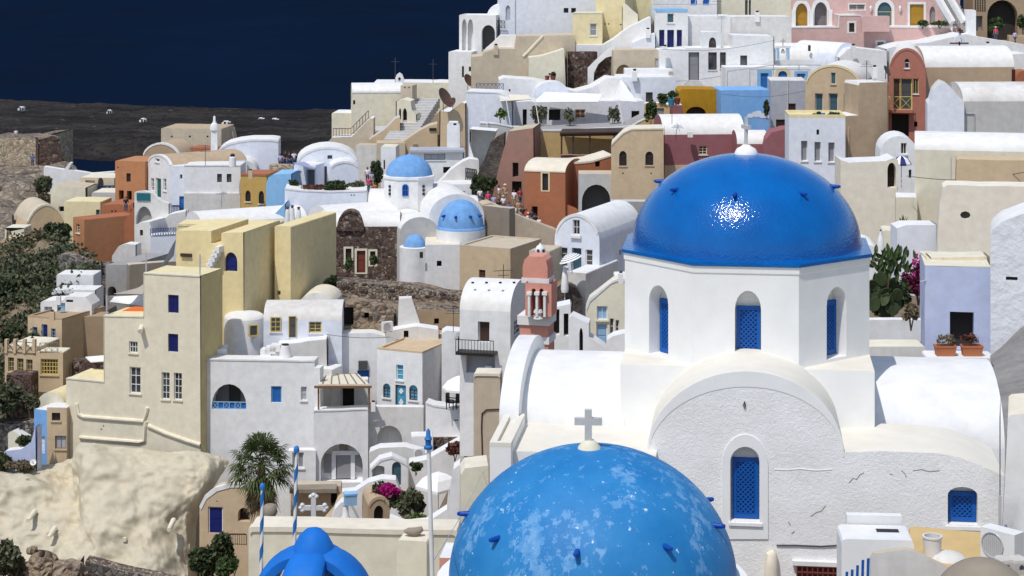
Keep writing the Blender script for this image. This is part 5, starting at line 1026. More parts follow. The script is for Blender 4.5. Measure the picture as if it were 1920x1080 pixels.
# white houses with blue doors
x = h('house', 'white house with three deep blue doors under one small square window', 'house', (1228, 18, 1290, 110), 236, 2, 6, 'white', 'lightblue', [W(1251, 25, 1264, 43, c='teal_grey', f='white_paint', bars=(0, 0)), Dr(1236, 56, 1246, 87, c='blue_deep', rec=.5), Dr(1251, 56, 1264, 91, c='blue_deep', rec=.5), Dr(1269, 56, 1279, 87, c='blue_deep', rec=.5)], rim='lightblue', rw=.3)
x = h('house', 'white flat-roofed house with two blue doors at the top edge', 'house', (1222, -30, 1345, 30), 246, 0, 6, 'white', 'white_clean', [Dr(1295, -14, 1307, 10, c='blue_door'), Dr(1318, -14, 1330, 10, c='blue_door')])
t = thing('canopy', 'grey slatted canopy frame above the blue-door house', 'canopy', P(1260, 12, 243)); m = MB()
for k in range(9): m.bar(P(1225+13*k, 8, 241), P(1230+13*k, -12, 244), .08)
m.bar(P(1224, 8, 241), P(1345, 8, 241), .1); m.build('frame', 'steel', t)
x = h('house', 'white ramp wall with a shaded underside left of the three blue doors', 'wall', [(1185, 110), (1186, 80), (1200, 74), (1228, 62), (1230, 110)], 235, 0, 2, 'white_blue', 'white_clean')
x = h('house', 'wide white house wall between the blue-door house and the pink mansion', 'house', (1288, 30, 1374, 120), 237, 0, 6, 'white', 'white_clean')
x = h('house', 'ivory layered house with two slatted windows below the top edge', 'house', (1344, -30, 1484, 30), 247, 0, 6, 'ivory', 'white_clean', [W(1397, 0, 1402, 28, c='dark_grey', f=None), W(1404, 0, 1408, 28, c='dark_grey', f=None)])
x = h('house', 'off-white stacked terrace walls left of the pink mansion', 'house', (1372, 31, 1484, 110), 236, 2, 5, 'white_worn', 'white_clean')
x = h('house', 'white house with brown arched window and brown-framed openings', 'house', [(1236, 190), (1236, 94), (1286, 92), (1286, 90), (1374, 90), (1374, 66), (1450, 68), (1452, 190)], 230, 1, 5, 'white', 'white_clean',
      [Dr(1291, 98, 1311, 151, c='grey_door', f='brown_door', rec=.3), W(1328, 98, 1344, 131, c='glass', f='brown_door', bars=(0, 0)), W(1350, 98, 1361, 128, c='glass', f='brown_door', bars=(0, 1)), W(1388, 104, 1401, 125, c='glass', f='brown_door', bars=(0, 0))])
x2 = h('house', 'white upper bay with a brown pointed-arch window', 'house', (1318, 60, 1352, 97), 230.6, 1, 3, 'white', 'white_clean', [W(1329, 70, 1343, 95, c='glass', f='brown_door', a=.5, bars=(1, 0))])
for k in range(3): addbox(x, 'door_step', 1286-3*k, 151+4*k, 1313+3*k, 156+4*k, .4+.3*k, 'grey_light')
x = h('house', 'white courtyard wall with blue-framed door, window and yellow arch', 'house', (1360, 126, 1520, 175), 226, 1, 4, 'white', 'white_clean',
      [Dr(1426, 137, 1441, 165, c='blue_mid', f='lightblue', sur='lightblue', sw=.4), Dr(1459, 133, 1476, 149, c='blue_mid', a=.5, sur='yellow_soft', sw=.35), W(1494, 138, 1510, 148, c='blue_deep', f='lightblue', sur='lightblue', sw=.3)])
t = thing('arbor', 'thin pipe frame arbor over the white courtyard', 'arbor', P(1400, 165, 223)); m = MB()
for u0, v0, u1, v1 in ((1364, 166, 1364, 134), (1406, 166, 1406, 130), (1364, 134, 1450, 122), (1406, 130, 1520, 131), (1450, 122, 1540, 122), (1450, 122, 1450, 140), (1498, 122, 1498, 131)): m.bar(P(u0, v0, 223), P(u1, v1, 223), .09)
m.build('frame', 'steel', t)
t = thing('bell_gable', 'pale blue and white bell gable on the long white vault', 'bell gable', P(1466, 112, 229)); q = 229/F; fr = Fr(P(1466, 112, 229), 0)
m = MB()
for u in (1458, 1477): p = P(u, 100, 229); m.box(p, (6*q, .6, 26*q))
p = P(1468, 88, 229); m.box(p, (28*q, .7, 4*q)); m.build('arch', 'white_clean', t); 
for u in (1458, 1477): m = MB(); m.box(P(u, 101, 228.6), (3*q, .2, 20*q)); m.build('pilaster', 'lightblue', t)
m = MB(); m.lathe(P(1468, 100, 229), [(.25, 0), (.2, .3), (.1, .5), (.01, .55)], 10); m.build('bell', 'steel', t); m = MB(); crossmesh(m, P(1468, 86, 229), .6, .9, .1); m.build('cross', 'grey', t)
x = h('house', 'long white vault with drain holes behind the bell gable', 'house', (1416, 112, 1580, 150), 232, 3, 6, 'white', 'white_roof', vx=1.9)
for u in (1441, 1519, 1550): m = MB(); m.lathe(P(u, 90, 231.2)+V((0, .6, 0)), [(.16, -.4), (.16, .3), (.01, .32)], 8); m.build('drain_hole', 'dark', x.o)
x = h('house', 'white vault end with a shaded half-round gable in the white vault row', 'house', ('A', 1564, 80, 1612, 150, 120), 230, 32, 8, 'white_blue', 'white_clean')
x = h('house', 'white lumpy roof terrace between the long vault and the rust-red gable', 'house', [(1572, 160), (1574, 108), (1590, 92), (1606, 90), (1662, 96), (1668, 160)], 227, 0, 5, 'white', 'white_clean')
x = h('house', 'white smooth roofs sloping right behind the rust-red gable', 'house', [(1660, 130), (1662, 92), (1690, 84), (1740, 80), (1810, 64), (1850, 72), (1925, 84), (1925, 130)], 236, 0, 8, 'white', 'white_clean')
x = h('house', 'white arched hood behind the rust-red gable', 'house', ('A', 1680, 81, 1720, 130, 96), 226, -10, 5, 'white', 'white_clean')
x = h('house', 'white plastered wall falling from the stairs at the top right', 'wall', [(1808, 130), (1810, 64), (1818, 62), (1860, 78), (1925, 90), (1925, 130)], 240, 0, 2, 'white', 'white_clean')
t = thing('bell_gable', 'small white bell gable with two dark crosses behind the rust-red gable', 'bell gable', P(1800, 90, 233)); q = 233/F
m = MB(); fr = Fr(P(1800, 92, 233), 0); z0 = P(0, 92, 233).z; o_ = [fr.pt(a*q, z0+b*q) for a, b in ((-18, 0), (-18, 10), (-10, 12), (-8, 22), (0, 29), (8, 22), (10, 12), (18, 10), (18, 0))]; hl = [fr.pt(a*q, z0+b*q) for a, b in ((-4, 10), (-4, 18), (0, 22), (4, 18), (4, 10))]
m.tess([o_, hl]); m.strip(o_, [p+V((0, .6, 0)) for p in o_]); m.strip(hl, [p+V((0, .6, 0)) for p in hl], True); m.build('gable', 'white_blue', t)
m = MB(); crossmesh(m, P(1800, 64, 233), .55, .75, .16); m.build('cross', 'dark_red', t); m = MB(); m.bar(P(1781, 81, 232.4), P(1816, 81, 232.4), .16); m.bar(P(1799, 78, 232.4), P(1799, 90, 232.4), .16); m.build('beam', 'dark_red', t)
# pink mansion
x = h('house', 'pink mansion with white-trimmed arches and ochre doors', 'house', (1484, -30, 1800, 60), 247, 2, 8, 'pink', 'pink',
      [Dr(1492, 6, 1514, 49, c='ochre_door', a=.4, sur='white_paint', sw=.35, rec=.5), Dr(1527, 4, 1551, 49, c='interior_grey', a=.4, sur='white_paint', sw=.35, rec=.8), W(1592, 8, 1622, 19, c='wood_dark', f='white_paint', sur='white_paint'), Dr(1645, 4, 1672, 48, c='teal_grey', f='yellow_frame', a=.4, sur='white_paint', sw=.35), Dr(1706, 8, 1732, 48, c='ochre_door', sur='white_paint', sw=.3), Ni(1743, 12, 1754, 45, a=.4, c='grey_door', rec=.3)])
for u in (1487, 1520, 1556): addbox(x, 'column', u-3.5, 18, u+3.5, 52, .5, 'white_paint')
for u in (1632, 1687):
    m = MB(); c = x.fr.pt(*x.fr.hit(u, 18), .2); m.lathe(c, [(.05, -.3), (.16, 0), (.2, .3), (.05, .5), (.01, .55)], 10); m.build('wall_lamp', 'white_paint', x.o)
x = h('wall', 'pink terrace wall with a white coping and two white-framed windows', 'wall', [(1482, 110), (1482, 51), (1572, 50), (1573, 28), (1614, 28), (1615, 50), (1700, 50), (1828, 51), (1828, 110)], 243, 2, 4, 'pink', 'white_clean', [W(1592, 43, 1602, 60, c='wood_dark', f='wood_dark', sur='white_paint', sw=.25), W(1645, 79, 1657, 91, c='yellow_frame', f='dark', sur='white_paint', sw=.25, bars=(2, 2))], rim='white_clean', rw=.14)
x = h('wall', 'pink planter wall on the terrace before the middle arch', 'wall', (1616, 30, 1668, 52), 241.5, 2, .6, 'pink', 'white_clean', ext=.5)
t = thing('stairs', 'outside stairs with white parapets at the right end of the pink mansion', 'stairs', P(1800, 45, 243)); m = MB()
for k in range(10): p = P(1810-3.5*k, 44-5.5*k, 242.6+.3*k); m.box(p+V((0, 0, -.4)), (1.6, .8, .8))
m.build('steps', 'grey', t, smooth=0)
for s_, dx in (('near', -10), ('far', 12)):
    m = MB(); p, q_ = P(1796+dx, 42, 242.2), P(1762+dx, -16, 245.2); m.strip([p, q_], [p+V((0, 0, -1.3)), q_+V((0, 0, -1.3))]); m.bar(p, q_, .55, .7); m.build('parapet', 'white_clean', t)
x = h('house', 'white square end pillar at the foot of the mansion stairs', 'wall', (1812, 19, 1830, 80), 241, -6, 2.5, 'white', 'white_clean')
x = h('house', 'tan arcade building with a dark archway and a pierced stone screen', 'house', (1824, -30, 1930, 80), 249, -2, 6, 'brown_tan', 'brown_tan', [Ho(1851, 0, 1908, 76, a=.4, rec=1.5), Ho(1830, 30, 1842, 58, c='grey_door')])
fr = x.fr; m = MB()
for i in range(5):
    for j in range(5): m.box(fr.pt(*fr.hit(1829+i*4.4, 1+j*4.6), .0), (.16, .12, .2))
m.build('screen', 'dark', x.o)
x = h('wall', 'low tan wall beside the archway at the right edge', 'wall', (1892, 66, 1930, 95), 244, 0, 1, 'tan', 'tan')

# ---------------------------------------------------------------- sail terrace
x = h('house', 'white terrace house back wall with dark doorways under canvas sails', 'house', (945, 190, 1210, 250), 218, 3, 4, 'white_blue', 'white_roof', [Ho(980, 205, 988, 235), Ho(1029, 205, 1051, 226), Ho(1003, 200, 1026, 235, c='interior_grey'), W(1078, 205, 1098, 222, c='wood', f='white_paint', bars=(1, 0)), Ho(1184, 208, 1199, 236)])
x = h('house', 'white wall block left of the canvas sails', 'house', [(873, 260), (874, 172), (935, 174), (950, 178), (960, 192), (962, 260)], 214, -4, 5, 'white_blue', 'white_clean', rim='white_clean', rw=.08)
x = h('house', 'white lumpy vault row behind the canvas sails', 'house', [(935, 200), (936, 150), (945, 146), (1000, 150), (1022, 154), (1032, 158), (1062, 168), (1080, 172), (1110, 164), (1130, 152), (1140, 146), (1160, 148), (1175, 165), (1178, 200)], 225, 2, 5, 'white', 'white_roof', [Ho(954, 167, 957, 173)])
x = h('house', 'blue-grey shaded vault mouth between the lumpy white vaults', 'house', ('A', 1004, 153, 1066, 195, 174), 222.5, 2, 3, 'white_blue', 'white_roof')
x = h('house', 'white vault house right of the canvas sails', 'house', ('A', 1124, 146, 1180, 240, 180), 221, -10, 5, 'white', 'white_clean')
x = h('house', 'white flat house with one brown-framed window beside the mustard house', 'house', (1164, 145, 1268, 245), 222.5, 4, 6, 'white_blue', 'white_clean', [W(1211, 173, 1224, 191, c='dark_grey', f='wood_dark', bars=(1, 1))])
addbox(x, 'lamp', 1256, 135, 1264, 142, .3, 'canvas_grey', off=-1)
def sail(label, pts, m_='canvas', sag=.3, D=None):
    q4 = [P(*p) for p in pts]; n = 8; rows = []
    for j in range(n+1):
        row = []
        for i in range(n+1):
            a = q4[0].lerp(q4[1], i/n); b = q4[3].lerp(q4[2], i/n); p = a.lerp(b, j/n); row.append(p-V((0, 0, sag*sin(pi*i/n)*sin(pi*j/n))))
        rows.append(row)
    m = sheet_mesh(rows); m2 = [[p-V((0, 0, .04)) for p in r] for r in rows]
    for a, b in zip(m2, m2[1:]): m.strip(a, b)
    return tag(m.build('shade_sail', m_, loc=q4[0]), label, 'shade sail')
sail('wide cream shade sail over the white terrace', [(998, 192, 212), (1122, 191, 212), (1130, 176, 217), (1022, 172, 217)], 'canvas_white')
sail('small cream shade sail at the left of the white terrace', [(938, 190, 211), (998, 186, 212), (990, 178, 216), (936, 176, 216)], 'canvas')
sail('pointed white shade sail at the right of the white terrace', [(1150, 188, 211), (1195, 191, 212), (1165, 150, 214), (1163, 150, 214)], 'canvas_white', .1)
x = h('house', 'long grey-edged white terrace wall below the canvas sails', 'wall', [(898, 290), (900, 230), (930, 232), (960, 238), (1100, 240), (1160, 238), (1162, 290)], 208, 2, 1.5, 'grey_light', 'white_clean', rim='white_clean', rw=.08)
for u, lab in ((905, 'first leaning white sail pole on the terrace edge'), (949, 'second leaning white sail pole beside the pale shrub'), (1003, 'third leaning white sail pole under the wide sail'), (1160, 'right white sail pole below the pointed sail')):
    m = MB(); m.bar(P(u+8, 236, 207), P(u, 186, 207), .1); tag(m.build('sail_pole', 'white_paint', loc=P(u+8, 236, 207)), lab, 'pole', 'leaning sail poles')
# mustard, blue, grey and ochre group
x = h('house', 'mustard yellow house with a low dark arch', 'house', [(1272, 250), (1273, 172), (1278, 167), (1344, 168), (1351, 176), (1352, 250)], 216, 0, 5, 'mustard', 'mustard', [Ho(1286, 200, 1324, 228, a=.5, rec=1.2, c='wood_dark')])
x = h('house', 'small dark red wall right of the ochre gate under potted plants', 'wall', (1250, 197, 1280, 230), 213, 0, 3, 'rose', 'white_clean')
x = h('house', 'ochre gate with a grey door under a canvas roof line', 'house', [(1206, 260), (1208, 194), (1246, 193), (1256, 205), (1256, 260)], 211, -4, 2, 'ochre', 'white_clean', [Dr(1226, 203, 1245, 238, c='grey_door')])
x = h('house', 'sky blue house wall with a painted cloud', 'house', (1352, 169, 1446, 270), 213, 3, 6, 'skyblue', 'skyblue')
fr = x.fr; m = MB()
for du, dv, r in ((0, 0, 9), (12, 3, 8), (-11, 3, 7), (22, 5, 5), (4, -3, 6)): 
    c = fr.pt(*fr.hit(1418+du, 214+dv), .012); m.face([c+fr.x*(r*.06*cos(2*pi*k/14))+V((0, 0, r*.035*sin(2*pi*k/14)))+fr.n*(.002*abs(du)) for k in range(14)])
m.build('painted_cloud', 'white_blue', x.o)
x = h('house', 'grey weathered house with two dark barred windows', 'house', (1445, 151, 1512, 270), 210, -4, 6, 'grey_blue', 'white_worn', [W(1478, 194, 1492, 213, c='dark', f='brown_door', bars=(2, 2)), W(1455, 224, 1472, 242, c='dark', f='brown_door', bars=(2, 2))])
m = MB(); pp = [x.fr.pt(*x.fr.hit(*p), .05) for p in [(1477, 150), (1477, 240)]]; m.tube(pp, .07, 6); m.build('drainpipe', 'grey_light', x.o)
# ochre gabled house with three teal windows
x = h('house', 'ochre gabled house with three tall teal windows and a small upper window', 'house', ('A', 1510, 122, 1614, 330, 162), 196, -18, 9, 'sand', 'white_roof', [W(1558, 136, 1567, 158, c='teal_grey', f='white_paint', bars=(0, 0)), W(1528, 175, 1543, 212, c='teal_grey', f='white_paint', bars=(0, 0), rec=.3), Dr(1554, 175, 1571, 212, c='teal_grey', f='white_paint', rec=.3), W(1582, 176, 1597, 212, c='teal_grey', f='white_paint', bars=(0, 0), rec=.3)], rim='yellow_soft', n_arc=16)
x = h('house', 'white house block with three narrow windows below the ochre gable', 'house', (1479, 221, 1585, 360), 178, -4, 5, 'white_blue', 'yellow_soft', [W(1502, 264, 1514, 302, c='grey_door', f='white_paint', bars=(0, 0), rec=.35), W(1527, 266, 1539, 303, c='grey_door', f='white_paint', bars=(0, 0), rec=.35), W(1553, 267, 1565, 304, c='grey_door', f='white_paint', bars=(0, 0), rec=.35), Ho(1531, 243, 1536, 253, rec=.35)], parapet=(.3, .2), ext=5)
x = h('house', 'tan wall wing right of the three narrow windows', 'house', [(1582, 330), (1582, 218), (1610, 216), (1610, 160), (1612, 155), (1664, 154), (1666, 330)], 183, 10, 4, 'tan', 'white_roof', ext=4)
m = MB(); p = x.fr.pt(*x.fr.hit(1591, 238), .06); m.bar(p, V((p.x, p.y, P(0, 310, 183).z)), .12); m.build('drainpipe', 'sand', x.o)
# rust-red gable
x = h('house', 'tall rust-red gabled house with yellow balcony doors and a long white vault roof', 'house', ('A', 1666, 91, 1736, 330, 140), 186, -12, 13, 'rust', 'white_roof', [W(1696, 110, 1705, 128, c='dark', f='white_paint', a=.4, bars=(0, 0)), Dr(1675, 147, 1688, 204, c='wood_dark', f='yellow_paint', rec=.3), Dr(1689, 147, 1710, 204, c='dark_grey', f='yellow_paint', rec=.3), W(1712, 147, 1722, 176, c='dark', f='yellow_paint', bars=(1, 0)), Ho(1672, 214, 1704, 256, c='interior_shade', rec=1.0), Ho(1714, 228, 1720, 238)], rim='rust', n_arc=16)
railing(x, [(1666, 206), (1710, 206)], 26, 'yellow_paint', 2, True, off=.9)
addbox(x, 'balcony_floor', 1666, 205, 1711, 210, 1.0, 'rust')
x = h('house', 'tan side wing with a long white roof right of the rust-red gable', 'house', (1734, 126, 1902, 260), 190, 4, 6, 'tan', 'white_roof', vx=2.0)
addbox(x, 'corner_strip', 1897, 130, 1903, 160, .1, 'dark_red')
x = h('house', 'terracotta slanted roof scrap at the right edge', 'house', [(1900, 160), (1902, 150), (1912, 134), (1928, 132), (1928, 160)], 196, 0, 3, 'terracotta', 'terracotta')
x = h('house', 'white-edged roof hump at the far right behind the tan side wing', 'house', [(1880, 170), (1882, 110), (1900, 102), (1928, 100), (1928, 170)], 200, 0, 5, 'white', 'white_clean')
# white gable right
x = h('house', 'pale white gabled house with two vents and a flat shaded side wall', 'house', [(1738, 300), (1739, 195), (1744, 190), (1750, 170), (1758, 160), (1764, 155), (1775, 159), (1790, 172), (1800, 185), (1808, 190), (1808, 300)], 166, -10, 4.5, 'white_blue', 'white_worn')
x = h('house', 'long flaking white roof with a plain grey-white wall at the right edge', 'house', (1806, 190, 1940, 300), 166.5, 2, 6, 'grey_light', 'white_worn', vx=1.5)
m = MB(); pp = [x.fr.pt(*x.fr.hit(*p), .06) for p in [(1806-9, 213), (1827, 213), (1827, 245)]]; m.tube(pp, .05, 6); m.build('pipe', 'grey_blue', x.o)
m = MB(); m.box(P(1888, 185, 168), (.5, .4, .35)); m.build('roof_vent', 'dark', x.o)
# long cream house
x = h('house', 'long pale cream house with a smooth rounded white roof', 'house', (1715, 283, 1940, 520), 120, -12, 4.6, 'ivory', 'white_roof', ext=4, vx=.95)
x2 = h('house', 'lower cream wing of the long pale cream house', 'house', (1680, 370, 1720, 520), 119, -10, 4, 'ivory', 'white_clean')
x = h('house', 'sand-coloured flat patch wall at the right edge', 'house', [(1784, 380), (1794, 300), (1800, 298), (1940, 301), (1940, 380)], 112, -12, 3, 'sand', 'sand')
x = h('house', 'ivory house with a round porthole window beside the rough white wall', 'house', [(1756, 510), (1758, 440), (1762, 380), (1768, 352), (1776, 347), (1940, 350), (1940, 510)], 98, -11, 4, 'cream_light', 'cream_light', ops=[O('p', 1800, 396, 1820, 411, c='dark_grey', a=.5, rec=.3)], ext=3)
x = h('house', 'white house with a small window under a blue and white parasol', 'house', ('A', 1650, 255, 1722, 370, 290), 136, -6, 4, 'white', 'white_clean', [W(1689, 268, 1700, 289, c='wood_dark', f='white_paint', bars=(1, 0)), Ho(1704, 318, 1709, 335)])
x = h('house', 'tall plain off-white wall right of the blue dome with a dark arched doorway', 'house', [(1575, 560), (1576, 300), (1592, 305), (1660, 302), (1676, 296), (1684, 300), (1684, 360), (1680, 362), (1680, 560)], 130, -2, 5, 'cream_light', 'white_clean', [Ho(1664, 305, 1680, 352, a=.3, rec=.8)], ext=4)
railing(x, [(1679, 367), (1708, 365)], 32, 'white_paint', 2, True, off=.3)
x = h('house', 'white vaulted shed with a tiny chimney left of the green shrubs', 'house', ('A', 1600, 460, 1660, 560, 500), 104, -4, 4, 'white', 'white_clean')
t = thing('chimney', 'small white bottle chimney with a dark tip beside the green shrubs', 'chimney', P(1651, 470, 102)); q = 102/F
m = MB(); m.lathe(P(1651, 470, 102), [(6*q, -10*q), (6*q, 18*q), (4*q, 26*q), (2*q, 32*q), (2*q, 36*q), (.01, 37*q)], 14); m.build('stack', 'white', t); m = MB(); m.lathe(P(1651, 434, 102), [(1.5*q, 0), (1.8*q, 2*q), (.01, 4*q)], 8); m.build('tip', 'dark', t)
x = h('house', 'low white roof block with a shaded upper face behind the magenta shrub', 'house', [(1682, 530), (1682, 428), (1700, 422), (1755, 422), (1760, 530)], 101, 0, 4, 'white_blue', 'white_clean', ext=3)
x = h('house', 'cream wall with an arched window behind the green shrubs', 'house', (1656, 432, 1690, 530), 106, -6, 3, 'ivory', 'ivory', [Ho(1670, 452, 1684, 470, a=.5)])
# lavender house and rough white wall
x = h('house', 'lavender blue house front with a dark doorway behind two flower boxes', 'house', (1734, 500, 1857, 700), 74, -9, 3.5, 'lavender', 'ivory', [Ho(1781, 585, 1826, 655, rec=.6, c='interior_shade')], parapet=(.03, .12), ext=1)
m = MB(); c = x.fr.pt(*x.fr.hit(1736, 526), 0); m.bar(c, c+V((-.25, -.2, 0)), .03); m.build('spout', 'white_paint', x.o)
x = h('wall', 'rusty-stained cream parapet on top of the lavender house', 'wall', [(1737, 502), (1746, 483), (1850, 481), (1856, 502)], 75.5, -3, 1.5, 'rust_cream', 'ivory', ext=.2)
x = h('wall', 'white curved outline wall left of the lavender house', 'wall', (1628, 600, 1732, 700), 77, 0, .5, 'white_clean', 'white_clean')
x = h('wall', 'white ledge slab below the shrubs', 'wall', (1628, 650, 1736, 680), 72, 0, 3, 'white_worn', 'ivory', ext=.5)
x = h('house', 'tall rough white plastered wall at the right edge', 'house', [(1857, 700), (1857, 440), (1862, 430), (1880, 415), (1920, 400), (1940, 397), (1940, 700)], 70, -14, 3, 'white_rough', 'white_clean', [Ho(1886, 519, 1908, 526, rec=.2)])
rows = sheet([[(1856, 668, 69), (1890, 640, 69), (1925, 606, 69), (1960, 590, 69)], [(1862, 690, 66), (1900, 672, 66), (1935, 660, 66), (1960, 650, 66)], [(1868, 780, 60), (1905, 775, 60), (1940, 770, 60), (1970, 768, 60)], [(1880, 880, 56), (1910, 880, 56), (1950, 880, 56), (1980, 880, 56)]], 24, 30, .12, 1.2, 4)
tag(sheet_mesh(rows).build('rocky_path', 'path_rough'), kind='structure')
# ================================================================ plastered cliff, ruin, slope
rows = sheet([[(-30, 874, 147), (60, 872, 147), (128, 866, 146.5), (150, 834, 143.6), (270, 842, 143.2), (378, 848, 143.2), (428, 868, 144.6)],
              [(-30, 900, 142), (60, 905, 142.5), (135, 905, 144), (158, 880, 139.8), (270, 890, 139.5), (376, 895, 140), (410, 900, 143.5)],
              [(-30, 985, 139), (60, 985, 139), (140, 990, 137.5), (180, 980, 136.5), (270, 980, 137), (352, 975, 139), (376, 962, 142.5)],
              [(-30, 1030, 137), (60, 1035, 136), (150, 1050, 135), (220, 1070, 134), (290, 1085, 134), (345, 1062, 137), (368, 1010, 141.5)],
              [(-30, 1120, 134), (60, 1120, 133), (150, 1130, 132), (220, 1140, 131), (290, 1150, 131), (345, 1140, 134), (372, 1120, 139)]], 170, 110, .85, .34, 11, .45)
tag(sheet_mesh(rows).build('cliff', 'cliff_cream', smooth=70), kind='structure')
for k, (u, v) in enumerate([(180, 995), (93, 1003), (235, 1007), (318, 988), (55, 971), (98, 1022)]):
    c = P(u, v, 136.2 if k < 4 else 138); m = MB(); m.tube([c+V((0, 1.6, .0)), c+V((0, -.35, -.1))], [.2, .15], 10)
    tag(m.build('drain_pipe', 'ivory', loc=c), ['pale drain stub in the middle of the plastered cliff', 'pale drain stub low on the left of the plastered cliff', 'pale drain stub right of centre near the cliff foot', 'pale drain stub near the cave house edge of the cliff', 'small drain stub highest at the left of the cliff', 'drain stub lowest at the cliff foot'][k], 'pipe', 'drain stubs on the plastered cliff')
x = h('wall', 'dark rubble wall at the foot of the plastered cliff', 'wall', [(150, 1120), (160, 1052), (220, 1068), (330, 1092), (340, 1120)], 130, 0, 2, 'stone_grey', 'rubble', ext=2)
def rockmesh(mb, c, r, sd, sq=(1, 1, 1)):
    bm = bmesh.new(); bmesh.ops.create_icosphere(bm, subdivisions=3, radius=1); i = len(mb.v); ix = {}
    for k, v in enumerate(bm.verts):
        d = v.co.normalized(); f = 1+.35*noise.noise(d*1.3+V((sd, 0, 0)))+.14*noise.noise(d*3.5+V((0, sd, 0)))+.06*noise.noise(d*9); ix[v] = i+k; mb.v.append(V(c)+V((d.x*r*f*sq[0], d.y*r*f*sq[1], d.z*r*f*sq[2])))
    mb.f += [[ix[v] for v in f.verts] for f in bm.faces]; bm.free()
for u, v, rr, lab in ((75, 1066, 32, 'large tan boulder at the lower left corner below the cliff'), (128, 1074, 30, 'second tan boulder right of the large one below the cliff'), (60, 1032, 9, 'small dark stone on the cliff foot ledge')):
    mb = MB(); c = P(u, v, 129); rockmesh(mb, c, rr*129/F, u*.3, (1.15, 1, .85)); tag(mb.build('boulder', 'rock', loc=c, smooth=25), lab, 'boulder')
# castle ruin and rocky slope at far left
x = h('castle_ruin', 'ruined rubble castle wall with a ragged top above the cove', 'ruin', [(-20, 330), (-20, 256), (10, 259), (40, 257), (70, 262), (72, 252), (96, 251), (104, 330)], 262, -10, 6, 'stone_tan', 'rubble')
x = h('castle_ruin', 'dark shaded rubble corner of the castle ruin beside the cove', 'ruin', [(72, 330), (74, 262), (98, 255), (112, 258), (118, 300), (120, 330)], 259, 20, 4, 'stone_dark', 'rubble')  # darker stone puts the shade of this corner into its colour
rows = sheet([[(-30, 305, 262), (60, 305, 262), (115, 300, 262), (150, 322, 258)], [(-30, 345, 245), (40, 345, 245), (90, 345, 245), (130, 355, 240)], [(-30, 400, 228), (20, 405, 228), (60, 400, 226), (110, 400, 225)], [(-30, 480, 206), (20, 485, 206), (60, 480, 205), (110, 470, 205)]], 50, 40, 1.6, .2, 2)
tag(sheet_mesh(rows).build('rocky_slope', 'scree', smooth=30), kind='structure')
slope = [[(-30, 470, 200), (40, 462, 199), (90, 440, 198), (135, 470, 192), (180, 500, 180)], [(-30, 530, 186), (30, 520, 186), (80, 500, 186), (120, 520, 180), (150, 540, 174)], [(-30, 600, 172), (20, 590, 172), (60, 570, 173), (85, 575, 170), (110, 600, 163)], [(-30, 690, 160), (0, 690, 160), (20, 680, 160), (45, 660, 160), (60, 660, 159)], [(-30, 780, 150), (0, 780, 150), (10, 770, 150), (20, 760, 152), (40, 750, 152)]]
rows = sheet(slope, 60, 60, .8, .3, 5); tag(sheet_mesh(rows).build('green_slope', 'dirt'), kind='structure')

# ---------------------------------------------------------------- foliage
RNG = random.Random(3)
def quad_leaf(mb, c, s, asp=1.8):
    d = V((RNG.gauss(0, 1), RNG.gauss(0, 1), RNG.gauss(0, 1)+.3)).normalized(); e = d.cross(V((RNG.gauss(0, 1), RNG.gauss(0, 1), RNG.gauss(0, 1)))).normalized(); s *= RNG.uniform(.6, 1.3)
    i = len(mb.v); a, b = d*s*asp*.5, e*s*.5; mb.v += [c-a, c+b, c+a, c-b]; mb.f.append([i, i+1, i+2, i+3])
def cloud(mb, c, r, n, s, lumps=9, asp=1.8):
    c = V(c); L = []
    for k in range(lumps):
        a, z = RNG.uniform(0, 2*pi), RNG.uniform(-.6, .8); q = sqrt(max(0, 1-z*z))*RNG.uniform(.35, .75)
        L.append((V((cos(a)*q*r[0], sin(a)*q*r[1], z*r[2]*.7)), RNG.uniform(.28, .52)))
    for k in range(n):
        o, f = L[RNG.randrange(lumps)]; d = V((RNG.gauss(0, 1), RNG.gauss(0, 1), RNG.gauss(0, 1))).normalized()*RNG.uniform(.55, 1.08)
        quad_leaf(mb, c+o+V((d.x*r[0], d.y*r[1], d.z*r[2]))*f, s, asp)
def shrub(label, u, v, D, wpx, hpx, m_='leaf_mid', n=900, s=None, name='shrub', cat='shrub', stem=True, group=None, m2=None, n2=0):
    q = D/F; c = P(u, v, D); rx, rz = wpx*q/2, hpx*q/2; t = thing(name, label, cat, c, group); s = s or max(.07, 3.0*q)
    mb = MB(); cloud(mb, c+V((0, 0, rz)), (rx, rx*.8, rz), n, s); mb.build('foliage', m_, t, smooth=0)
    if m2: mb = MB(); cloud(mb, c+V((0, -.1*rx, rz*1.1)), (rx, rx*.8, rz), n2, s, 6); mb.build('blossom', m2, t, smooth=0)
    if stem:
        mb = MB()
        for k in range(3): a = k*2.1; mb.tube([c-V((0, 0, .3)), c+V((cos(a)*rx*.3, sin(a)*rx*.3, rz*.7)), c+V((cos(a)*rx*.55, sin(a)*rx*.5, rz*1.25))], [.03*rx+.02, .02*rx+.015, .01], 5)
        mb.build('stem', 'bark', t)
    return t
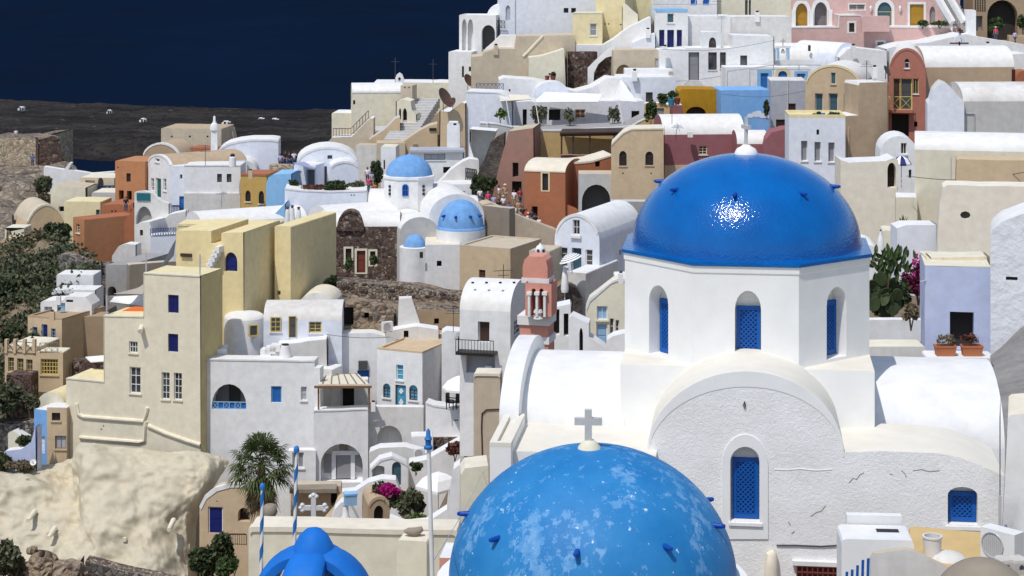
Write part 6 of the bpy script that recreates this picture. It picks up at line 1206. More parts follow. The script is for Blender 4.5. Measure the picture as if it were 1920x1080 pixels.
# scrub over the slope (nobody could count it)
mb = MB(); mb2 = MB(); mb3 = MB()
for j in range(0, 61):
    for i in range(0, 61):
        p = rows[j][i]; k = noise.noise(p*.22)+.35*noise.noise(p*.9)
        if k > .0 and p.z > 60:
            R = .5+.9*max(0, k)
            for q in range(7): quad_leaf(mb if (k+.45*noise.noise(p*.6+V((5, 0, 0)))) > .16 else mb3 if noise.noise(p*.35+V((0, 9, 0))) > .15 else mb2, p+V((RNG.gauss(0, .5), RNG.gauss(0, .5), abs(RNG.gauss(0, .55))*R+.1)), .26)
tag(mb.build('scrub', 'scrub_dark', smooth=0), kind='stuff'); tag(mb2.build('scrub', 'leaf_olive', smooth=0), kind='stuff'); tag(mb3.build('dry_scrub', 'leaf_dry', smooth=0), kind='stuff')
shrub('dark green bushy tree below the tan barrel-vaulted house', 104, 480, 198, 74, 68, 'leaf_dark', 2600, .3, 'tree', 'tree')
shrub('dark green bush left of the dark orange cube house', 66, 500, 197, 56, 44, 'leaf_dark', 1500, .28)
shrub('grey-green bush on the rocky slope below the castle ruin', 84, 372, 232, 36, 50, 'leaf_olive', 1300, .28)
shrub('reddish dry bush on the rocky slope', 84, 385, 224, 24, 26, 'leaf_dry', 600, .25)
shrub('big dark bush at the left edge of the green slope', 8, 580, 176, 70, 60, 'leaf_dark', 2000, .3)
shrub('broad green bush above the tan villa terrace', 30, 655, 163, 60, 46, 'leaf_dark', 1800, .28)
shrub('rounded olive bush in the middle of the green slope', 70, 560, 178, 70, 50, 'leaf_olive', 1800, .28)
shrub('green bush beside the round stone cottage', 56, 776, 149, 36, 40, 'leaf_olive', 1100, .22)
shrub('dark bush behind the white-edged blue garden wall', 45, 838, 146, 26, 24, 'leaf_dark', 600, .2)
shrub('dark bush at the left edge under the garden wall', 4, 890, 145, 50, 44, 'leaf_dark', 900, .24)
shrub('low dry bushes under the narrow tan house', 40, 884, 144, 70, 20, 'leaf_dry', 800, .22)
shrub('grey-green bush in the bottom left corner', 22, 1100, 128, 80, 90, 'leaf_olive', 2200, .25)
shrub('dense green bush below the dark wooden fence', 392, 1085, 126, 92, 90, 'leaf_dark', 3200, .22)
shrub('bright green bush at the fence corner', 432, 1095, 122, 60, 60, 'leaf_mid', 1500, .22)
shrub('dark shrub at the base of the yellow side wing', 620, 542, 160, 26, 26, 'leaf_dark', 600, .2)
shrub('small green climber on the stone church front', 655, 508, 181, 18, 26, 'leaf_mid', 400, .2)
shrub('green climber right of the red church door', 700, 498, 181, 16, 20, 'leaf_mid', 350, .2)
shrub('dark green bush between the annex and the red-brown face', 905, 366, 195, 52, 42, 'leaf_dark', 1800, .24)
shrub('green bush beside the crowd on the upper path', 668, 360, 197, 40, 22, 'leaf_olive', 800, .22)
shrub('tall dark bush behind the upper path crowd', 706, 362, 207, 26, 66, 'leaf_dark', 1000, .24)
shrub('round dark bush at the left of the planted terrace edge', 549, 352, 196, 18, 16, 'leaf_dark', 350, .2)
shrub('reddish low planting along the terrace edge', 590, 358, 195, 60, 12, 'leaf_red', 700, .18)
shrub('dark green planting at the middle of the terrace edge', 630, 358, 194.5, 54, 20, 'leaf_dark', 900, .2)
shrub('magenta bougainvillea over the little shrine', 726, 958, 113, 70, 54, 'leaf_mid', 700, .16, 'bougainvillea', 'shrub', True, None, 'magenta', 3800)
shrub('olive green shrub right of the bougainvillea', 772, 974, 112, 56, 58, 'leaf_olive', 2000, .17)
shrub('yellow-green low shrub below the olive green shrub', 785, 982, 110, 46, 20, 'leaf_bright', 700, .16)
shrub('small red-leaved potted bush on the white garden wall', 853, 858, 133, 32, 30, 'leaf_red', 700, .17)
shrub('green potted plants beside the teal kiosk door', 780, 884, 131, 26, 18, 'leaf_mid', 450, .15)
shrub('pale small tree by the left sail pole', 938, 226, 209, 24, 34, 'leaf_bright', 190, .24, 'small_tree', 'tree')
shrub('grey-green olive tree under the left end of the wide sail', 1012, 236, 209, 34, 42, 'leaf_olive', 420, .2, 'small_tree', 'tree')
shrub('olive tree at the centre of the white terrace', 1068, 234, 208, 28, 34, 'leaf_olive', 260, .2, 'small_tree', 'tree')
shrub('olive tree below the pointed sail', 1150, 236, 208, 26, 42, 'leaf_olive', 300, .2, 'small_tree', 'tree')
shrub('tall vine against the ochre gate', 1220, 236, 208, 24, 50, 'leaf_mid', 700, .22)
shrub('spiky potted plant left of the mustard house', 1242, 196, 211, 20, 24, 'leaf_mid', 400, .24)
shrub('green plant in the teal pot beside the mustard house', 1262, 186, 211, 22, 16, 'leaf_mid', 350, .2)
shrub('dark climbing vine beside the right teal window', 1602, 216, 193, 20, 42, 'leaf_dark', 700, .18)
shrub('potted green plants left on the terrace under the ochre gable', 1532, 222, 181, 18, 14, 'leaf_mid', 350, .16)
shrub('potted green plants right on the terrace under the ochre gable', 1562, 224, 181, 24, 16, 'leaf_mid', 400, .16)
shrub('creeper hanging on the grey weathered house', 1438, 220, 209, 12, 34, 'leaf_dark', 350, .18)
shrub('palm-like pot plant on the pink mansion terrace', 1730, 50, 243, 22, 18, 'leaf_mid', 350, .25)
shrub('flower bed along the pink mansion terrace', 1762, 49, 243, 40, 10, 'leaf_mid', 400, .2)
shrub('big green bush inside the dark archway', 1868, 66, 245, 30, 34, 'leaf_mid', 900, .25)
shrub('green bush at the right edge beside the archway', 1918, 64, 245, 20, 40, 'leaf_mid', 500, .25)
# right garden
shrub('broad dark green shrub beside the main church drum', 1668, 602, 82, 84, 80, 'leaf_dark', 1600, .12)
shrub('magenta bougainvillea beside the lavender house', 1722, 560, 84, 66, 84, 'magenta_dark', 1500, .12, 'bougainvillea', 'shrub', True, None, 'magenta', 220)
shrub('dry brown flower bush above the white garden wall', 1708, 606, 76, 36, 38, 'leaf_dry', 800, .09)
t = thing('cactus', 'tall succulent with paddle leaves and long green blades beside the blue dome', 'cactus', P(1665, 600, 80)); q = 80/F; mb = MB(); mb2 = MB()
for k in range(80):
    u, v = RNG.gauss(1668, 20), 478+abs(RNG.gauss(0, 28)); c = P(min(max(u, 1634), 1716), v, 80+RNG.uniform(-.8, .8))
    d = V((RNG.gauss(0, .7), RNG.gauss(0, .4), 1)).normalized(); s = d.cross(V((0, 1, .2))).normalized(); n = d.cross(s); Lh, Wd = RNG.uniform(.35, .62), RNG.uniform(.06, .10)
    pr = [(0, .3), (.25, .9), (.5, 1), (.75, .8), (1, .05)]
    l1, l2, l3 = [c+d*(Lh*a)+s*(Wd*b)+n*.02*b for a, b in pr], [c+d*(Lh*a)-n*.02 for a, b in pr], [c+d*(Lh*a)-s*(Wd*b)+n*.02*b for a, b in pr]; mb.strip(l1, l2); mb.strip(l2, l3)
mb.build('foliage', 'leaf_mid', t, smooth=30)  # long blades of the succulent, many separate pieces
for k in range(34):
    c = P(min(max(RNG.gauss(1656, 16), 1630), 1690), RNG.uniform(520, 590), 79.5+RNG.uniform(-.5, .5)); d = V((RNG.gauss(0, .5), RNG.gauss(0, .3), 1)).normalized(); s = d.cross(V((RNG.gauss(0, .4), 1, 0))).normalized(); n = d.cross(s); r = RNG.uniform(.16, .27)
    ring = [c+d*(r*1.25*sin(2*pi*a/12))+s*(r*cos(2*pi*a/12)) for a in range(12)]; mb2.strip([p+n*.03 for p in ring], [p-n*.03 for p in ring], True); mb2.face([p+n*.03 for p in ring]); mb2.face([p-n*.03 for p in ring])
mb2.build('leaves', 'leaf_dark', t, smooth=30)  # flat cactus pads, many separate pieces
mb = MB(); mb.tube([P(1668, 604, 80), P(1664, 560, 80), P(1670, 500, 80)], [.12, .09, .05], 8); mb.build('stem', 'bark', t)
t = thing('agave', 'spiky agave on the corner of the cream house', 'agave', P(1694, 424, 116)); mb = MB(); c = P(1693, 423, 116)
for k in range(16):
    a = RNG.uniform(0, 2*pi); el = RNG.uniform(.35, 1.35); d = V((cos(a)*cos(el), sin(a)*cos(el), sin(el))); s = d.cross(V((0, 0, 1))).normalized(); Lh = RNG.uniform(.5, .8)
    mb.strip([c+s*.05, c+d*Lh*.5+s*.055, c+d*Lh], [c-s*.05, c+d*Lh*.5-s*.055, c+d*Lh+s*.004])
mb.build('leaves', 'leaf_olive', t, smooth=0)
# fan palm
t = thing('palm_tree', 'fan palm with a shaggy crown before the big white house', 'palm', P(497, 1000, 124)); q = 124/F; c0 = P(490, 872, 124); b0 = P(500, 1010, 124)
mb = MB(); mb.tube([b0, b0.lerp(c0, .5)+V((.06, 0, 0)), c0], [.30, .25, .23], 12); mb.build('trunk', 'bark', t)
gm, dm_ = MB(), MB()
for k in range(112):
    dead = k >= 46; a = k*2.39996+RNG.uniform(-.3, .3); el = radians(RNG.uniform(-84, -52) if dead else 84-116*((k/46)**.85)); d = V((cos(a)*cos(el), sin(a)*cos(el), sin(el)))
    Lp = RNG.uniform(1.05, 1.6) if not dead else RNG.uniform(.7, 1.2); base = c0+V((0, 0, RNG.uniform(-1.25, -.15) if dead else .05)); tip = base+d*Lp-V((0, 0, .22*Lp*max(0, cos(el)))) if not dead else base+d*Lp; s = d.cross(V((0, 0, 1)))
    s = s.normalized() if s.length > .05 else V((1, 0, 0)); up = s.cross(d).normalized(); M = dm_ if dead else gm; M.bar(base, tip, .03)
    Rf = RNG.uniform(1.0, 1.3) if not dead else RNG.uniform(.8, 1.2)
    for j in range(17):
        th = radians(-105+210*j/16); bd = (d*cos(th)+s*sin(th)+up*RNG.uniform(-.12, .1)).normalized(); L_ = Rf*(.72+.28*cos(th*.8)); w = bd.cross(up).normalized()*.058
        e1 = tip+bd*L_*.6-V((0, 0, .06)); e2 = tip+bd*L_-V((0, 0, .30+.25*RNG.random()))
        i = len(M.v); M.v += [tip, e1+w, e2, e1-w]; M.f.append([i, i+1, i+2, i+3])
gm.build('fronds', 'palm_leaf', t, smooth=0); dm_.build('dry_fronds', 'palm_dry', t, smooth=0)

# ---------------------------------------------------------------- flower boxes, pots
for u, lab in ((1772, 'left terracotta flower box on the ledge before the lavender house'), (1822, 'right terracotta flower box on the ledge before the lavender house')):
    q = 68/F; c = P(u, 670, 68); c = P(u, 666, 69); q = 69/F; t = thing('flower_box', lab, 'flower box', c, 'terracotta flower boxes'); mb = MB()
    b_ = [V((sx*17*q, sy*.17, 0)) for sx, sy in ((-1, -1), (1, -1), (1, 1), (-1, 1))]; r0 = [c+p for p in b_]; r1 = [c+V((p.x*1.12, p.y*1.12, 15*q)) for p in b_]; r2 = [c+V((p.x*1.17, p.y*1.2, 15.2*q)) for p in b_]; r3 = [p+V((0, 0, 4*q)) for p in r2]; r4 = [c+V((p.x*1.02, p.y*.9, 19*q)) for p in b_]; r5 = [c+V((p.x*1.0, p.y*.9, 14*q)) for p in b_]
    mb.face(r0)
    for A_, B_ in ((r0, r1), (r1, r2), (r2, r3), (r3, r4), (r4, r5)): mb.strip(A_, B_, True)
    mb.face(r5); mb.build('box', 'terracotta_pot', t, smooth=0)
    mb = MB(); cloud(mb, c+V((RNG.uniform(-.1, .1), 0, 28*q)), (18*q, .18, 13*q), 260, .05, 7, 2.6)
    for k in range(16): p = c+V((RNG.uniform(-15, 15)*q, 0, 18*q)); mb.bar(p, p+V((RNG.uniform(-.12, .12), 0, RNG.uniform(.2, .42))), .008)
    mb.build('plant', 'leaf_red' if u > 1800 else 'leaf_dry', t, smooth=0)
x = h('wall', 'white ledge carrying the two flower boxes', 'wall', (1738, 671, 1868, 700), 68.6, -3, 1.2, 'white_clean', 'white_clean', ext=1.2)
def pot(label, u, v, D, wpx, hpx, m_, group=None):
    q = D/F; c = P(u, v, D); mb = MB(); mb.lathe(c, [(.01, 0), (wpx*.36*q, 0), (wpx*.46*q, hpx*.8*q), (wpx*.5*q, hpx*.82*q), (wpx*.5*q, hpx*q), (wpx*.42*q, hpx*q), (wpx*.4*q, hpx*.8*q), (.01, hpx*.78*q)], 16)
    return tag(mb.build('plant_pot', m_, loc=c), label, 'pot', group)
pot('turquoise plant pot beside the mustard house', 1259, 197, 210.5, 15, 12, 'pot_teal')
pot('dark red plant pot right of the turquoise pot', 1270, 196, 210.5, 12, 12, 'red_pot')
pot('left dark red pot on the beige terrace roof', 1026, 152, 226, 9, 10, 'red_pot'); pot('right dark red pot with a bush on the beige terrace roof', 1037, 152, 226, 11, 10, 'red_pot')
shrub('small dark bush in the right dark red pot', 1037, 143, 226, 14, 8, 'leaf_dark', 150, .2)
pot('blue round pot on the terrace under the ochre gable', 1543, 222, 180.5, 9, 10, 'blue_mid')
# ---------------------------------------------------------------- parasols
def parasol(label, u, vtop, vbot, D, wpx, hpx, m_, m2=None, tilt=0, closed=False, nseg=8):
    q = D/F; c = P(u, vbot, D); top = P(u, vtop, D); t = thing('parasol', label, 'parasol', c); R = Matrix.Rotation(radians(tilt), 3, 'Y')
    mb = MB(); mb.bar(c, top, .05); mb.build('pole', 'white_paint', t)
    if closed:
        mb = MB(); mb.lathe(top, [(.02, .05), (.10, -.1), (wpx*q*.34, -hpx*.3*q), (wpx*q*.5, -hpx*.85*q), (wpx*q*.42, -hpx*q)], 10); mb.build('canopy', m_, t); return t
    r = wpx*q/2; segs = nseg*2 if m2 else nseg; A_, B_ = MB(), MB()
    prof = [(0, 0), (.35, -.16), (.7, -.45), (1, -1), (1, -1.18)]
    for k in range(segs):
        M = B_ if (m2 and k % 2) else A_; L1, L2 = [], []
        for f, z in prof:
            for l, j in ((L1, k), (L2, k+1)): a = 2*pi*j/segs; l.append(top+R@V((r*f*cos(a), r*f*sin(a), z*hpx*q*.85)))
        M.strip(L1, L2)
    o = A_.build('canopy', m_, t, smooth=12)
    if m2: B_.build('canopy_stripes', m2, t, smooth=12)
    return t
parasol('white open parasol on the terrace beside the diamond-door house', 862, 704, 768, 140, 66, 26, 'canvas_white')
parasol('blue and white segmented parasol at the white balcony', 1690, 291, 352, 131, 38, 18, 'canvas_white', 'blue_deep', 0, False, 5)
parasol('closed white parasol on the rocky hollow terrace', 1059, 500, 575, 146, 15, 48, 'canvas_white', closed=True)
t = thing('parasol', 'grey and white striped parasol tilted before the white gabled house', 'parasol', P(1072, 511, 146)); q = 146/F; c = P(1070, 486, 146)
mb = MB(); mb.bar(P(1073, 513, 146), c, .06); mb.build('pole', 'steel', t); A_, B_ = MB(), MB(); R = Matrix.Rotation(radians(-20), 3, 'Y')
for k in range(12):
    r0, r1 = ((k+.5)/12 if k % 2 else k/12), ((k+1)/12 if k % 2 else (k+1.5)/12); r0, r1 = (k/12+(.035 if k % 2 == 0 else 0), (k+1)/12+(.035 if k % 2 else 0)); M = A_ if k % 2 else B_; rg = [[c+R@V((22*q*r*cos(2*pi*j/24), 22*q*r*sin(2*pi*j/24), 11*q*(1-r*r))) for j in range(24)] for r in (max(.01, r0), r1)]; M.strip(rg[0], rg[1], True)
A_.build('canopy', 'canvas_white', t); B_.build('canopy_stripes', 'shirt_navy', t)
x = parasol('big square white canvas pavilion by the white garden wall', 822, 884, 975, 112, 86, 32, 'canvas_white', None, 0, False, 4)
sail('grey-beige shade sail beside the tall pale yellow building', [(212, 551, 150), (268, 552, 149), (270, 532, 152), (258, 540, 153)], 'canvas_grey', .2)
sail('dark grey tarpaulin hanging between the white house and the yellow roof', [(296, 512, 158), (326, 478, 158), (330, 448, 170), (322, 462, 170)], 'dark_grey', .2)
sail('white folded canvas below the grey-beige shade sail', [(206, 566, 151), (270, 574, 151), (270, 553, 153), (214, 556, 153)], 'canvas_white', .3)
x = h('house', 'orange cushioned bench on the lower terrace of the pale yellow building', 'bench', [(206, 596), (206, 590), (240, 579), (268, 580), (268, 596)], 148.5, -17, 1, 'orange', 'orange', ext=.1)
x.o.name = 'bench'
# ---------------------------------------------------------------- chairs and table
def chair0():
    t = thing('chair', 'tmp', 'chair', (0, 0, 0), 'black chairs on the parasol terrace'); LOC[t.name] = V((0, 0, 0))
    m = MB(); m.box((0, 0, .44), (.52, .52, .08)); m.build('seat', 'black_plastic', t); m = MB(); m.box((0, .24, .72), (.52, .07, .55)); m.build('backrest', 'black_plastic', t)
    for sx in (-1, 1):
        m = MB(); m.box((sx*.25, 0, .62), (.06, .5, .05)); m.bar((sx*.25, -.23, .4), (sx*.25, -.23, .62), .05); m.build('armrest', 'black_plastic', t)
        for sy in (-1, 1): m = MB(); m.bar((sx*.22, sy*.22, 0), (sx*.22, sy*.22, .42), .05); m.build('leg', 'black_plastic', t)
    return t
ch0 = chair0()
for k, (u, rz, lab) in enumerate([(846, 70, 'left black armchair on the parasol terrace'), (864, 170, 'middle black armchair under the white parasol'), (884, -60, 'right black armchair at the edge of the parasol terrace')]):
    o = ch0 if k == 0 else copy_tree(ch0); o.location = P(u, 768, 140.5)+V((0, 0, .05)); o.rotation_euler.z = radians(rz); o.scale = (1.2,)*3; o['label'] = lab
t = thing('table', 'black low table between the black armchairs', 'table', P(873, 768, 139.5)); c = P(873, 768, 139.8); m = MB(); m.box(c+V((0, 0, .62)), (.9, .9, .06)); m.build('top', 'black_plastic', t)
for sx in (-1, 1):
    for sy in (-1, 1): m = MB(); m.bar(c+V((sx*.35, sy*.35, 0)), c+V((sx*.35, sy*.35, .6)), .06); m.build('leg', 'black_plastic', t)
# ---------------------------------------------------------------- dishes, air conditioners
def dish(label, u, v, D, rpx, yaw, m_):
    q = D/F; r = rpx*q; c = P(u, v, D); t = thing('satellite_dish', label, 'satellite dish', c); M = Matrix.Rotation(radians(yaw), 3, 'Z')@Matrix.Rotation(radians(62), 3, 'X')
    m = MB(); m.lathe((0, 0, 0), [(.001, 0), (r*.5, r*.07), (r, r*.26), (r, r*.3), (r*.5, r*.11), (.001, r*.04)], 20); m.v = [c+M@p for p in m.v]; m.build('dish', m_, t)
    m = MB(); m.bar(c, c-V((0, -.2, r*1.3)), .07); m.build('mast', 'dark_grey', t); m = MB(); m.bar(c-V((0, 0, r*.3)), c+M@V((0, 0, r*.9)), .05); m.build('arm', 'dark_grey', t)
dish('big brown satellite dish seen nearly edge-on above the beige stepped house', 831, 184, 213, 19, 62, 'dish_brown')
dish('smaller brown satellite dish right of the big brown dish', 849, 193, 213, 10, -50, 'dish_brown')
dish('brown satellite dish leaning at the foot of the white sea-edge house', 877, 152, 238, 13, 55, 'dish_brown')
dish('dark satellite dish on the roof between ochre and rust-red gables', 1661, 134, 184, 11, 60, 'dark_grey')
dish('small white dish lying in the scrub at the cliff top', 62, 867, 142, 6, 10, 'white_paint')
def acunit(label, u0, v0, u1, v1, D, yaw):
    q = D/F; c = P((u0+u1)/2, v1, D); w, hh = (u1-u0)*q, (v1-v0)*q; t = thing('air_conditioner', label, 'air conditioner', c); a = radians(yaw); X = V((cos(a), sin(a), 0)); Nn = V((sin(a), -cos(a), 0)); ax = (X, Nn, V((0, 0, 1)))
    cc = c+V((0, 0, hh/2)); m = MB(); m.box(cc, (w, w*.42, hh), ax=ax); m.build('housing', 'white_paint', t, smooth=0)
    m = MB(); f = cc+Nn*(w*.21+.012)-X*w*.14; r = hh*.40
    for k in (4,): m.tube([f+X*(r*k/4*cos(2*pi*j/20))+V((0, 0, r*k/4*sin(2*pi*j/20))) for j in range(21)], hh*.025, 5, False)
    for k in range(11): y = -r+2*r*(k+.5)/11; s = sqrt(r*r-y*y); m.bar(f+V((0, 0, s))+X*y, f-V((0, 0, s))+X*y, hh*.012)
    m.build('grille', 'steel', t); m = MB(); m.lathe((0, 0, 0), [(.001, 0), (r, 0)], 20); m.v = [f-Nn*.006+X*p.x+V((0, 0, p.y)) for p in m.v]; m.build('fan', 'grey_light', t)
    for s in (-1, 1): m = MB(); m.box(cc+X*(s*w*.35)-V((0, 0, hh/2+.03)), (w*.08, w*.42, .06), ax=ax); m.build('foot', 'dark_grey', t)
acunit('white air conditioner on the yellow roof at the lower right', 1842, 992, 1916, 1050, 38.2, -48)
acunit('small white air conditioner on the white wall below the caves', 716, 603, 736, 621, 149, 30)
acunit('white air conditioner in the nook by the kiosk', 776, 840, 796, 858, 136, 20)
# ---------------------------------------------------------------- lower right corner
x = h('house', 'white box chimney with a dark slot in its flat top before the stucco wall', 'chimney', (1578, 1012, 1714, 1150), 39, -4, 1.0, 'church_white', 'white_clean', ext=1)
m = MB(); c = P(1664, 996, 39.6); m.box(V((c.x, c.y, max(p[1] for p in x.poly)+.004)), (.46, .22, .006), -4); m.build('slot', 'dark', x.o)
m = MB(); a_, b_ = P(1588, 984, 40.1), P(1690, 984, 40.1); z1 = P(0, 1012, 39).z; m.box(V(((a_.x+b_.x)/2, 40.15, z1+.09)), (b_.x-a_.x, .2, .18), -4); m.build('back_ledge', 'white_clean', x.o)
x = h('house', 'low flat roof of cracked ochre screed in the lower right corner', 'house', (1700, 1078, 1945, 1200), 38.0, -12.5, 3.0, 'white', 'ochre', ext=1)
x = h('wall', 'grey-white sloping parapet before the ochre roof', 'wall', [(1630, 1150), (1632, 1048), (1640, 1038), (1700, 1030), (1718, 1036), (1770, 1062), (1800, 1080), (1810, 1150)], 36.5, -6, .16, 'white_worn', 'beige', ext=1)
t = thing('gate', 'small gate of blue slats beside the white box chimney', 'gate', P(1612, 1110, 36)); 
for k, (u, v) in enumerate([(1588, 1072), (1598, 1068), (1608, 1060), (1618, 1050), (1628, 1047)]):
    m = MB(); p, q_ = P(u, v, 36), P(u-2, 1130, 36); m.bar(p, q_, .05, .02); m.build('slat', 'blue_door', t, smooth=0)
m = MB(); m.bar(P(1584, 1112, 36.03), P(1632, 1112, 36.03), .05, .02); m.build('rail', 'blue_door', t)
t = thing('bucket', 'white worn tub standing on the ochre roof', 'tub', P(1748, 1040, 39)); q = 39/F; m = MB(); c = P(1748, 1042, 39.2); m.lathe(c, [(16*q, 0), (17.5*q, 34*q), (19*q, 35*q), (19*q, 38*q), (15*q, 38*q), (15*q, 10*q), (.01, 9*q)], 24); m.build('tub', 'white_worn', t)
m = MB(); m.lathe(c+V((.3, -.1, 0)), [(.36, -.02), (.3, .06), (.12, .12), (.01, .13)], 20); m.build('plaster_heap', 'white_worn', t)
t = thing('dome', 'low grey-brown plastered dome at the bottom right edge', 'dome', P(1840, 1150, 34)); c = P(1842, 1170, 34); q = 34/F; m = MB(); ell_dome(m, c, 104*q, 122*q, 48, 14); m.build('shell', 'greybrown', t, smooth=60)
for k, (u, lab) in enumerate([(1882, 'left small white chimney cap before the air conditioner'), (1908, 'right small white chimney cap before the air conditioner')]):
    c = P(u, 1062, 35.5); q = 35.5/F; t = thing('chimney', lab, 'chimney', c, 'small white chimney caps'); m = MB(); m.lathe(c, [(20*q, -12*q), (20*q, 10*q), (18.5*q, 15*q), (13*q, 19*q), (.01, 20*q)], 4, pi/4+.3, 2*pi+pi/4+.3); m.build('cap', 'white_worn', t, smooth=0)
    m = MB(); a_ = .3; n_ = V((sin(a_), -cos(a_), 0)); x_ = V((cos(a_), sin(a_), 0)); o_ = c+n_*(14.25*q)+V((0, 0, -2*q)); m.face([o_+x_*(5*q*s_)+V((0, 0, z_*q)) for s_, z_ in ((-1, 0), (1, 0), (1, 5), (.6, 8), (0, 9.5), (-.6, 8), (-1, 5))]); m.build('hole', 'dark_grey', t)
x = h('wall', 'tall plain white wall with a slanted left edge at the right border', 'wall', [(1874, 1010), (1890, 782), (1896, 778), (1945, 774), (1945, 1010)], 41.5, -15, 2, 'white_clean', 'cream_roof', ext=1)
m = MB(); p = P(1875, 930, 41.2); m.bar(p, P(1875, 1000, 41.2), .055); tag(m.build('drainpipe', 'steel', loc=p), 'short grey pipe on the stucco wall beside the white wall', 'pipe')
t = thing('window_grille', 'dark red grille window at the bottom of the stucco wall', 'window', P(1533, 1090, 44)); fr = FW.fr; ax = (fr.x, fr.n, V((0, 0, 1)))
A0, A1 = fr.hit(1494, 1070)[0], fr.hit(1572, 1070)[0]; Z1, Z0 = fr.hit(1533, 1060)[1], fr.hit(1533, 1120)[1]
m = MB(); m.box(fr.pt((A0+A1)/2, (Z0+Z1)/2, .02), (A1-A0, .06, Z1-Z0), ax=ax); m.build('pane', 'dark_red', t)
m = MB()
for k in range(9): m.box(fr.pt(A0+(A1-A0)*k/8, (Z0+Z1)/2, .08), (.025, .03, Z1-Z0), ax=ax)
for k in range(6): m.box(fr.pt((A0+A1)/2, Z1-k*.14, .095), (A1-A0, .02, .025), ax=ax)
m.build('bars', 'red_door', t); m = MB(); m.box(fr.pt((A0+A1)/2, Z1+.06, .05), (A1-A0+.2, .12, .1), ax=ax); m.build('lintel', 'white_clean', t)
m = MB(); pts_ = [fr.pt(*fr.hit(*p), .12) for p in [(1446, 1140), (1446, 1060), (1447, 1036), (1452, 1030), (1460, 1040), (1466, 1140)]]; m.tube(pts_[:4], [.16, .16, .13, .06], 12); tag(m.build('buttress', 'cream_roof', loc=pts_[0]), 'rounded cream buttress at the foot of the stucco wall', 'buttress')
m = MB(); m.tube([fr.pt(*fr.hit(*p), .02) for p in [(1456, 1022), (1490, 1022), (1540, 1024), (1570, 1022), (1578, 1010), (1580, 985)]], .018, 6); tag(m.build('cable', 'dark_grey', loc=fr.pt(*fr.hit(1456, 1022))), 'dark cable running along the stucco wall above the grille', 'cable')
m = MB(); m.tube([fr.pt(*fr.hit(*p), .03) for p in [(1396, 752), (1394, 760), (1396, 766), (1398, 760), (1396, 752)]], .012, 5); tag(m.build('hook', 'dark_grey', loc=fr.pt(*fr.hit(1396, 752))), 'small dark iron hook high on the arched stucco wall', 'hook')
x = h('house', 'narrow salmon wall sliver beside the peeling dome', 'wall', (824, 1046, 848, 1140), 39, -6, 1, 'salmon', 'white_clean', ext=1)
x = h('wall', 'patterned blue iron railing panel at the sail terrace roof', 'railing', (893, 171, 944, 173), 221, 2, .1, 'iron_blue', 'iron_blue', ext=0)
railing(x, [(893, 172), (944, 172)], 15, 'iron_blue', 7, True)
m = MB(); p = P(741, 156, 240); m.bar(p, p+V((0, 0, 3.2)), .06); m.bar(p+V((-.5, 0, 2.7)), p+V((.5, 0, 2.7)), .04); tag(m.build('antenna', 'dark_grey', loc=p), 'thin mast antenna left of the white bell gable', 'antenna')
m = MB(); p = P(812, 156, 240); m.bar(p, p+V((0, 0, 3.0)), .06); m.bar(p+V((-.5, 0, 2.4)), p+V((.5, 0, 2.4)), .04); tag(m.build('antenna', 'dark_grey', loc=p), 'thin mast antenna near the white sea-edge house', 'antenna')
# ================================================================ people
def skin_mesh(name, verts, edges, radii, root=0, sub=1):
    me = bpy.data.meshes.new(name); me.from_pydata(verts, edges, []); o = bpy.data.objects.new(name, me); COL.objects.link(o)
    md = o.modifiers.new('s', 'SKIN'); sv = me.skin_vertices[0].data
    for i, r in enumerate(radii): sv[i].radius = (r, r) if not hasattr(r, '__len__') else r; sv[i].use_root = (i == root)
    sb = o.modifiers.new('d', 'SUBSURF'); sb.levels = sub
    dg = bpy.context.evaluated_depsgraph_get(); ev = o.evaluated_get(dg); out = bpy.data.meshes.new_from_object(ev); bpy.data.objects.remove(o); bpy.data.meshes.remove(me)
    out.name = name
    for p in out.polygons: p.use_smooth = True
    return out
POSES = {   # hand and foot targets: (x, y, z); y is towards the back
    'stand': dict(hl=(-.27, -.06, .80), hr=(.27, -.05, .80), el=(-.27, .05, 1.08), er=(.27, .05, 1.08), kl=(-.10, -.02, .48), kr=(.10, 0, .48), fl=(-.11, .03, .06), fr=(.12, .03, .06)),
    'walk': dict(hl=(-.26, -.22, .86), hr=(.26, .20, .85), el=(-.27, -.02, 1.10), er=(.27, .12, 1.10), kl=(-.10, .06, .49), kr=(.10, -.14, .50), fl=(-.10, .30, .10), fr=(.10, -.24, .06)),
    'camera': dict(hl=(-.07, -.26, 1.47), hr=(.07, -.26, 1.47), el=(-.25, -.20, 1.22), er=(.25, -.20, 1.22), kl=(-.10, -.02, .48), kr=(.12, 0, .48), fl=(-.12, .03, .06), fr=(.14, .02, .06))}
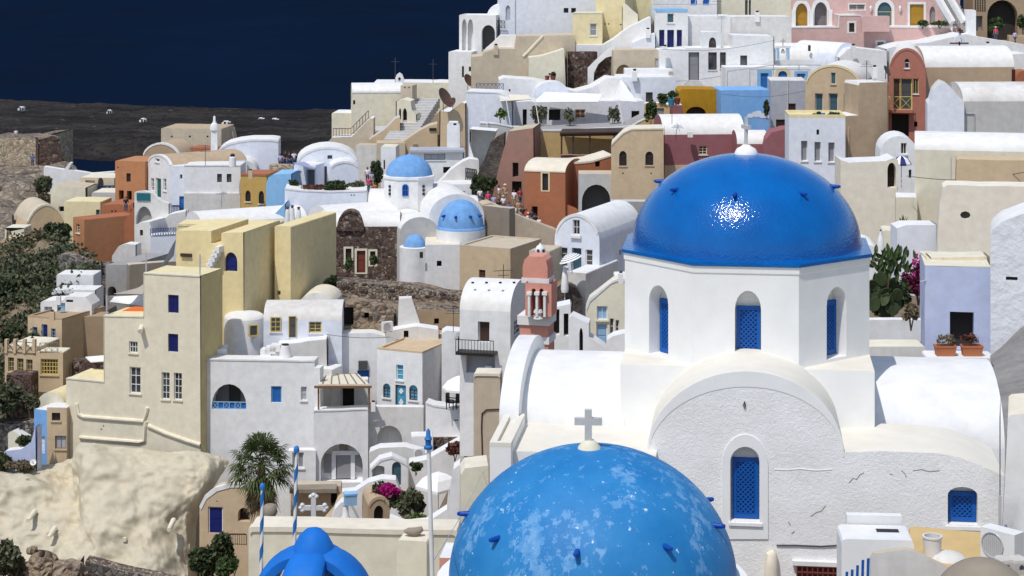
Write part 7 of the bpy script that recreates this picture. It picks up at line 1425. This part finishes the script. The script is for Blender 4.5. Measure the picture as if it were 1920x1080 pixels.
def body_of(p):
    d = POSES[p]; v = [(0, 0, .92), (0, 0, 1.10), (0, .01, 1.32), (0, .0, 1.46), (0, -.01, 1.53), (0, -.02, 1.62), (0, -.01, 1.71),
        (-.19, .01, 1.40), d['el'], d['hl'], (.19, .01, 1.40), d['er'], d['hr'], (-.10, 0, .86), d['kl'], d['fl'], (.10, 0, .86), d['kr'], d['fr']]
    fl, fr_ = V(d['fl']), V(d['fr']); v += [tuple(fl+V((0, -.15, -.03))), tuple(fr_+V((0, -.15, -.03)))]
    for s, a, b in ((0, 'el', 'hl'), (1, 'er', 'hr')):
        e, hnd = V(d[a]), V(d[b]); dr = (hnd-e).normalized(); v += [tuple(hnd+dr*.08), tuple(hnd+dr*.05+V((.04 if s == 0 else -.04, -.03, 0)))]
    v += [(0, -.115, 1.625)]
    e = [(0, 1), (1, 2), (2, 3), (3, 4), (4, 5), (5, 6), (2, 7), (7, 8), (8, 9), (2, 10), (10, 11), (11, 12), (0, 13), (13, 14), (14, 15), (0, 16), (16, 17), (17, 18), (15, 19), (18, 20), (9, 21), (9, 22), (12, 23), (12, 24), (5, 25)]
    r = [.13, .125, .14, .06, .05, .085, .07, .06, .045, .03, .06, .045, .03, .085, .06, .042, .085, .06, .042, .04, .04, .025, .012, .025, .012, .02]
    return v, e, r
PM = {}
for p in POSES:
    v, e, r = body_of(p); d = POSES[p]; PM[p, 'body'] = skin_mesh('body', v, e, r)
    sv = [(0, 0, .90), (0, 0, 1.10), (0, .01, 1.32), (0, 0, 1.45), (-.19, .01, 1.40), tuple(V((-.19, .01, 1.40)).lerp(V(d['el']), .75)), (.19, .01, 1.40), tuple(V((.19, .01, 1.40)).lerp(V(d['er']), .75))]
    PM[p, 'shirt'] = skin_mesh('shirt', sv, [(0, 1), (1, 2), (2, 3), (2, 4), (4, 5), (2, 6), (6, 7)], [.155, .145, .165, .075, .085, .068, .085, .068])
    tv = [(0, 0, .96), (-.10, 0, .86), tuple(V(d['kl'])), tuple(V(d['kl']).lerp(V(d['fl']), .8)), (.10, 0, .86), tuple(V(d['kr'])), tuple(V(d['kr']).lerp(V(d['fr']), .8))]
    PM[p, 'trousers'] = skin_mesh('trousers', tv, [(0, 1), (1, 2), (2, 3), (0, 4), (4, 5), (5, 6)], [.15, .105, .082, .066, .105, .082, .066])
m = MB(); ell_dome(m, (0, .005, 1.62), .108, .16, 16, 6, -.25); PM['hair'] = m
m = MB(); m.lathe((0, 0, 1.70), [(.20, -.01), (.20, .005), (.115, .01), (.11, .09), (.07, .12), (.001, .125)], 18); PM['hat'] = m
NP = [0]
def person(label, u, vhead, D, shirt, trousers='denim', pose='stand', rz=0, head='hair', hm='hair', s=1.0, group='people walking on the path'):
    q = D/F; top = P(u, vhead, D); t = thing('person', label, 'person', (top.x, D, top.z-1.78*s), group); t.rotation_euler.z = radians(rz); t.scale = (s,)*3; LOC[t.name] = V((0, 0, 0))
    for nm, mt_ in (('body', 'skin'), ('shirt', shirt), ('trousers', trousers)):
        me = PM[pose, nm]; key = (pose, nm, mt_)
        if key not in PM: c = me.copy(); c.materials.clear(); c.materials.append(mat(mt_)); PM[key] = c
        o = bpy.data.objects.new(nm, PM[key]); COL.objects.link(o); o.parent = t
    b = MB(); b.v, b.f = list(PM[head].v), list(PM[head].f); b.build(head, hm, t)
    return t
G1 = 'people on the sloping path'
for u, v, sh, tr, po, rz, hd, hm, lab in [
    (900, 352, 'shirt_white', 'denim', 'stand', 20, 'hair', 'hair', 'dark-haired person in white at the upper end of the sloping path'),
    (915, 358, 'shirt_pink', 'denim', 'walk', -30, 'hair', 'hair_light', 'person in a bright pink top near the pale blue half dome'),
    (936, 347, 'shirt_white', 'khaki', 'camera', 60, 'hair', 'hair', 'slim person in a white top below the dark doorway'),
    (947, 345, 'shirt_tan', 'khaki', 'stand', 10, 'hat', 'straw', 'person in tan with a pale hat behind the white-topped group'),
    (944, 366, 'shirt_white', 'denim', 'walk', 0, 'hat', 'straw', 'person in white with a white sun hat on the path'),
    (964, 355, 'shirt_white', 'khaki', 'stand', -20, 'hair', 'hair', 'tall person in a white shirt and khaki trousers by the doorway'),
    (975, 352, 'shirt_red', 'denim', 'stand', 30, 'hair', 'hair', 'person in red beside the doorway of the red-brown face'),
    (955, 378, 'shirt_blue', 'denim', 'walk', 40, 'hair', 'hair', 'person in a blue shirt bending at the path wall'),
    (935, 372, 'shirt_black', 'denim', 'walk', 180, 'hair', 'hair', 'person in black walking up beside the sun hat'),
    (972, 374, 'shirt_tan', 'khaki', 'walk', 200, 'hair', 'hair_light', 'person in a tan shirt walking uphill'),
    (980, 386, 'shirt_black', 'denim', 'stand', 15, 'hair', 'hair', 'person in black left of the navy shirt'),
    (987, 391, 'shirt_red', 'denim', 'walk', 0, 'hair', 'hair', 'person in dark red squeezed beside the terracotta wall'),
    (997, 392, 'shirt_navy', 'denim', 'stand', 170, 'hair', 'hair', 'broad person in a navy shirt seen from behind'),
    (990, 398, 'shirt_white', 'denim', 'walk', 60, 'hat', 'straw', 'person in white with a straw hat just above the navy shirt'),
    (1004, 400, 'shirt_black', 'denim', 'stand', 200, 'hair', 'hair', 'person in black between the navy shirt and the lowest walker'),
    (926, 364, 'shirt_lilac', 'khaki', 'stand', 20, 'hair', 'hair_light', 'person in pale lilac right of the bright pink top'),
    (966, 384, 'shirt_white', 'denim', 'walk', 190, 'hair', 'hair', 'person in white beside the tan shirt on the path'),
    (1010, 406, 'shirt_white', 'denim', 'walk', 0, 'hair', 'hair_light', 'lowest person on the path in a white top')]:
    person(lab, u, v, 188.8 if v > 370 else 191.5, sh, tr, po, rz, hd, hm, group=G1)
rows = sheet([[(895, 388, 196), (950, 388, 196), (1000, 405, 196), (1060, 435, 196)], [(895, 398, 187.8), (950, 402, 187.8), (1000, 420, 187.8), (1060, 448, 187.8)]], 12, 8, .05, .5, 1)
tag(sheet_mesh(rows).build('path', 'path'), kind='structure')
G2 = 'people on the upper path behind the small blue dome'
for u, v, sh, tr, po, rz, lab in [(689, 313, 'shirt_white', 'denim', 'stand', 0, 'person in white at the top of the upper path'), (697, 321, 'shirt_lilac', 'khaki', 'walk', 30, 'person in a lilac shirt behind the white one'),
    (691, 331, 'shirt_pink', 'denim', 'walk', -20, 'person in a pink top on the upper path'), (703, 341, 'shirt_orange', 'khaki', 'stand', 40, 'person in orange on the upper path'),
    (706, 353, 'shirt_black', 'denim', 'walk', 0, 'person in black on the upper path by the dome'), (717, 354, 'shirt_lilac', 'denim', 'stand', 180, 'person in pale lilac nearest the small blue dome')]:
    person(lab, u, v, 204-(v-313)*.12, sh, tr, po, rz, group=G2)
G3 = 'people on the lane behind the lilac-white terrace'
for u, v, sh, po, lab in [(526, 287, 'shirt_lilac', 'stand', 'person in lilac at the left of the distant lane'), (535, 282, 'shirt_black', 'walk', 'person in black in the distant lane'), (542, 284, 'shirt_navy', 'stand', 'person in navy in the distant lane'), (551, 283, 'shirt_white', 'camera', 'person in white at the right of the distant lane')]:
    person(lab, u, v, 211, sh, 'denim', po, 20, group=G3)
person('person in a crimson top and white hat before the dark archway', 1867, 50, 243, 'shirt_pink', 'denim', 'stand', 180, 'hat', 'straw', group='people at the archway')
person('person in a grey-blue shirt with a backpack right of the archway', 1903, 57, 242.5, 'shirt_lilac', 'denim', 'walk', 120, group='people at the archway')
person('person in a blue shirt standing at the castle ruin corner', 61, 288, 255, 'shirt_blue', 'denim', 'stand', 0, group='people at the castle ruin')
person('person in white on top of the castle ruin', 30, 241, 264, 'shirt_white', 'khaki', 'stand', 30, group='people at the castle ruin')
person('person in black standing at the orange house doorway', 236, 368, 205, 'shirt_black', 'denim', 'stand', 0, group='people at the orange house')
# ================================================================ small roof clutter
def stack(label, u, v, D, w, hh, m_='white', capm='dark', group=None):
    q = D/F; c = P(u, v, D); t = thing('chimney', label, 'chimney', c, group)
    mb = MB(); mb.lathe(c, [(w*.72*q, -5*q), (w*.68*q, hh*.75*q), (w*.5*q, hh*.8*q)], 4, pi/4, 2*pi+pi/4); mb.build('stack', m_, t, smooth=0)
    mb = MB(); mb.lathe(c+V((0, 0, hh*.78*q)), [(w*.3*q, 0), (w*.28*q, hh*.1*q), (w*.4*q, hh*.13*q), (w*.3*q, hh*.22*q), (.01, hh*.24*q)], 8); mb.build('cap', capm, t)
for a in [('small white chimney on the white flat house beside the mustard house', 1190, 147, 222, 9, 18), ('little white chimney above the three-arched blue doors', 1215, 66, 235, 8, 14),
          ('white chimney on the terrace block left of the brown arched window', 1247, 100, 229, 8, 16), ('small white chimney on the off-white stacked terraces', 1420, 36, 236, 8, 16),
          ('white chimney at the right end of the long white vault', 1600, 100, 226, 9, 18), ('small white chimney behind the pale white gabled house', 1852, 96, 198, 9, 18),
          ('beige chimney on the beige hillside terrace', 930, 98, 236, 9, 16, 'beige'), ('small tan chimney on the golden ochre house', 470, 330, 201, 8, 13, 'sand'),
          ('white chimney on the big lilac-white terrace house', 640, 312, 206, 8, 14), ('small white chimney on the white terrace below the pergola', 700, 766, 143, 8, 15),
          ('cream chimney on the tan villa roof', 98, 596, 158, 9, 15, 'sand'), ('white chimney on the white bungalow roof', 110, 566, 162, 8, 14),
          ('white chimney above the cream staircase house', 1164, 526, 117, 9, 18), ('small white chimney left of the satellite dish by the ochre gable', 1640, 140, 186, 9, 18)]: stack(*a)
def wire(label, a, b, sag=.5, r=.02):
    a, b = P(*a), P(*b); m = MB(); m.tube([a.lerp(b, k/14)-V((0, 0, sag*sin(pi*k/14))) for k in range(15)], r, 4)
    tag(m.build('cable', 'dark_grey', loc=a), label, 'cable')
wire('thin cable hanging before the grey weathered house and the sky blue wall', (1352, 176, 209), (1512, 170, 208), .5)
wire('thin cable crossing the white house with brown windows', (1236, 92, 228), (1450, 76, 229), .6)
wire('thin cable running along the curved white retaining wall below the caves', (612, 627, 148), (732, 632, 149), .15)
wire('thin cable in front of the long cream house', (1700, 330, 118), (1925, 322, 111), .35)
def antenna(label, u, v, D, hh):
    p = P(u, v, D); m = MB(); m.bar(p, p+V((0, 0, hh)), .05)
    for k in range(4): z = hh*(.7+.09*k); w = .6-.1*k; m.bar(p+V((-w, 0, z)), p+V((w, 0, z)), .035)
    m.bar(p+V((0, -.5, hh*.85)), p+V((0, .5, hh*.85)), .035); tag(m.build('antenna', 'dark_grey', loc=p), label, 'antenna', None)
antenna('comb antenna on the white side wing roof of the green-door house', 385, 311, 203, 2.2); antenna('comb antenna on the ochre gabled house roof', 1625, 152, 186, 2.0)
antenna('comb antenna on the white bungalow wall by the caves', 850, 622, 146, 2.0); antenna('comb antenna above the rose-purple house vault', 1260, 232, 191, 2.4); antenna('comb antenna on the wide white house left of the pink mansion', 1345, 30, 236, 2.6)
# ================================================================ sea, far coast, hillside
m = MB(); m.face([(-40000, 260, 0), (40000, 260, 0), (40000, 50000, 0), (-40000, 50000, 0)])
def _sea():
    mm, nt, b = _new('sea'); p = pos(nt, (.004, .0012, 1)); p2 = pos(nt, (.05, .02, 1))
    c = mix(nt, (.0042, .0092, .022), (.0042, .0122, .034), ramp(nt, nz(nt, p, 1, 4, .6), [(.3, 0), (.7, 1)]))
    nt.links.new(c, b.inputs['Base Color']); b.inputs['Roughness'].default_value = .45; b.inputs['Specular IOR Level'].default_value = 0
    b.inputs['IOR'].default_value = 1.0
    bump(nt, b, nz(nt, p2, 4, 5, .6), .4, 1.0); return mm
MATS['sea'] = _sea()
tag(m.build('sea', 'sea', smooth=0), kind='structure')
def _coast():
    mm, nt, b = _new('coast'); p = pos(nt); s = pos(nt, (.012, .06, .12))
    band = nz(nt, s, 1, 6, .65); f = nz(nt, p, .02, 8, .7); sp = nz(nt, p, .11, 5, .7)
    c = ramp(nt, mix(nt, f, band, .55), [(.34, (.010, .009, .010)), (.48, (.026, .023, .022)), (.60, (.050, .043, .038)), (.74, (.11, .095, .08))])
    c = mix(nt, c, (.20, .175, .15), ramp(nt, sp, [(.64, 0), (.70, .6)]))
    nt.links.new(c, b.inputs['Base Color']); b.inputs['Roughness'].default_value = 1; b.inputs['Specular IOR Level'].default_value = .05
    c = mix(nt, c, (.012, .012, .011), ramp(nt, nz(nt, p, .3, 4, .7), [(.52, 0), (.62, .8)])); nt.links.new(c, b.inputs['Base Color'])
    bump(nt, b, mix(nt, band, sp, .4), 1, 6); return mm
MATS['coast'] = _coast()
rows = []
for j in range(91):
    fy = j/90; row = []
    for i in range(201):
        fx = i/200; X = -420+760*fx; u0 = 960+X*F/1200
        near = 1075+30*noise.noise(V((X*.012, 3, 0)))+18*noise.noise(V((X*.04, 7, 0))); far = 1452-.36*(X+420)+16*noise.noise(V((X*.02, 11, 0)))+7*noise.noise(V((X*.07, 4, 0)))
        y = near+(far-near)*fy; z = -2+min(1, fy*9)*8*(1-.2*fy)+noise.fractal(V((X*.008, y*.008, 1)), 1, 2, 5)*7*min(1, fy*8)*(1-fy*.8)
        z += 1.8*abs(noise.noise(V((X*.004, y*.05, 5)))) if fy > .05 else 0
        z += (2.2*noise.noise(V((X*.035, y*.02, 8)))+1.2*noise.noise(V((X*.11, y*.07, 2))))*min(1, fy*10)
        if fy > .985: z = -3
        row.append(V((X, y, z)))
    rows.append(row)
tag(sheet_mesh(rows).build('coast', 'coast'), kind='structure')
# far white houses on the coast
for u, v, w_, lab in [(205, 205, 8, 'single white speck of a far house at the coast edge'), (268, 221, 12, 'far white house cluster on the dark coast above the cove'), (350, 232, 20, 'wide far white house left of the slender chimney'), (424, 226, 18, 'far white house with a dome right of the slender chimney'),
                      (489, 220, 13, 'left of two far white houses by the open sea'), (515, 221, 16, 'right of two far white houses by the open sea'), (232, 260, 8, 'far white hut halfway up the dark coast'), (40, 199, 10, 'far pale house at the upper left coast')]:
    Dd = 112*F/(v+104); q = Dd/F; c = P(u, v+4, Dd); w_ *= .8; t = thing('far_house', lab, 'house', c, 'far white houses on the dark coast'); sh = RNG.uniform(.7, 1.3)
    mb = MB(); mb.box(c+V((0, 0, 0)), (w_*q*.6, 5, 7*q*.9)); mb.box(c+V((w_*q*.38, .5, -1*q)), (w_*q*.5*sh, 5, 6*q*sh)); mb.box(c+V((-w_*q*.35, -1, -1.5*q)), (w_*q*.4*sh, 5, 3.5*q)); mb.build('wall', 'white', t)
    mb = MB(); mb.box(c+V((-w_*q*.1, -2.6, -.5*q)), (1.2, .3, 2)); mb.box(c+V((w_*q*.4, -2.1, -1*q)), (1.2, .3, 1.6)); mb.build('window', 'dark', t)
# village ground: one sheet pulled through the feet of the houses
CTRL = [(-120, 120, 60), (-90, 150, 72), (-60, 100, 70), (0, 30, 100), (10, 45, 103.5), (25, 50, 105), (60, 60, 104), (0, 70, 92), (-20, 90, 80), (-40, 120, 74), (120, 150, 103), (110, 250, 103), (-110, 250, 78), (-80, 270, 80), (-20, 290, 92), (60, 300, 96), (-15, 45, 98)]
pts = CTRL+[(a, b, c-3.2) for a, b, c in GROUND]
rows = []
for j in range(121):
    y = 8+j*3.0; row = []
    for i in range(111):
        x_ = -150+i*3.0; sw = sz = 0
        for a, b, c in pts:
            d2 = (a-x_)**2+((b-y)*1.0)**2+4; wgt = 1/d2**2; sw += wgt; sz += wgt*c
        z = sz/sw+noise.fractal(V((x_*.12, y*.12, 0)), 1, 2, 4)*.35
        ye = 232 if x_/y < -.085 else 262
        if y > ye: z -= (y-ye)**1.35*.30
        if x_/y > .16 and 54 < y < 150: z = max(z, 103.2-max(0, y-92)*.2)
        if x_/y > .23 and 50 < y < 74: z = max(z, 104.5)
        if x_/y < -.13 and y < 150: z = min(z, 120-1230*y/F-1)
        elif x_/y < -.035 and y < 152: z = min(z, 120-1085*y/F)
        row.append(V((x_, y, z)))
    rows.append(row)
tag(sheet_mesh(rows).build('hillside', 'dirt'), kind='structure')
# ---------------------------------------------------------------- camera, sun, sky
cam = bpy.data.cameras.new('camera'); co = bpy.data.objects.new('camera', cam); COL.objects.link(co); S.camera = co
co.location = CAM; co.rotation_euler = (pi/2, 0, 0); cam.sensor_width = 36; cam.lens = F/1920*36
cam.shift_y = (VH-540)/1920; cam.clip_start = .5; cam.clip_end = 60000
SUN_EL, SUN_AZ = radians(61), radians(32)      # high, from behind the camera's left shoulder
sd = V((-sin(SUN_AZ)*cos(SUN_EL), -cos(SUN_AZ)*cos(SUN_EL), sin(SUN_EL)))
sl = bpy.data.lights.new('sun', 'SUN'); so = bpy.data.objects.new('sun', sl); COL.objects.link(so)
sl.energy = 3.0; sl.angle = radians(.5); sl.color = (1, .967, .922); so.rotation_euler = sd.to_track_quat('Z', 'Y').to_euler()
w = bpy.data.worlds.new('World'); S.world = w; w.use_nodes = True; nt = w.node_tree
sky = nt.nodes.new('ShaderNodeTexSky'); sky.sky_type = 'NISHITA'; sky.sun_disc = False; sky.sun_elevation = SUN_EL; sky.sun_rotation = atan2(sd.x, sd.y)
nt.links.new(sky.outputs[0], nt.nodes['Background'].inputs[0]); nt.nodes['Background'].inputs[1].default_value = .135
S.view_settings.view_transform = 'Standard'; S.view_settings.look = 'None'; S.view_settings.exposure = 0; S.view_settings.gamma = 1
